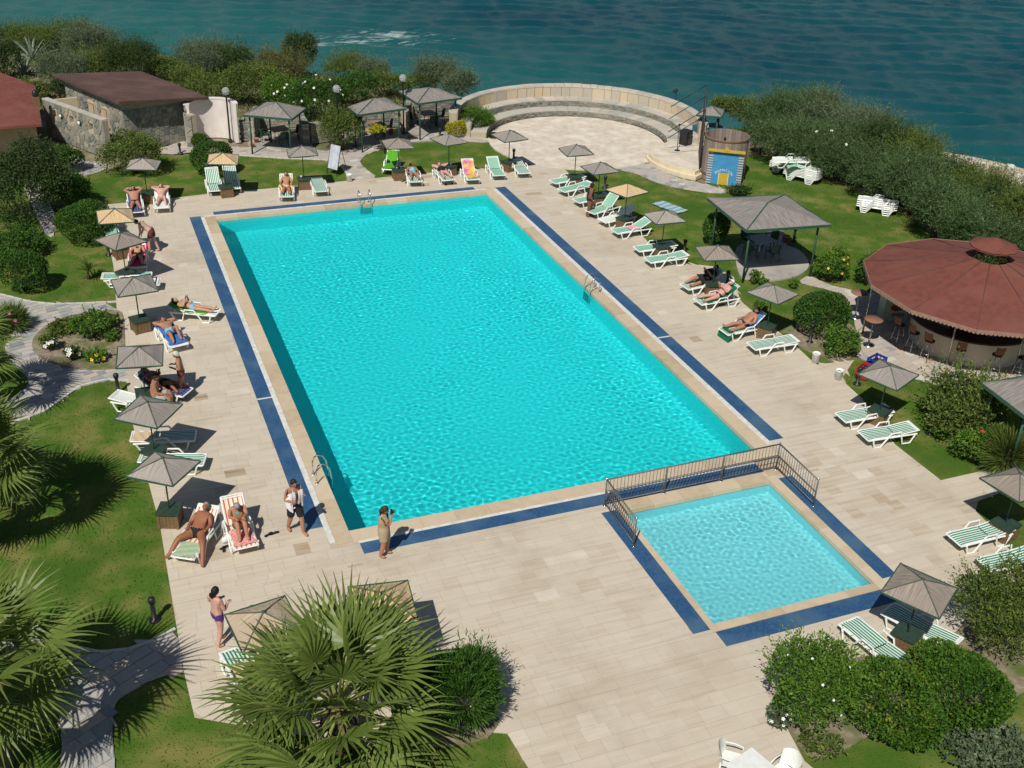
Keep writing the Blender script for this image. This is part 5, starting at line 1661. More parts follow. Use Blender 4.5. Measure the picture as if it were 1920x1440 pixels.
# ------------------------------------------------------------------ lamps
m_globe, nt, bs, new = nodes_of('globe_glass'); bs.inputs['Base Color'].default_value = (.85, .88, .88, 1); bs.inputs['Roughness'].default_value = .12; bs.inputs['Transmission Weight'].default_value = .75; bs.inputs['IOR'].default_value = 1.1
for (u, v, top, lab) in [(432, 266, (429, 171), 'globe street lamp beside the curved white wall'), (636, 282, (632, 167), 'globe street lamp between first and second shelter'), (757, 252, (755, 147), 'globe street lamp behind the third shelter, farthest right')]:
    p = P(u, v)
    hgt = 0
    for hh in np.arange(1, 6, .05):
        k = ROT @ (np.array([p[0], p[1], hh]) - CAM)
        if k[1] / k[2] * FPX + 720 < top[1]: hgt = hh; break
    r = empty('globe_lamp', (p[0], p[1], 0)); tag(r, lab, 'street lamp', 'globe lamps by the shelters')
    MB().lathe([(.11, 0), (.11, .12), (.05, .2), (.045, hgt - .3), (.09, hgt - .24), (.09, hgt - .18)], n=12).build('post', m_black, r)
    MB().ball((0, 0, hgt), .21, 16).build('globe', m_globe, r)
BOL = [(290, 1162, .72, 'dark garden bollard lamp on the near left lawn'), (222, 735, .72, 'dark bollard lamp at lawn edge left of the seated man'), (204, 478, .6, 'dark bollard lamp under the left parasols'), (338, 288, .6, 'bollard lamp before the stone house'), (394 + 569, 300, .65, 'bollard lamp beside the parasol nearest amphitheatre'),
       (1134, 352, .65, 'grey bollard lamp behind the woman in black'), (1283, 472, .6, 'bollard lamp in the shade between round bush and loungers'), (1362, 540, .8, 'bollard lamp in front of the gazebo post'), (1518, 642, .8, 'black bollard lamp by the light green bush'), (1742, 812, .8, 'black bollard lamp left of the rose bush'),
       (1607, 740 - 20, .7, 'black bollard lamp beside the red crate'), (728, 318, .55, 'bollard lamp in front of the green towel lounger'), (825, 256, .5, 'small bollard lamp at the path by golden bush'), (1488, 452, .7, 'bollard lamp behind the gazebo floor'), (1290, 497 + 600, .0, '')]

for (u, v, hgt, lab) in BOL:
    if not hgt: continue
    p = P(u, v)
    r = empty('bollard_lamp', (p[0], p[1], -.02)); tag(r, lab, 'bollard lamp', 'bollard lamps of the garden')
    MB().lathe([(.14, 0), (.14, .05), (.06, .07), (.055, hgt - .17)], n=12).build('post', m_black, r)
    MB().lathe([(.055, hgt - .17), (.08, hgt - .16), (.09, hgt - .08), (.075, hgt - .02), (.02, hgt), (.001, hgt)], n=12).build('lamp_head', m_black, r)
# white round litter pots
for (u, v, lab) in [(655, 341, 'white litter pot where the path meets the far terrace'), (1528, 680, 'white litter pot at the lawn corner by light green bush'), (1571, 712, 'white litter pot at the corner of the lawn before the bar'), (1283, 492, 'white canister beside the flat mint lounger')]:
    p = P(u, v); r = empty('litter_pot', (p[0], p[1], .02)); tag(r, lab, 'pot', 'white litter pots')
    k = .75 if 'canister' in lab else 1
    MB().lathe([(.001, 0), (.13 * k, 0), (.135 * k, .34 * k), (.15 * k, .35 * k), (.15 * k, .38 * k), (.12 * k, .38 * k), (.115 * k, .08), (.001, .08)], n=16).build('shell', m_white, r)
    MB().lathe([(.118 * k, .30 * k), (.001, .30 * k)], n=16).build('liner', m_black, r)

# menu board on the lawn
p = P(622, 328)
r = empty('menu_board', (p[0], p[1], 0), -.95); tag(r, 'white menu board on black easel legs beside the far path', 'sign board')
RB = Matrix.Rotation(-.28, 3, 'X')
def eb(x, z): return tuple(RB @ Vector((x, 0, z)))
for x in (-.33, .33): MB().tube([eb(x, 0), eb(x, 1.55)], .02, 6).build('leg', m_black, r)
for x in (-.3, .3): MB().tube([eb(x, 1.5), (x, .85, 0)], .016, 6).build('back_leg', m_black, r)
MB().box(eb(0, .9), (.62, .03, 1.2), rot=RB).build('panel', M('poster_print', (.55, .60, .66), .5, (.40, .44, .52), 3, 3, col3=(.52, .42, .50), scale3=2.2, coord='obj'), r)
for z in (.29, 1.51): MB().tube([eb(-.33, z), eb(.33, z)], .02, 6).build('crossbar', m_black, r)

# ------------------------------------------------------------------ railing round the children's pool
rr_ = empty('railing', (0, 0, .024)); tag(rr_, 'grey metal railing between the swimming pool and the children pool', 'railing')
RP = [(7.13, -3.12), (7.19, -1.16), (12.98, -1.09), (12.95, -3.1)]
for z, w, nm in ((.90, .022, 'top_rail'), (.50, .013, 'middle_rail'), (.10, .017, 'bottom_rail')):
    for a, b in zip(RP, RP[1:]): MB().tube([(*a, z), (*b, z)], w, 8).build(nm, m_rail, rr_)
BARM = MB().tube([(0, 0, .10), (0, 0, .90)], .009, 5).mesh('baluster', m_rail)
PST = MB().tube([(0, 0, 0), (0, 0, .92)], .024, 8).mesh('post', m_rail)
BPL = MB().lathe([(.06, 0), (.06, .012), (.001, .012)], n=10).mesh('base_plate', m_chrome)
BCP = MB().ball((0, 0, .925), .033, 8).mesh('post_cap', m_chrome)
for a, b in zip(RP, RP[1:]):
    a, b = np.array(a), np.array(b); L_ = np.linalg.norm(b - a); n = int(L_ / .115)
    for i in range(1, n):
        q = a + (b - a) * i / n; link('baluster', BARM, rr_, (q[0], q[1], 0))
    m = max(1, round(L_ / 1.95))
    for i in range(m + 1):
        if i == m and not np.allclose(b, RP[-1]): continue
        q = a + (b - a) * i / m; o = link('post', PST, rr_, (q[0], q[1], 0)); link('base_plate', BPL, o)
        if i in (0, m): link('post_cap', BCP, o)

# pool ladders
def ladder(x, y, rz, label):
    r = empty('pool_ladder', (x, y, .03), rz); tag(r, label, 'pool ladder', 'steel pool ladders')
    for s in (-.25, .25):
        z = [(-.32, 0), (-.32, .45), (-.26, .60), (-.14, .66), (-.02, .60), (.08, .42), (.12, .1), (.12, -.9)]
        MB().tube([(a, s, b) for a, b in z], .022, 8).build('handrail', m_chrome, r)
        MB().lathe([(.05, 0), (.05, .012), (.001, .012)], (-.32, s, 0), 10).build('flange', m_chrome, r)
    for z in (-.22, -.48, -.74):
        MB().box((.12, 0, z), (.08, .5, .025)).build('rung', m_steel, r)
ladder(0, 2.75, 0, 'steel ladder at the near left corner of the big pool')
ladder(6.9, 24.6, -math.pi / 2, 'steel ladder at the far end of the big pool')
ladder(13, 12.5, math.pi, 'steel ladder halfway along the right side of the big pool')

# white plastic table and chairs at the bottom edge
wt = P(1412, 1442, .72)
table((wt[0], wt[1], .022), .28, 'white plastic table at the bottom edge of the terrace', .8, .72, m_white, m_white)
c1 = P(1388, 1422, .6); plastic_chair((c1[0] - .1, c1[1] + .15, .022), -.7, 'white plastic chair left of the white table', m_white, 'white chairs at the bottom edge')
c2 = P(1466, 1436, .6); plastic_chair((c2[0] + .05, c2[1] - .05, .022), 3.5, 'white plastic chair right of the white table', m_white, 'white chairs at the bottom edge')
# ------------------------------------------------------------------ stone house
def V2(a): return np.array(a, float)
HO, E1, E2 = V2((-2.95, 35.5)), V2((.913, .408)), V2((-.408, .913))
HL, HW = 3.75, 6.2
house = empty('stone_house', (HO[0], HO[1], 0)); tag(house, 'stone house with brown sloping roof at the upper left', 'house')
m_roof = M('brown_shingle', (.115, .062, .050), .9, (.085, .048, .040), 3, 6, bump=.7, bscale=22, col3=(.14, .078, .062), scale3=.7)
m_redroof = M('red_shingle', (.19, .058, .041), .9, (.145, .044, .033), 4, 6, bump=.8, bscale=24, col3=(.19, .068, .050), scale3=.8)
m_plaster = M('white_plaster', (.74, .68, .64), .85, (.66, .60, .56), 2, 5, bump=.15)
m_tanpl = M('tan_plaster', (.52, .42, .28), .85, (.45, .36, .24), 3, 4)


def clip_half(poly, p, n):
    out = []
    for i in range(len(poly)):
        a, b = poly[i], poly[(i + 1) % len(poly)]
        da, db = np.dot(a - p, n), np.dot(b - p, n)
        if da <= 0: out.append(a)
        if (da < 0 < db) or (db < 0 < da): out.append(a + (b - a) * (da / (da - db)))
    return out


def crazy_wall(parent, A, B, h0, h1, size, mat, holes=(), th=.035, out=1, seed=0, mu=.45, z0=0.0):
    """irregular flat stones set proud of the mortar on the wall face from A to B (top h0 at A, h1 at B)"""
    r = np.random.default_rng(seed)
    A, B = V2(A), V2(B); L_ = np.linalg.norm(B - A); d = (B - A) / L_; nrm = np.array([d[1], -d[0]]) * out
    nx, nz = max(1, int(L_ / size)), max(1, int(max(h0, h1) / (size * .85)))
    pts = np.array([((i + .5 + r.uniform(-.42, .42)) * L_ / nx, (j + .5 + r.uniform(-.42, .42)) * max(h0, h1) / nz) for i in range(nx) for j in range(nz)])
    bound = [V2((0, 0)), V2((L_, 0)), V2((L_, h1)), V2((0, h0))]
    for i, p in enumerate(pts):
        poly = [q.copy() for q in bound]
        for k in np.argsort(np.hypot(*(pts - p).T))[1:14]:
            q = pts[k]; poly = clip_half(poly, (p + q) / 2 - (q - p) / np.linalg.norm(q - p) * .014, q - p)
            if len(poly) < 3: break
        if len(poly) < 3: continue
        c = np.mean(poly, 0)
        if any(hx0 - .1 < c[0] < hx1 + .1 and hz0 - .1 < c[1] < hz1 + .1 for hx0, hz0, hx1, hz1 in holes): continue
        t = th * r.uniform(.6, 1.3)
        fr_ = [(*(A + d * q[0] + nrm * t), q[1] + z0) for q in [c + (q - c) * .95 for q in poly]]
        bk = [(*(A + d * q[0]), q[1] + z0) for q in poly]
        n = len(poly)
        mb = MB(); mb.add(fr_ + bk, [tuple(range(n))] + [((j + 1) % n, j, n + j, n + (j + 1) % n) for j in range(n)])
        me = mb.mesh('stone', mat); at = me.attributes.new('tone', 'FLOAT', 'FACE'); at.data.foreach_set('value', np.full(len(me.polygons), np.clip(r.normal(mu, .25), 0, 1), np.float32))
        link('stone', me, parent)


def world_root(name, label, cat):
    r = empty(name, (0, 0, 0)); tag(r, label, cat); return r


house.location = (0, 0, 0)
def hp(a, b): return HO + E1 * a + E2 * b
zl, zr_ = 2.82, 2.22
q = [hp(0, 0), hp(HL, 0), hp(HL, HW), hp(0, HW)]
mb = MB(); mb.add([(*q[0], 0), (*q[1], 0), (*q[2], 0), (*q[3], 0), (*q[0], zl), (*q[1], zr_), (*q[2], zr_), (*q[3], zl)], [(0, 1, 5, 4), (1, 2, 6, 5), (2, 3, 7, 6), (3, 0, 4, 7), (4, 5, 6, 7)])
wl = mb.build('wall', m_mortar, house)
crazy_wall(wl, q[0], q[1], 2.25, 2.05, .31, m_stone, seed=3, mu=.4)
crazy_wall(wl, q[3], q[0], 2.4, 2.4, .33, m_stone, holes=[(2.6, .9, 3.3, 2.0), (4.0, .9, 4.7, 2.0)], seed=4, mu=.55)
for x0 in (2.6, 4.0):
    a, b = hp(0, HW - x0) - E1 * .03, hp(0, HW - x0 - .6) - E1 * .03
    mb = MB(); mb.add([(*a, .95), (*b, .95), (*b, 1.95), (*a, 1.95)], [(0, 1, 2, 3)]); w_ = mb.build('window', m_tanpl, house)
    for s0, s1, z0, z1 in ((a, b, .90, .97), (a, b, 1.93, 2.0)): MB().bar((*s0, (z0 + z1) / 2), (*s1, (z0 + z1) / 2), .09, .07).build('frame', m_tanpl, w_)
    for s in (a, b): MB().bar((*s, .97), (*s, 1.93), .09, .07).build('frame', m_tanpl, w_)
    mb = MB(); c = (a + b) / 2 - E1 * .01; mb.add([(*(a * .2 + b * .8 - E1 * .012), 1.0), (*(b - E1 * .012), 1.0), (*(b - E1 * .012), 1.9), (*(a * .2 + b * .8 - E1 * .012), 1.9)], [(0, 1, 2, 3)]); mb.build('pane', m_black, w_)
rc = [hp(-.45, -.62), hp(HL + .95, -.62), hp(HL + .95, HW + .3), hp(-.45, HW + .3)]
rz_ = [2.92, 2.30, 2.30, 2.92]
mb = MB(); mb.add([(*p, z) for p, z in zip(rc, rz_)] + [(*p, z - .14) for p, z in zip(rc, rz_)], [(0, 1, 2, 3), (7, 6, 5, 4), (0, 4, 5, 1), (1, 5, 6, 2), (2, 6, 7, 3), (3, 7, 4, 0)])
mb.build('roof', m_roof, house)

# walled yard in front of the house's left side
yard = world_root('yard_wall', 'low stone yard wall with square openings left of the stone house', 'wall')
ya, yb = V2((-6.72, 39.7)), V2((-3.95, 34.75)); dn = (yb - ya) / np.linalg.norm(yb - ya); nn_ = np.array([dn[1], -dn[0]])
Ly = np.linalg.norm(yb - ya)
oh = [(.75, 1.25, 1.15, 1.62), (2.45, 1.25, 2.85, 1.62), (4.25, 1.25, 4.65, 1.62)]
mb = MB()
xs_ = [0] + [v for o_ in oh for v in (o_[0], o_[2])] + [Ly]
for i in range(len(xs_) - 1):
    a, b = ya + dn * xs_[i], ya + dn * xs_[i + 1]; c = (a + b) / 2 - nn_ * .13
    if i % 2 == 0: mb.box((c[0], c[1], .99), (xs_[i + 1] - xs_[i], .26, 1.98), math.atan2(dn[1], dn[0]))
    else:
        mb.box((c[0], c[1], .62), (xs_[i + 1] - xs_[i], .26, 1.24), math.atan2(dn[1], dn[0])); mb.box((c[0], c[1], 1.80), (xs_[i + 1] - xs_[i], .26, .36), math.atan2(dn[1], dn[0]))
mb.build('core', m_mortar, yard)
crazy_wall(yard, ya, yb, 1.96, 1.96, .31, m_stone, holes=[(a - .05, b - .05, c + .05, d + .05) for a, b, c, d in oh], seed=8, mu=.5)
for i in range(9):
    a, b = ya + dn * Ly * i / 9, ya + dn * Ly * (i + .97) / 9; c = (a + b) / 2 - nn_ * .13
    toned(MB().box((c[0], c[1], 2.01), (np.linalg.norm(b - a), .34, .06), math.atan2(dn[1], dn[0])), 'cap_stone', m_flag, yard, random.uniform(.3, .8))
for t, lab in ((1.75, 'left'), (3.5, 'right')):
    c = ya + dn * t + nn_ * .07
    r = empty('wall_lamp', (c[0], c[1], 1.45), math.atan2(nn_[1], nn_[0])); tag(r, f'round white wall lamp on the yard wall, {lab} one', 'wall lamp')
    MB().tube([(-.03, 0, 0), (.03, 0, 0)], .13, 12).build('rim', m_black, r); MB().ball((.04, 0, 0), (.05, .10, .10), 10).build('glass', m_white, r)
fa = ya - nn_ * .1; fb = hp(-.02, HW * .8)
mb = MB(); c = (fa + fb) / 2; dv = fb - fa; mb.box((c[0], c[1], .95), (np.linalg.norm(dv), .2, 1.9), math.atan2(dv[1], dv[0])); mb.build('return_wall', m_tanpl, yard)

# annex with red roof at the far left
an = world_root('annex', 'small annex with red shingle roof at the left edge', 'house')
mb = MB(); mb.prism([(-15, 37), (-7.2, 36.6), (-7.3, 42), (-15, 45)], 0, 1.75); mb.build('wall', m_tanpl, an)
A_ = [(-16, 35.6, 1.85), (-6.85, 35.4, 1.85), (-7.0, 41.6, 2.25), (-9.0, 44.5, 2.5), (-16, 46, 2.5)]
mb = MB(); mb.add(A_ + [(x, y, z - .12) for x, y, z in A_], [(0, 1, 2, 3, 4), (9, 8, 7, 6, 5)] + [(i, 5 + i, 5 + (i + 1) % 5, (i + 1) % 5) for i in range(5)]); rf = mb.build('roof', m_redroof, an)
c = P(73, 195, 2.1); MB().box((c[0] - .1, c[1], 2.25), (.35, .35, .5)).build('chimney', m_wood, rf); MB().lathe([(.14, 2.5), (.16, 2.6), (.14, 2.78), (.05, 2.85), (.001, 2.85)], (c[0] - .1, c[1], 0), 12).build('chimney_pot', m_black, rf)

# curved white shower wall
sw = world_root('curved_wall', 'curved white plaster wall with stone outer face beside the stone house', 'wall')
cc = (1.55, 36.0)
mb = MB(); arcseg(mb, 1.12, 1.30, 0, 2.12, math.radians(-8), math.radians(172), 26, c=cc); mb.build('plaster', m_plaster, sw)
tn = []; mb = MB()
for k in range(15):
    a = math.radians(-8)
    while a < math.radians(172):
        w = random.uniform(.14, .32) / 1.35
        arcseg(mb, 1.302, 1.36 + random.uniform(0, .05), k * .14 + .008, (k + 1) * .14 - .01, a, a + w - .015, 1, c=cc); a += w; tn += [random.random()] * 6
me = mb.mesh('stone_facing', m_stone); at = me.attributes.new('tone', 'FLOAT', 'FACE'); at.data.foreach_set('value', np.array(tn, np.float32)); o = link('stone_facing', me, sw); o['kind'] = 'stuff'
mb = MB(); mb.box((.42, 36.05, .85), (.3, .75, 1.7), .42); mb.build('pier', m_mortar, sw)
crazy_wall(sw, (.12, 35.78), (.45, 35.63), 1.68, 1.68, .3, m_stone, seed=21)
mb = MB(); arcseg(mb, 1.10, 1.40, 2.12, 2.17, math.radians(-8), math.radians(172), 26, c=cc); mb.build('cap', m_plaster, sw)

# ------------------------------------------------------------------ round bar
BC = V2((24.8, 4.0)); BR_ = 4.32
bar = world_root('bar_pavilion', 'round bar pavilion with red shingle roof and cupola', 'bar')
K = 12
ang = [math.radians(15 + 360 * k / K) for k in range(K)]
def ring(r, z): return [(BC[0] + r * math.cos(a), BC[1] + r * math.sin(a), z) for a in ang]
def roof_panel(k):
    a0, a1 = ang[k], ang[(k + 1) % K]
    N = 8; vs = []
    for i in range(N + 1):
        t = i / N; r0 = .62 + (BR_ - .62) * t; z = 3.46 - (3.46 - 2.47) * t - .05 * math.sin(math.pi * t)
        for j in range(3):
            a = np.array([math.cos(a0), math.sin(a0)]) * (1 - j / 2) + np.array([math.cos(a1), math.sin(a1)]) * (j / 2)
            vs.append((BC[0] + a[0] * r0, BC[1] + a[1] * r0, z))
    fs = [(i * 3 + j, (i + 1) * 3 + j, (i + 1) * 3 + j + 1, i * 3 + j + 1) for i in range(N) for j in range(2)]
    mb = MB(); mb.add(vs, fs); mb.add([(x, y, z - .07) for x, y, z in vs], [tuple(reversed(f)) for f in fs])
    return mb
rf = empty('roof', (0, 0, 0), parent=bar)
for k in range(K):
    roof_panel(k).build('roof_panel', m_redroof, rf)
    a, b = np.array(ring(BR_, 2.47)[k]), np.array(ring(BR_, 2.47)[(k + 1) % K])
    mb = MB(); n = 16
    for i in range(n):
        p, q = a + (b - a) * i / n, a + (b - a) * (i + 1) / n
        c_, dx = (p + q) / 2, (q - p) / 2
        pts = [p + [0, 0, .02], q + [0, 0, .02]] + [c_ + dx * math.cos(t) + [0, 0, -.07 - .075 * math.sin(t)] for t in np.linspace(0, math.pi, 6)]
        nrm = np.array([math.cos(ang[k] + .26), math.sin(ang[k] + .26), 0]) * .02
        mb.add([tuple(x + nrm) for x in pts] + [tuple(x) for x in pts], [tuple(range(8)), tuple(reversed(range(8, 16)))] + [(i_, 8 + i_, 8 + (i_ + 1) % 8, (i_ + 1) % 8) for i_ in range(8)])
    mb.build('scallop_trim', M('trim%d' % k, (.33, .20, .15), .85, (.27, .16, .12), 8, 3) if k == 0 else bpy.data.materials['trim0'], rf)
    p0, p1 = ring(.62, 3.465)[k], ring(BR_, 2.475)[k]
    MB().tube([p0, tuple(np.array(p0) * .5 + np.array(p1) * .5 - [0, 0, .05]), p1], .014, 5).build('ridge', m_roof, rf)
for k in range(0, K, 2):
    MB().tube([ring(.5, 3.25)[k], ring(.5, 3.98)[k]], .03, 6).build('cupola_post', m_wood, rf)
mb = MB(); top = [(BC[0], BC[1], 4.26)] + ring(.85, 3.94); mb.add(top, [(0, 1 + k, 1 + (k + 1) % K) for k in range(K)]); mb.add([(x, y, z - .05) for x, y, z in top], [(0, 1 + (k + 1) % K, 1 + k) for k in range(K)]); mb.build('cupola', m_redroof, rf)
m_counter = M('cream_tile', (.70, .60, .46), .6, (.62, .52, .39), 4, 5, col3=(.66, .57, .44))
m_top = M('dark_wood_top', (.085, .035, .025), .35, (.06, .025, .02), 9, 4)
c2 = (24.75, 4.1)
mb = MB(); arcseg(mb, 1.95, 2.10, 0, 1.03, math.radians(100), math.radians(345), 50, c=c2); mb.build('counter', m_counter, bar)
mb = MB(); arcseg(mb, 1.70, 2.32, 1.03, 1.09, math.radians(100), math.radians(345), 50, c=c2); mb.build('countertop', m_top, bar)
mb = MB(); mb.lathe([(.7, .02), (.7, 2.6)], (*c2, 0), 12); mb.build('core', m_wood, bar)
for z in (1.2, 1.6, 2.0): MB().lathe([(.7, z), (.95, z), (.95, z + .03), (.7, z + .03)], (*c2, 0), 24).build('shelf', m_wood, bar)
for k in range(0, K, 2):
    a = ang[k] + .26; x, y = BC[0] + 3.9 * math.cos(a), BC[1] + 3.9 * math.sin(a)
    if k in (6, 8): x, y = BC[0] + 2.35 * math.cos(a), BC[1] + 2.35 * math.sin(a)
    MB().tube([(x, y, 0), (x, y, 2.45)], .035, 8).build('post', m_steel, bar)


def stool(x, y, rz, label):
    r = empty('bar_stool', (x, y, .03), rz); tag(r, label, 'bar stool', 'bar stools round the counter')
    MB().lathe([(.001, .74), (.17, .74), (.19, .765), (.17, .79), (.001, .79)], n=16).build('seat', m_top, r)
    mb = MB(); vs = []
    for i in range(7):
        t = -1 + 2 * i / 6
        for j in range(4): vs.append((-.17 - .05 * j / 3 + .05 * t * t, .17 * t, .83 + .30 * j / 3))
    fs = [(i * 4 + j, i * 4 + j + 1, (i + 1) * 4 + j + 1, (i + 1) * 4 + j) for i in range(6) for j in range(3)]
    mb.add(vs, fs, 0, True); mb.add([(x_ - .02, y_, z_) for x_, y_, z_ in vs], [tuple(reversed(f)) for f in fs], 0, True)
    mb.build('backrest', M('stool_wood', (.26, .09, .035), .5, (.20, .07, .03), 7, 3) if 'stool_wood' not in bpy.data.materials else bpy.data.materials['stool_wood'], r)
    for a in (.78, 2.36, 3.93, 5.5):
        MB().tube([(.13 * math.cos(a), .13 * math.sin(a), .75), (.24 * math.cos(a), .24 * math.sin(a), 0)], .013, 6).build('leg', m_steel, r)
    MB().tube([(.20 * math.cos(a), .20 * math.sin(a), .28) for a in np.linspace(0, 6.283, 17)], .010, 5, caps=False).build('footrest', m_steel, r)
    for s in (-.08, .08): MB().tube([(-.12, s, .76), (-.20, s, .95)], .012, 5).build('back_support', m_steel, r)
for k, (u, v) in enumerate([(1680, 645), (1707, 660), (1735, 675), (1793, 692), (1860, 702), (1908, 708)]):
    p = P(u, v); stool(p[0], p[1], math.atan2(c2[1] - p[1], c2[0] - p[0]) + (.3 if k == 0 else 0), f'bar stool with brown back at the counter, {["first", "second", "third", "fourth", "fifth", "sixth"][k]} from the left')
m_ttop = M('round_table_top', (.30, .15, .10), .5, (.25, .12, .08), 7, 3)
for (u, v, lab) in [(1603, 596, 'tall round brown cafe table farther from the red crate'), (1628, 648, 'tall round brown cafe table nearer the red crate')]:
    p = P(u, v); r = empty('cafe_table', (p[0], p[1], .03)); tag(r, lab, 'table', 'tall round cafe tables')
    MB().lathe([(.001, 1.04), (.33, 1.04), (.34, 1.055), (.33, 1.07), (.001, 1.07)], n=24).build('tabletop', m_ttop, r)
    MB().tube([(0, 0, .03), (0, 0, 1.04)], .03, 8).build('column', m_steel, r)
    MB().lathe([(.22, 0), (.22, .025), (.06, .05), (.03, .05)], n=20).build('base', m_steel, r)
# ice chest with printed oval
p = P(1668, 600); r = empty('ice_chest', (p[0] + .15, p[1] + .1, .03), -.35); tag(r, 'pale green ice cream chest with oval print beside the bar counter', 'freezer')
m_ice = M('pale_green_enamel', (.42, .50, .40), .4, (.38, .46, .36), 5, 2)
MB().box((0, 0, .45), (.95, .62, .9)).build('body', m_ice, r); MB().box((0, 0, .93), (.98, .65, .06)).build('lid', m_white, r)
mb = MB(); n = 24
for rr2, mat_ in ((1.0, 0), (.78, 1)): mb.add([(.30 * rr2 * math.cos(2 * math.pi * i / n), -.313 - .003 * (1 - rr2) * 10, .58 + .19 * rr2 * math.sin(2 * math.pi * i / n)) for i in range(n)], [tuple(range(n))], mat_)
mb.build('oval_print', [M('print_yellow', (.60, .45, .16), .5), M('print_brown', (.16, .07, .04), .5)], r)
MB().box((.1, -.315, .28), (.5, .004, .14)).build('print_band', M('print_blue', (.16, .20, .24), .5), r)
# drinks crates
def crate(loc, rz, col, label):
    r = empty('drinks_crate', loc, rz); tag(r, label, 'crate')
    m_ = M(label[:12], col, .4, tuple(c * .75 for c in col), 6, 2)
    for sx, sy, dx, dy in ((0, -.2, .6, .03), (0, .2, .6, .03), (-.285, 0, .03, .4), (.285, 0, .03, .4)):
        MB().box((sx, sy, .10), (dx, dy, .2)).box((sx, sy, .33), (dx, dy, .08)).build('side', m_, r)
    for sx in (-.285, .285):
        for sy in (-.2, .2): MB().box((sx, sy, .25), (.05, .05, .25)).build('corner_post', m_, r)
    MB().box((0, 0, .02), (.56, .38, .03)).build('bottom', m_, r)
    for i in range(4):
        for j in range(3):
            if (i + j) % 3 == 0: continue
            MB().lathe([(.035, .04), (.035, .22), (.015, .30), (.015, .34), (.001, .34)], (-.2 + .133 * i, -.12 + .12 * j, 0), 8).build('bottle', m_black if 'blue' in label else m_top, r)
p = P(1620, 706); crate((p[0], p[1] , .03), .5, (.52, .03, .018), 'red drinks crate full of bottles on the path to the bar')
p = P(1641, 690); crate((p[0] + .05, p[1] + .05, .03), .35, (.02, .045, .34), 'blue drinks crate behind the red one')

# ------------------------------------------------------------------ wooden booth with painted front
bo = (25.72, 23.62)
booth = world_root('round_booth', 'round roofless wooden plank booth by the stage', 'booth')
PL = []
m_plank = [M('plank%d' % i, c, .85, tuple(x * .8 for x in c), 5, 4, stretch=(6, 6, 1), bump=.3) for i, c in enumerate([(.30, .235, .20), (.25, .20, .175), (.34, .265, .225)])]
rB = 1.12
for k in range(40):
    a0 = 2 * math.pi * k / 40; mb = MB(); arcseg(mb, rB - .03, rB + random.uniform(0, .008), 0, 2.22 + random.uniform(-.01, .02), a0, a0 + 2 * math.pi / 40 - .012, 1, c=bo); mb.build('plank', m_plank[k % 3], booth)
for z in (.3, 2.14): mb = MB(); arcseg(mb, rB + .01, rB + .04, z, z + .07, 0, 2 * math.pi, 40, c=bo); mb.build('hoop', m_wood, booth)
MB().bar((bo[0] - .1, bo[1], 0), (bo[0] - .1, bo[1], 2.1), .08, .08).build('inner_post', m_black, booth)
pa, pb = V2(P(1322, 343)[:2]), V2(P(1388, 350)[:2])
dpn = (pb - pa) / np.linalg.norm(pb - pa); Lp = np.linalg.norm(pb - pa)
pan = empty('painted_panel', (pa[0], pa[1], 0), math.atan2(dpn[1], dpn[0])); tag(pan, 'painted blue front panel with yellow door leaning on the wooden booth', 'panel')
Hp = 1.72
MB().box((Lp / 2, .03, Hp / 2), (Lp, .05, Hp)).build('board', M('paint_blue', (.05, .24, .46), .7, (.06, .28, .52), 3, 4), pan)
m_sl = M('paint_slat', (.42, .47, .50), .7, (.36, .41, .44), 6, 3); m_sd = M('paint_slat_dark', (.10, .13, .15), .7)
for s in (0, 1):
    x0 = .0 if s == 0 else Lp - .26
    MB().box((x0 + .13, .0, Hp / 2), (.26, .012, Hp)).build('shutter_ground', m_sd, pan)
    for k in range(13): MB().box((x0 + .13, -.012, .07 + k * .128), (.26, .014, .07)).build('shutter_slat', m_sl, pan)
MB().box((Lp / 2 - .02, -.006, .30), (.46, .02, .60)).build('yellow_door', M('paint_yellow', (.56, .38, .03), .7, (.48, .34, .05), 4, 3), pan)
for sx in (-.24, .24): MB().box((Lp / 2 - .02 + sx, -.012, .30), (.04, .022, .62)).build('door_edge', M('paint_pale', (.62, .60, .35), .7) if sx < 0 else bpy.data.materials['paint_pale'], pan)
MB().box((Lp / 2, -.05, Hp + .05), (Lp + .06, .20, .10)).build('yellow_ledge', bpy.data.materials['paint_yellow'], pan)
mb = MB(); mb.add([(Lp / 2 - .17, -.16, Hp + .08), (Lp / 2 + .17, -.16, Hp + .08), (Lp / 2, -.16, Hp + .32), (Lp / 2 - .17, -.12, Hp + .08), (Lp / 2 + .17, -.12, Hp + .08), (Lp / 2, -.12, Hp + .32)], [(0, 1, 2), (5, 4, 3), (0, 2, 5, 3), (2, 1, 4, 5)]); mb.build('gable', bpy.data.materials['paint_yellow'], pan)
m_let = M('paint_letters', (.62, .64, .62), .7)
txt = 'ANIMATION'; LETTERS = []
for i, ch in enumerate(txt):
    cu = bpy.data.curves.new('letter', 'FONT'); cu.body = ch; cu.size = .20; cu.extrude = .004; cu.align_x = 'CENTER'; cu.materials.append(m_let)
    t = (i - (len(txt) - 1) / 2) / (len(txt) - 1) * 2.3
    o = link('letter_curve', cu, pan); LETTERS.append(o); o.location = (Lp / 2 - .02 + .38 * math.sin(t), -.012, .44 + .26 * math.cos(t)); o.rotation_euler = (Matrix.Rotation(t * .75, 3, 'Y') @ Matrix.Rotation(math.pi / 2, 3, 'X')).to_euler()

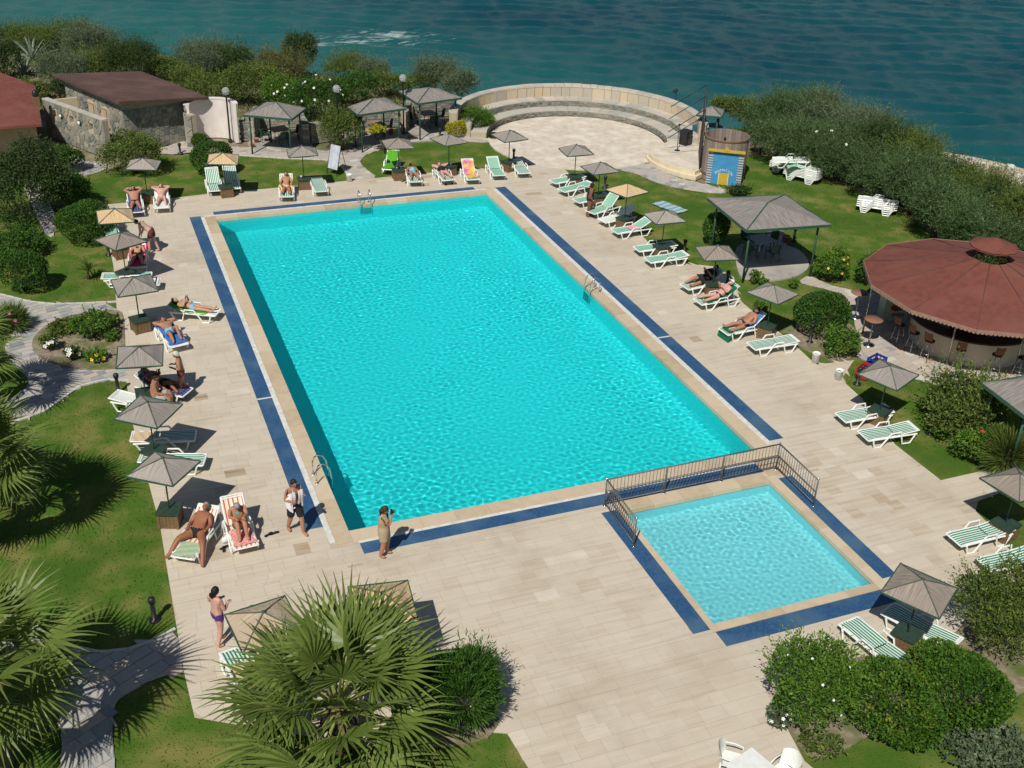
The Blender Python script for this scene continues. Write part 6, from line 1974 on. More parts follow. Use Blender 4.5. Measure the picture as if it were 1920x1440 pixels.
# stage screen of dark boards with tall poles and stays
scr = world_root('stage_screen', 'tall dark screen on black poles at the right end of the stage', 'screen')
sa, sb = V2((24.55, 24.0)), V2((25.85, 26.35)); ds = sb - sa; an_ = math.atan2(ds[1], ds[0]); cm = (sa + sb) / 2
MB().box((cm[0], cm[1], 1.45), (np.linalg.norm(ds), .06, 2.5), an_).build('board', M('dark_board', (.045, .028, .026), .7, (.03, .03, .034), 3, 3), scr)
for t, hh in ((.0, 2.7), (.45, 3.2), (.72, 3.7), (1.0, 4.1)):
    q = sa + ds * t; MB().tube([(*q, 0), (*q, hh)], .04, 6).build('pole', m_black, scr)
for t, h0, (ex, ey) in ((1.0, 4.1, (-1.5, .9)), (.72, 3.7, (-1.6, .8)), (.45, 3.2, (-1.6, .8)), (1.0, 2.4, (-1.5, .9))):
    q = sa + ds * t; MB().tube([(*q, h0), (q[0] + ex, q[1] + ey, h0 - 1.3)], .022, 5).build('stay', m_black, scr)
p = P(1283, 284); r = empty('loudspeaker', (p[0], p[1], .40), .4); tag(r, 'black loudspeaker box standing on the stage platform', 'loudspeaker')
MB().box((0, 0, .40), (.52, .5, .80)).build('cabinet', m_black, r)
for z, rr2 in ((.27, .18), (.60, .12)): MB().lathe([(.001, 0), (rr2 * .4, .02), (rr2, .0), (rr2 * 1.1, .015)], (0, 0, 0), 16).build('cone', M('cone_grey', (.05, .05, .05), .6) if z < .3 else bpy.data.materials['cone_grey'], r); 
for ch, z in zip([c for c in r.children if c.name.startswith('cone')], (.27, .60)): ch.location = (0, -.252, z); ch.rotation_euler = (math.pi / 2, 0, 0)
p = P(1268, 296); r = empty('microphone_stand', (p[0], p[1], .40)); tag(r, 'thin black microphone stand left of the stage loudspeaker', 'stand')
MB().tube([(0, 0, .02), (.12, .25, 1.35)], .018, 6).build('pole', m_black, r); MB().lathe([(.16, 0), (.16, .03), (.001, .03)], n=12).build('base', m_black, r); MB().tube([(.12, .25, 1.35), (.55, .4, 1.25)], .014, 6).build('boom', m_black, r); MB().ball((.12, .25, 1.35), .07, 8).build('clamp', m_black, r)
p = P(1262, 232); r = empty('spotlight_stand', (p[0], p[1], .75)); tag(r, 'spotlight stand with two lamps on the upper amphitheatre seats', 'stand')
MB().tube([(0, 0, 0), (.1, .2, 1.3)], .02, 6).build('pole', m_black, r)
for q, zz in enumerate((.35, 1.2)): MB().tube([(.1 * zz, .15 * zz, zz), (.1 * zz - .22, .15 * zz - .1, zz - .05)], [.07, .11], 10).build('lamp', m_black, r)
mb = MB(); mb.lathe([(.10, .0), (.10, .02), (.001, .02)], n=10); mb.build('base', m_black, r)
# blue round table behind the booth
p = P(1420, 285); r = empty('blue_table', (p[0], p[1], -.02)); tag(r, 'blue round table by the hedge behind the wooden booth', 'table')
MB().lathe([(.001, .68), (.5, .68), (.5, .71), (.001, .71)], n=20).build('tabletop', M('blue_plastic', (.06, .20, .34), .5), r)
for a in (0, 1.57, 3.14, 4.71): MB().tube([(.12 * math.cos(a), .12 * math.sin(a), .68), (.38 * math.cos(a), .38 * math.sin(a), 0)], .02, 6).build('leg', m_black, r)
# green barrel by the hedge
p = P(1597, 345); r = empty('garden_barrel', (p[0], p[1], -.02)); tag(r, 'green barrel in the shade at the hedge foot', 'barrel')
MB().lathe([(.001, .0), (.22, 0), (.26, .25), (.22, .5)], n=14).build('body', m_dkgreen, r); MB().lathe([(.23, .5), (.23, .53), (.001, .55)], n=14).build('lid', m_dkgreen, r)
# pots
for (u, v, s_, mt, lab) in [(1862, 862, .32, m_edge, 'round stone pot beside the sword leaved clump'), (481, 268, .14, M('terracotta', (.42, .16, .08), .8), 'terracotta pot before the first shelter'), (474, 277, .12, None, 'second smaller terracotta pot before the first shelter'), (733, 252, .15, None, 'terracotta pot before the second shelter'), (1472, 455, .18, None, 'terracotta pot at the back of the gazebo floor')]:
    p = P(u, v); r = empty('plant_pot', (p[0], p[1], .03)); tag(r, lab, 'pot')
    MB().lathe([(.001, 0), (s_ * .7, 0), (s_, s_ * 1.5), (s_ * 1.1, s_ * 1.5), (s_ * 1.1, s_ * 1.7), (s_ * .9, s_ * 1.7), (s_ * .85, s_ * 1.4)], n=14).build('shell', mt or bpy.data.materials['terracotta'], r)
    MB().lathe([(s_ * .87, s_ * 1.42), (.001, s_ * 1.42)], n=14).build('soil', m_bed, r)

# sandals, bags, cups and bottles left about
SANDAL = MB()
SANDAL.add([(x, y * w, z) for z in (0, .02) for x, w in ((0, .6), (.06, 1), (.16, .75), (.25, 1.05), (.28, .5)) for y in (-.045, .045)], [(10, 11, 13, 12), (12, 13, 15, 14), (14, 15, 17, 16), (16, 17, 19, 18)] + [(i, i + 2, i + 12, i + 10) for i in (0, 2, 4, 6)] + [(i + 2, i, i + 10, i + 12) for i in (1, 3, 5, 7)])
SANDAL.tube([(.17, -.045, .02), (.20, 0, .055), (.17, .045, .02)], .01, 4)
SM = SANDAL.mesh('sandal', m_black)
for k, (u, v, rz, lab) in enumerate([(752, 341, .3, 'in front of the blue hat sunbather'), (760, 344, .9, 'right in front of the blue hat sunbather'), (836, 348, 1.2, 'below the lounger left of the orange towel, left one'), (846, 346, .8, 'below the lounger left of the orange towel, right one'), (412, 1031, .4, 'beside the white bag between the red striped loungers'), (420, 1036, 1.4, 'close to the white bag, lower one'), (496, 1007, .5, 'right of the red striped lounger, left one'), (505, 1003, .2, 'right of the red striped lounger, right one'), (1348, 573, .2, 'beside the white cap sunbather')]):
    p = P(u, v, .03); o = link('sandal', SM, None, (p[0], p[1], .026), rz); tag(o, 'black sandal ' + lab, 'sandal', 'sandals left on the terrace')
for (u, v, mat_, s_, lab) in [(425, 1012, 'white', .2, 'white beach bag between the red striped loungers'), (700 + 47, 334, 'white', .16, 'white bag on the terrace by the green towel lounger'), (238, 510, 'black', .22, 'black bag on the mint lounger under left parasol')]:
    p = P(u, v, .1); zb = .35 if mat_ == 'black' else .024
    if mat_ == 'black': p = P(u, v, .45)
    mb = MB(); mb.ball((0, 0, s_ * .55), (s_ * .75, s_ * .45, s_ * .6), 10); mb.v = [(x * (1 + .1 * math.sin(z * 20)), y, max(z, 0)) for x, y, z in mb.v]
    r = empty('beach_bag', (p[0], p[1], zb), .5); tag(r, lab, 'bag'); mb.build('bag_body', C_[mat_], r)
    MB().tube([(-s_ * .4, 0, s_ * 1.0), (-s_ * .3, 0, s_ * 1.5), (s_ * .3, 0, s_ * 1.5), (s_ * .4, 0, s_ * 1.0)], .012, 5).build('handle', C_[mat_], r)
for (u, v, z, lab) in [(744, 316, .54, 'white cup on the box left of the blue hat sunbather'), (752, 315, .54, 'second white cup on the box by the blue hat sunbather'), (838, 310, .54, 'white cup on the box left of the orange towel'), (845, 308, .54, 'white bottle on the box left of the orange towel'), (565, 333, .54, 'white cup on the box beside the yellow towel sunbather'), (1180, 398, .4, 'white cup on the shaded white lounger')]:
    p = P(u, v, z); r = empty('cup', (p[0], p[1], z)); tag(r, lab, 'cup', 'cups on the parasol boxes')
    MB().lathe([(.001, 0), (.032, 0), (.045, .11), (.041, .11), (.03, .012), (.001, .012)], n=12).build('cup_wall', m_white, r)
    MB().lathe([(.040, .085), (.001, .085)], n=12).build('drink', m_wood, r)
# ------------------------------------------------------------------ people
SKIN = {k: M('skin_' + k, c, .5, tuple(x * .88 for x in c), 8, 3, spec=.35, coord='obj') for k, c in dict(pale=(.62, .38, .29), pink=(.62, .34, .28), tan=(.42, .20, .12), brown=(.30, .12, .06), dark=(.20, .085, .05), olive=(.50, .28, .18)).items()}
HAIR = {k: M('hair_' + k, c, .7, tuple(x * .6 for x in c), 30, 3, coord='obj') for k, c in dict(black=(.012, .010, .010), brown=(.06, .028, .014), grey=(.34, .33, .31), white=(.70, .68, .62), dark=(.03, .016, .010)).items()}
m_eye = M('eye_dark', (.03, .02, .02), .3); m_lip = M('lip', (.42, .14, .12), .5)
CUT = {   # garment: how far it covers each stretch of the body (from, to)
    'briefs': ({('pel', 'spn'): (-9, .42), ('pel', 'hp'): (-9, 9), ('hp', 'kn'): (-9, .27)}, .012),
    'trunks': ({('pel', 'spn'): (-9, .45), ('pel', 'hp'): (-9, 9), ('hp', 'kn'): (-9, .58)}, .020),
    'shorts': ({('pel', 'spn'): (-9, .50), ('pel', 'hp'): (-9, 9), ('hp', 'kn'): (-9, .80)}, .026),
    'suit': ({('pel', 'spn'): (-9, 9), ('spn', 'cst'): (-9, 9), ('pel', 'hp'): (-9, 9), ('hp', 'kn'): (-9, .24), ('cst', 'nck'): (-9, .25), ('cst', 'sh'): (-9, .45)}, .012),
    'top': ({('spn', 'cst'): (.55, 9), ('cst', 'nck'): (-9, .12), ('cst', 'sh'): (-9, .32)}, .012),
    'shirt': ({('pel', 'spn'): (-.3, 9), ('spn', 'cst'): (-9, 9), ('cst', 'nck'): (-9, .55), ('cst', 'sh'): (-9, 9), ('sh', 'el'): (-9, .7)}, .024),
    'dress': ({('pel', 'spn'): (-9, 9), ('spn', 'cst'): (-9, 9), ('cst', 'nck'): (-9, .5), ('cst', 'sh'): (-9, 9), ('sh', 'el'): (-9, .55), ('pel', 'hp'): (-9, 9), ('hp', 'kn'): (-9, .72)}, .034)}
FIT = []                                                         # garments waiting to be cut to their bodies
PEND = []                                                        # bodies waiting for their surface


def stand(H=1.7, lean=0.0, arms=((-.05, .07), (-.05, .07)), step=.0, knee=.04, turn=0.0):
    """joints of a standing figure facing +x"""
    k = H / 1.7
    j = dict(pel=(0, 0, .94), spn=(0, 0, 1.10), cst=(.01, 0, 1.30), nck=(-.005, 0, 1.46), hd=(.03, 0, 1.59))
    for s, sg in (('l', 1), ('r', -1)):
        st = step * sg
        j['hp' + s] = (0, sg * .085, .90); j['kn' + s] = (st * .5 + knee, sg * .10, .49); j['an' + s] = (st - .03, sg * .10, .075); j['to' + s] = (st + .13, sg * .125, .035)
        j['sh' + s] = (0, sg * .175, 1.40); j['el' + s] = (-.03, sg * .24, 1.12); j['wr' + s] = (.06, sg * .25, .88); j['fg' + s] = (.10, sg * .25, .79)
    j = {a: np.array(b, float) for a, b in j.items()}
    if lean:
        R_ = np.array(Matrix.Rotation(lean, 3, 'Y'))
        pv = j['pel'].copy()
        for a in j:
            if a[:2] in ('sp', 'cs', 'nc', 'hd', 'sh', 'el', 'wr', 'fg'):
                j[a] = pv + R_ @ (j[a] - pv)
    return {a: b * k for a, b in j.items()}


def recline(adeg, H=1.68, kneeup=(.0, .0), spread=(.12, .12), arms='side', head=.0):
    A = math.radians(max(adeg, 2)); d = np.array([math.cos(A), 0, math.sin(A)]); u = np.array([-math.sin(A), 0, math.cos(A)])
    p0 = np.array([.99, 0, .445])
    j = dict(pel=p0, spn=p0 + d * .17 + u * .015, cst=p0 + d * .37 + u * .02, nck=p0 + d * .53 + u * .03, hd=p0 + d * .68 + u * (.05 + head))
    for s, sg, ku, sp in (('l', 1, kneeup[0], spread[0]), ('r', -1, kneeup[1], spread[1])):
        j['hp' + s] = p0 + np.array([-.04, sg * .085, 0])
        j['kn' + s] = np.array([.57 + ku * .12, sg * (.085 + sp * .5), .435 + ku]); j['an' + s] = np.array([.16 + ku * .55, sg * (.07 + sp), .40]); j['to' + s] = j['an' + s] + np.array([-.07, sg * .04, .12 if ku < .1 else -.01])
        sh = p0 + d * .47 + u * .015 + np.array([0, sg * .175, 0]); j['sh' + s] = sh
        if arms == 'side':
            j['el' + s] = sh - d * .25 + np.array([0, sg * .10, -.01]); j['wr' + s] = j['el' + s] + np.array([-.24, -sg * .02, .01]); j['fg' + s] = j['wr' + s] + np.array([-.09, -sg * .02, .0])
        elif arms == 'head':
            j['el' + s] = sh + d * .12 + np.array([0, sg * .24, .05]); j['wr' + s] = p0 + d * .70 + np.array([0, sg * .11, -.01]); j['fg' + s] = p0 + d * .74 + np.array([0, sg * .03, -.0])
        elif arms == 'read':
            j['el' + s] = sh - d * .22 + u * .05 + np.array([0, sg * .08, 0]); j['wr' + s] = sh - d * .12 + u * .26 + np.array([-.08, -sg * .08, 0]); j['fg' + s] = j['wr' + s] + u * .08 + np.array([0, -sg * .03, 0])
        elif arms == 'knees':
            j['el' + s] = sh + np.array([-.20, sg * .06, -.10]); j['wr' + s] = j['kn' + s] + np.array([.06, -sg * .01, .07]); j['fg' + s] = j['wr' + s] + np.array([-.09, 0, .0])
    return {a: np.array(b, float) for a, b in j.items()}


RAD = dict(pel=.145, spn=.130, cst=.148, nck=.062, sh=.072, el=.049, wr=.034, hp=.108, kn=.068, an=.044, to=.038)
def skin_obj(name, chain, pos, rad, root, mat, extra=None):
    bm = bmesh.new(); vs = {}; lay_ = bm.verts.layers.skin.verify()
    for a in pos: vs[a] = bm.verts.new(pos[a])
    for a, b in chain: bm.edges.new((vs[a], vs[b]))
    for a, v in vs.items():
        v[lay_].radius = (rad[a], rad[a]); v[lay_].use_root = (a == root)
    me = bpy.data.meshes.new(name); bm.to_mesh(me); bm.free()
    me.materials.append(mat)
    o = link(name, me)
    o.modifiers.new('skin', 'SKIN').use_smooth_shade = True
    o.modifiers.new('sub', 'SUBSURF').levels = 2
    o.modifiers['sub'].render_levels = 2
    PEND.append((o, extra))
    return o


def rget(a, bulk): return RAD[a if a in RAD else a[:2]] * bulk


CHAIN = [('pel', 'spn'), ('spn', 'cst'), ('cst', 'nck')] + [c for s in 'lr' for c in (('pel', 'hp' + s), ('hp' + s, 'kn' + s), ('kn' + s, 'an' + s), ('an' + s, 'to' + s), ('cst', 'sh' + s), ('sh' + s, 'el' + s), ('el' + s, 'wr' + s))]


def mid(a, b, t): return a * (1 - t) + b * t


def person(j, loc, rz, skin, hair, label, clothes=(), bulk=1.0, hairlen=0, face=None, group=None, cap=None, female=False):
    j = {a: b for a, b in j.items()}
    pos = {a: b for a, b in j.items() if a not in ('hd', 'fgl', 'fgr')}
    rad = {a: rget(a, bulk if a in ('pel', 'spn', 'cst') or a[:2] == 'hp' else 1 + (bulk - 1) * .6) for a in pos}
    if female: rad['spn'] *= .88; rad['cst'] *= .92
    ch = list(CHAIN)
    # forearm and calf fullness
    for s in 'lr':
        pos['cf' + s] = mid(j['kn' + s], j['an' + s], .3); rad['cf' + s] = .066 * (1 + (bulk - 1) * .5)
        ch.remove(('kn' + s, 'an' + s)); ch += [('kn' + s, 'cf' + s), ('cf' + s, 'an' + s)]
    hd = j['hd']; up = hd - j['nck']; up /= np.linalg.norm(up)
    f = np.array(face if face is not None else (1, 0, 0), float); f -= up * np.dot(f, up); f /= np.linalg.norm(f); sd = np.cross(up, f)
    R_ = np.stack([f, sd, up], 1)
    ex = MB()
    def loc2(p): return tuple(hd + R_ @ np.array(p))
    b = len(ex.v); ex.ball((0, 0, 0), (.092, .074, .112), 16); ex.v[b:] = [loc2((x + (.012 if z < -.02 else 0), y * (1 - .18 * (z < -.03)), z)) for x, y, z in ex.v[b:]]
    b = len(ex.v); ex.ball((.095, 0, -.012), (.018, .013, .026), 8); ex.v[b:] = [loc2(p) for p in ex.v[b:]]
    for s in (-1, 1):
        b = len(ex.v); ex.ball((.082, s * .030, .012), (.010, .013, .008), 6, 1); ex.v[b:] = [loc2(p) for p in ex.v[b:]]
        b = len(ex.v); ex.ball((-.005, s * .076, -.008), (.022, .010, .030), 6); ex.v[b:] = [loc2(p) for p in ex.v[b:]]
    b = len(ex.v); ex.ball((.088, 0, -.055), (.008, .024, .007), 6, 2); ex.v[b:] = [loc2(p) for p in ex.v[b:]]
    for s in 'lr':                                               # hands: palm, four fingers and a thumb
        w, g_ = j['wr' + s], j['fg' + s]; d = g_ - w; d /= np.linalg.norm(d); x_, y_, _ = frame_of(d)
        sgn = 1 if s == 'l' else -1
        ex.tube([w - d * .02, w + d * .03, w + d * .085], [(.030, .024), (.042, .017), (.040, .013)], 8)
        for q in range(4):
            o_ = x_ * (-.030 + .020 * q); ln = (.065, .078, .074, .058)[q]
            b0 = w + d * .08 + o_; cl = y_ * (.012 * sgn)
            ex.tube([b0, b0 + d * ln * .5 + cl * .6, b0 + d * ln + cl * 2], [.0095, .0085, .006], 6)
        t0 = w + d * .03 - x_ * .036
        ex.tube([t0, t0 + d * .03 - x_ * .022, t0 + d * .062 - x_ * .026], [.012, .010, .007], 6)
    body = skin_obj('person', ch, pos, rad, 'pel', SKIN[skin], (ex, [m_eye, m_lip]))
    body.location = loc; body.rotation_euler = (0, 0, rz)
    tag(body, label, 'person', group)
    # hair
    hb = MB(); b = 0
    hb.ball((0, 0, 0), (.104, .088, .122), 16)
    hb.v = [((x - .016) if x > .03 else x - .01, y, z if z > -.02 else max(z, -.06 - (0.0 if x > -.01 else .04)) * (1 if x < .02 else -.25)) if True else None for x, y, z in hb.v]
    hb.v = [(min(x, .055) if z < .045 else x, y, z) for x, y, z in hb.v]
    hb.v = [loc2((x, y, z + .012)) for x, y, z in hb.v]
    if hairlen:
        hb.tube([loc2((-.07, 0, .03)), loc2((-.10, 0, -.06)), loc2((-.10, .01, -.06 - hairlen * .5)), loc2((-.085, .0, -.06 - hairlen))], [(.075, .05), (.075, .045), (.06, .035), (.02, .015)], 8)
    h_ = hb.build('hair', HAIR[hair], body)
    if cap:
        cb = MB(); cb.ball((0, 0, 0), (.112, .096, .10), 14); cb.v = [(x, y, max(z, -.005)) for x, y, z in cb.v]; cb.box((.13, 0, .0), (.10, .13, .012)); cb.v = [loc2((x, y, z + .045)) for x, y, z in cb.v]
        cb.build('cap', C_[cap], body)
    for c in clothes:
        kind, mat_ = c
        if kind in CUT:
            FIT.append((body, kind, mat_, pos, ch, rad)); continue
        pos2, rad2, ch2 = {}, {}, []
        g = .026
        if kind in ('briefs', 'trunks', 'shorts'):
            t = {'briefs': .20, 'trunks': .42, 'shorts': .72}[kind]
            pos2['pel'] = j['pel']; rad2['pel'] = rad['pel'] * 1.2 + .018
            pos2['up'] = mid(j['pel'], j['spn'], .35); rad2['up'] = rad['pel'] * 1.12 + .012; ch2.append(('pel', 'up'))
            for s in 'lr':
                pos2['hp' + s] = j['hp' + s]; rad2['hp' + s] = rad['hp' + s] * 1.14 + (.022 if kind != 'briefs' else .010)
                pos2['th' + s] = mid(j['hp' + s], j['kn' + s], t); rad2['th' + s] = (rad['hp' + s] * (1 - t) + rad['kn' + s] * t) * 1.12 + (.024 if kind != 'briefs' else .004)
                ch2 += [('pel', 'hp' + s), ('hp' + s, 'th' + s)]
        elif kind == 'top':
            a = mid(j['cst'], j['spn'], .1); w = j['shl'] - j['shr']; w = w / np.linalg.norm(w)
            pos2 = {'pel': a, 'u': mid(j['cst'], j['spn'], .42)}; rad2 = {'pel': rad['cst'] * 1.16 + .012, 'u': rad['cst'] * 1.1 + .010}; ch2 = [('pel', 'u')]
        elif kind in ('suit', 'shirt', 'dress', 'towel'):
            pos2 = {'pel': j['pel'], 'spn': j['spn'], 'cst': j['cst']}; g2 = g if kind == 'suit' else .03
            rad2 = {'pel': rad['pel'] * 1.14 + g2, 'spn': rad['spn'] * 1.12 + g2, 'cst': rad['cst'] * 1.12 + g2}; ch2 = [('pel', 'spn'), ('spn', 'cst')]
            if kind in ('shirt', 'dress', 'towel'):
                pos2['nk'] = mid(j['cst'], j['nck'], .55); rad2['nk'] = .085; ch2.append(('cst', 'nk'))
                for s in 'lr':
                    pos2['sh' + s] = j['sh' + s]; rad2['sh' + s] = .085; pos2['el' + s] = mid(j['sh' + s], j['el' + s], .62); rad2['el' + s] = .068
                    ch2 += [('cst', 'sh' + s), ('sh' + s, 'el' + s)]
            if kind == 'suit':
                for s in 'lr':
                    pos2['st' + s] = mid(j['cst'], j['sh' + s], .6) + up * .02; rad2['st' + s] = .075; ch2.append(('cst', 'st' + s))
                    pos2['hp' + s] = j['hp' + s]; rad2['hp' + s] = rad['hp' + s] * 1.16 + .012; ch2.append(('pel', 'hp' + s))
            if kind == 'dress':
                pos2['hem'] = mid(j['pel'], (j['knl'] + j['knr']) / 2, .78); rad2['hem'] = .20; ch2.append(('pel', 'hem')); rad2['pel'] += .025
        nm = dict(briefs='swim_briefs', trunks='swim_trunks', shorts='shorts', top='bikini_top', suit='swimsuit', shirt='shirt', dress='dress', towel='shoulder_towel')[kind]
        o = skin_obj(nm, ch2, pos2, rad2, 'pel', C_[mat_]); o.parent = body
    return body


def on(key, j, *a, **k):
    L_ = LN[key][0]
    return person(j, tuple(L_.location), L_.rotation_euler[2], *a, **k)


RIGHT, LEFT, NEAR, AWAY = math.radians(-21), math.radians(159), math.radians(-112), math.radians(68)
# standing figures -------------------------------------------------------------------------
def put(u, v): p = P(u, v); return (p[0], p[1], .024)
j = stand(1.62, .06, step=.10); j['wrr'] += (.06, 0, 0); j['wrl'] += (-.05, 0, 0)
person(j, put(1104, 406), RIGHT, 'dark', 'black', 'woman in a black one piece swimsuit walking by the right loungers', [('suit', 'black')], 1.6, .0, female=True)
j = stand(1.78, 0.98, step=.16)
for s, sg in (('l', 1), ('r', -1)): j['el' + s] = j['sh' + s] + np.array([-.02, sg * .05, -.27]); j['wr' + s] = j['el' + s] + np.array([.10, -sg * .03, -.24]); j['fg' + s] = j['wr' + s] + np.array([.03, 0, -.09])
person(j, put(289, 474), LEFT, 'pale', 'black', 'man in maroon swim shorts bending over a lounger', [('trunks', 'brownred')], 1.0, face=(.6, 0, -.8))
j = stand(1.62, .10, step=.04)
for s, sg in (('l', 1), ('r', -1)): j['el' + s] = j['sh' + s] + np.array([-.04, sg * .06, -.26]); j['wr' + s] = j['el' + s] + np.array([.20, -sg * .08, .02]); j['fg' + s] = j['wr' + s] + np.array([.08, -sg * .02, .02])
person(j, put(345, 742), LEFT + .2, 'tan', 'white', 'tanned woman with white hair standing left of the pool', [('briefs', 'brownred'), ('top', 'brownred')], 1.05, face=(.8, 0, -.5), female=True)
j = stand(1.76, .02, step=.22); j['wrr'] = j['elr'] + np.array([.20, .06, .05]); j['fgr'] = j['wrr'] + np.array([.08, .03, .03])
j['wrl'] = j['ell'] + np.array([.20, -.03, .10]); j['fgl'] = j['wrl'] + np.array([.08, -.04, .02])
man = person(j, put(556, 1000), math.radians(-70), 'tan', 'dark', 'man in black shorts walking with a white towel round his shoulders', [('shorts', 'black')], 1.08)
mt_ = MB(); vs = []
for i in range(15):
    a = math.radians(-150 + 300 * i / 14)
    for k in range(5):
        r_ = (.085 + .10 * min(1, k * .6)); zz = 1.50 - .035 * k - (.30 * max(0, abs(a) - 1.3) * (k / 4)) - .08 * k * (abs(math.sin(a)) * .5 + .3)
        vs.append((math.cos(a + math.pi) * r_ * .85 + .005, math.sin(a + math.pi) * r_ * (1.0 + .42 * min(1, k * .5)), zz))
fs = [(i * 5 + k, (i + 1) * 5 + k, (i + 1) * 5 + k + 1, i * 5 + k + 1) for i in range(14) for k in range(4)]
mt_.add(vs, fs, 0, True); mt_.add([(x * .96, y * .96, z) for x, y, z in vs], [tuple(reversed(f)) for f in fs], 0, True)
for sg in (-1, 1):
    vs = []
    for i in range(6):
        for k in range(8):
            vs.append((.155 + .03 * math.sin(k * .8) - .01 * i * 0 + .01 * math.sin(i * 2), sg * (.045 + .03 * i), 1.44 - .075 * k))
    fs = [(i * 8 + k, (i + 1) * 8 + k, (i + 1) * 8 + k + 1, i * 8 + k + 1) for i in range(5) for k in range(7)]
    mt_.add(vs, fs, 0, True); mt_.add([(x - .014, y, z) for x, y, z in vs], [tuple(reversed(f)) for f in fs], 0, True)
mt_.build('shoulder_towel', C_['white'], man)
j = stand(1.60, .03, step=.08)
for s, sg in (('l', 1), ('r', -1)):
    if s == 'l': j['elr'] = j['elr']
    if s == 'r' or True: pass
j['elr'] = j['shr'] + np.array([.16, .0, -.18]); j['wrr'] = j['shr'] + np.array([.20, .12, .06]); j['fgr'] = j['wrr'] + np.array([.03, .05, .07])
w19 = person(j, put(721, 1044), RIGHT, 'tan', 'brown', 'woman in a khaki dress taking a photograph by the pool', [('dress', 'khaki')], 1.15, .08, female=True)
cb = MB(); cb.box((0, 0, 0), (.05, .12, .085)); cb.tube([(.02, 0, 0), (.085, 0, 0)], .035, 10); o = cb.build('camera_in_hand', m_black, None); o.name = 'photo_camera'
o.matrix_world = Matrix.Translation((w19.location[0], w19.location[1], w19.location[2])) @ Matrix.Rotation(RIGHT, 4, 'Z') @ Matrix.Translation((.21, -.02, 1.47)); tag(o, 'black camera held up by the woman in the khaki dress', 'camera')
j = stand(1.68, 0, step=.12)
j['ell'] = j['shl'] + np.array([.02, .10, -.24]); j['wrl'] = j['ell'] + np.array([.17, -.12, .05]); j['fgl'] = j['wrl'] + np.array([.07, -.05, .0])
j['elr'] = j['shr'] + np.array([.04, -.08, -.25]); j['wrr'] = j['elr'] + np.array([.18, .10, .06]); j['fgr'] = j['wrr'] + np.array([.07, .04, .0])
person(j, put(414, 1208), math.radians(30), 'pink', 'black', 'woman in a purple bikini seen from behind beside the left tan parasol', [('briefs', 'purple'), ('top', 'purple')], 1.0, .10, female=True)
# seated man with his back turned, on the edge of the shaded lounger
L_ = LN['d7'][0]
j = stand(1.74)
sit = {}
p0 = np.array([0, 0, .50])
sit = dict(pel=p0, spn=p0 + (-.03, 0, .17), cst=p0 + (-.02, 0, .37), nck=p0 + (.03, 0, .52), hd=p0 + (.08, 0, .66))
for s, sg in (('l', 1), ('r', -1)):
    sit['hp' + s] = p0 + (.05, sg * .09, -.01); sit['kn' + s] = p0 + (.44, sg * .15, .0); sit['an' + s] = p0 + (.42, sg * .16, -.42); sit['to' + s] = p0 + (.56, sg * .18, -.46)
    sit['sh' + s] = p0 + (0, sg * .18, .46); sit['el' + s] = p0 + (.08, sg * .24, .2); sit['wr' + s] = p0 + (.30, sg * .18, .10); sit['fg' + s] = p0 + (.38, sg * .16, .07)
sit = {a: np.array(b, float) for a, b in sit.items()}
pp = P(292, 742, .5)
person(sit, (pp[0], pp[1], .024), math.radians(-15), 'tan', 'dark', 'shirtless man in grey shorts sitting on a lounger edge in the shade', [('shorts', 'greyc')], 1.3)
# people on the loungers -------------------------------------------------------------------
def R_(key, **k): return recline(LN[key][1], **k)
on('a1', R_('a1', arms='head', spread=(.14, .14)), 'tan', 'dark', 'sunbather in dark trunks with arms raised near stone house', [('briefs', 'black')], 1.1, face=(-.6, 0, .8))
on('a2', R_('a2', arms='head', kneeup=(.0, .2)), 'pink', 'brown', 'fair sunbather on white lounger right of the stone house parasol', [('briefs', 'beige'), ('top', 'beige')], 1.05, face=(-.6, 0, .8), female=True)
on('a5', R_('a5', arms='side', spread=(.1, .1)), 'tan', 'dark', 'dark haired sunbather on a yellow towel beside the menu board', [('briefs', 'beige')], 1.0, face=(-.8, 0, .5), female=True)
b_ = on('a8', R_('a8', arms='side'), 'tan', 'black', 'sunbather with a blue hat on the belly beneath a parasol', [('briefs', 'teal')], 1.0, face=(-.3, 0, .9))
hm = MB(); hm.lathe([(.001, .10), (.09, .09), (.10, .0), (.19, -.01), (.19, -.02), (.001, -.02)], n=18); L_ = LN['a8'][0]
o = hm.build('sun_hat', C_['ltblue']); o.matrix_world = Matrix.Translation(L_.location) @ Matrix.Rotation(L_.rotation_euler[2], 4, 'Z') @ Matrix.Translation((1.08, 0, .60)); tag(o, 'blue sun hat lying on a sunbather in the far row', 'hat')
on('a9', R_('a9', arms='head'), 'pink', 'brown', 'sunbather in a black swimsuit left of the orange towel', [('suit', 'black')], 1.15, face=(-.3, 0, .9), female=True)
on('b9', R_('b9', arms='read', kneeup=(.12, .0)), 'tan', 'black', 'person in dark clothes lounging in the shade by the gazebo', [('shirt', 'black'), ('shorts', 'black')], 1.15, face=(-.7, 0, .6))
on('b10', R_('b10', arms='read'), 'pink', 'grey', 'man with a white cap reading on a dark green towel', [('briefs', 'black')], 1.12, face=(-.7, 0, .6), cap='white')
on('b11', R_('b11', arms='side', kneeup=(.05, .0)), 'tan', 'black', 'dark haired sunbather in black trunks against a blue towel', [('briefs', 'black')], 1.05, face=(-.8, 0, .4))
on('d2', R_('d2', arms='side', spread=(.16, .16)), 'olive', 'dark', 'woman in a black bikini lying on a pink towel', [('briefs', 'black'), ('top', 'black')], 1.0, .08, face=(-.4, 0, .9), female=True)
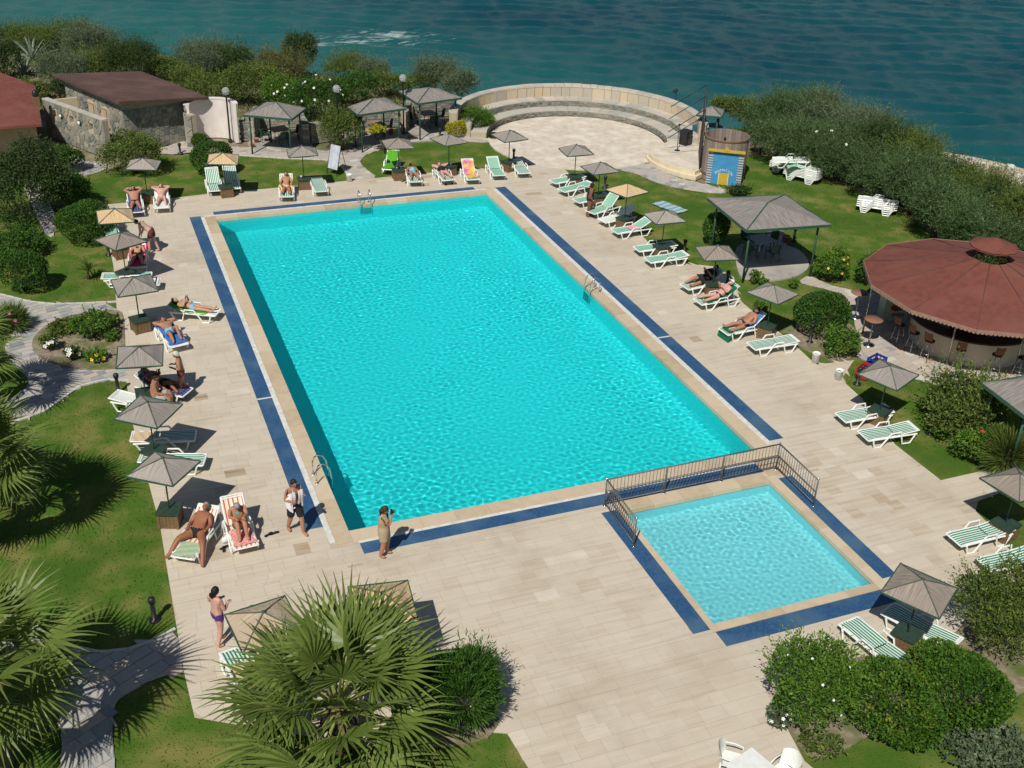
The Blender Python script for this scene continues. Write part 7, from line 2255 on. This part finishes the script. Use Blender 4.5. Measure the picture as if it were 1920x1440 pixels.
on('d5', R_('d5', arms='read', spread=(.05, .05)), 'olive', 'black', 'woman in a pale blue bikini lying on a green towel', [('briefs', 'ltblue'), ('top', 'ltblue')], .95, .08, face=(-.4, 0, .9), female=True)
on('d6', R_('d6', arms='head', kneeup=(.10, .34), spread=(.06, .1)), 'tan', 'brown', 'person in light blue shorts lying on a blue towel', [('trunks', 'ltblue')], 1.05, face=(-.2, .6, .7))
on('d7', R_('d7', arms='read', kneeup=(.2, .05)), 'brown', 'black', 'person lying on the shaded dark lounger behind the seated man', [('trunks', 'black')], 1.1, face=(-.6, 0, .6))
j = R_('d11', arms='side', spread=(.30, .34)); j['anl'] = np.array([.20, .46, .20]); j['tol'] = np.array([.12, .56, .10]); j['knl'] = np.array([.55, .36, .46]); j['anr'] = np.array([.16, -.46, .14]); j['tor'] = np.array([.05, -.50, .06]); j['knr'] = np.array([.52, -.33, .46])
on('d11', j, 'brown', 'grey', 'heavy tanned man in dark trunks lying with legs apart on red striped lounger', [('briefs', 'black')], 1.38, face=(-.5, -.3, .8))
j = recline(78, kneeup=(.36, .36), spread=(.03, .03), arms='knees')
sh = np.array([-.10, 0, 0])
for a in j: j[a] = j[a] + sh
j['hd'] = j['nck'] + np.array([-.13, 0, .09])
on('d12', j, 'tan', 'grey', 'grey haired woman sitting up bent forward on red striped lounger', [('briefs', 'teal'), ('top', 'teal')], 1.0, face=(-.8, 0, -.6), female=True)

# grow all the surfaces at once and keep them as plain meshes
bpy.context.view_layer.update()
dg = bpy.context.evaluated_depsgraph_get()
done = []
for o, ex in PEND:
    done.append(bpy.data.meshes.new_from_object(o.evaluated_get(dg)))
for (o, ex), me in zip(PEND, done):
    o.modifiers.clear()
    me.update()
    for body, kind, mat_, pos, ch, rad in [q for q in FIT if q[0] is o]:
        reg, off = CUT[kind]
        co = np.empty(len(me.vertices) * 3, np.float32); me.vertices.foreach_get('co', co); co = co.reshape(-1, 3)
        no_ = np.empty(len(me.vertices) * 3, np.float32); me.vertices.foreach_get('normal', no_); no_ = no_.reshape(-1, 3)
        best = np.full(len(co), 1e9); ok = np.zeros(len(co), bool)
        for a, b in ch:
            A_, B_ = pos[a], pos[b]; d_ = B_ - A_; L2 = d_ @ d_
            t_ = (co - A_) @ d_ / L2; tc_ = np.clip(t_, 0, 1)
            ds_ = np.linalg.norm(co - A_ - tc_[:, None] * d_, axis=1) / (rad[a] * (1 - tc_) + rad[b] * tc_)
            key = (a if a in ('pel', 'spn', 'cst', 'nck') else a[:2], b if b in ('pel', 'spn', 'cst', 'nck') else b[:2])
            lo_, hi_ = reg.get(key, (9, -9))
            w_ = ds_ < best
            best[w_] = ds_[w_]; ok[w_] = ((t_ >= lo_) & (t_ <= hi_))[w_]
        fs_ = [tuple(p.vertices) for p in me.polygons if all(ok[i] for i in p.vertices)]
        if fs_:
            use = sorted({i for f in fs_ for i in f}); mp_ = {i: k for k, i in enumerate(use)}
            g_ = MB(); g_.add(co[use] + no_[use] * off, [tuple(mp_[i] for i in f) for f in fs_], 0, True)
            g_.build(dict(briefs='swim_briefs', trunks='swim_trunks', shorts='shorts', top='bikini_top', suit='swimsuit', shirt='shirt', dress='dress')[kind], C_[mat_], body)
    if ex:
        mbx, mats = ex
        bm = bmesh.new(); bm.from_mesh(me)
        tmp = mbx.mesh('tmp', [me.materials[0]] + mats); bm.from_mesh(tmp)
        for m_ in mats: me.materials.append(m_)
        bm.to_mesh(me); bm.free()
    me.polygons.foreach_set('use_smooth', [True] * len(me.polygons))
    me.name = o.name
    o.data = me
for o in LETTERS:
    me = bpy.data.meshes.new_from_object(o.evaluated_get(dg))
    n = link('letter', me, o.parent); n.location = o.location; n.rotation_euler = o.rotation_euler
for o in LETTERS: bpy.data.objects.remove(o)
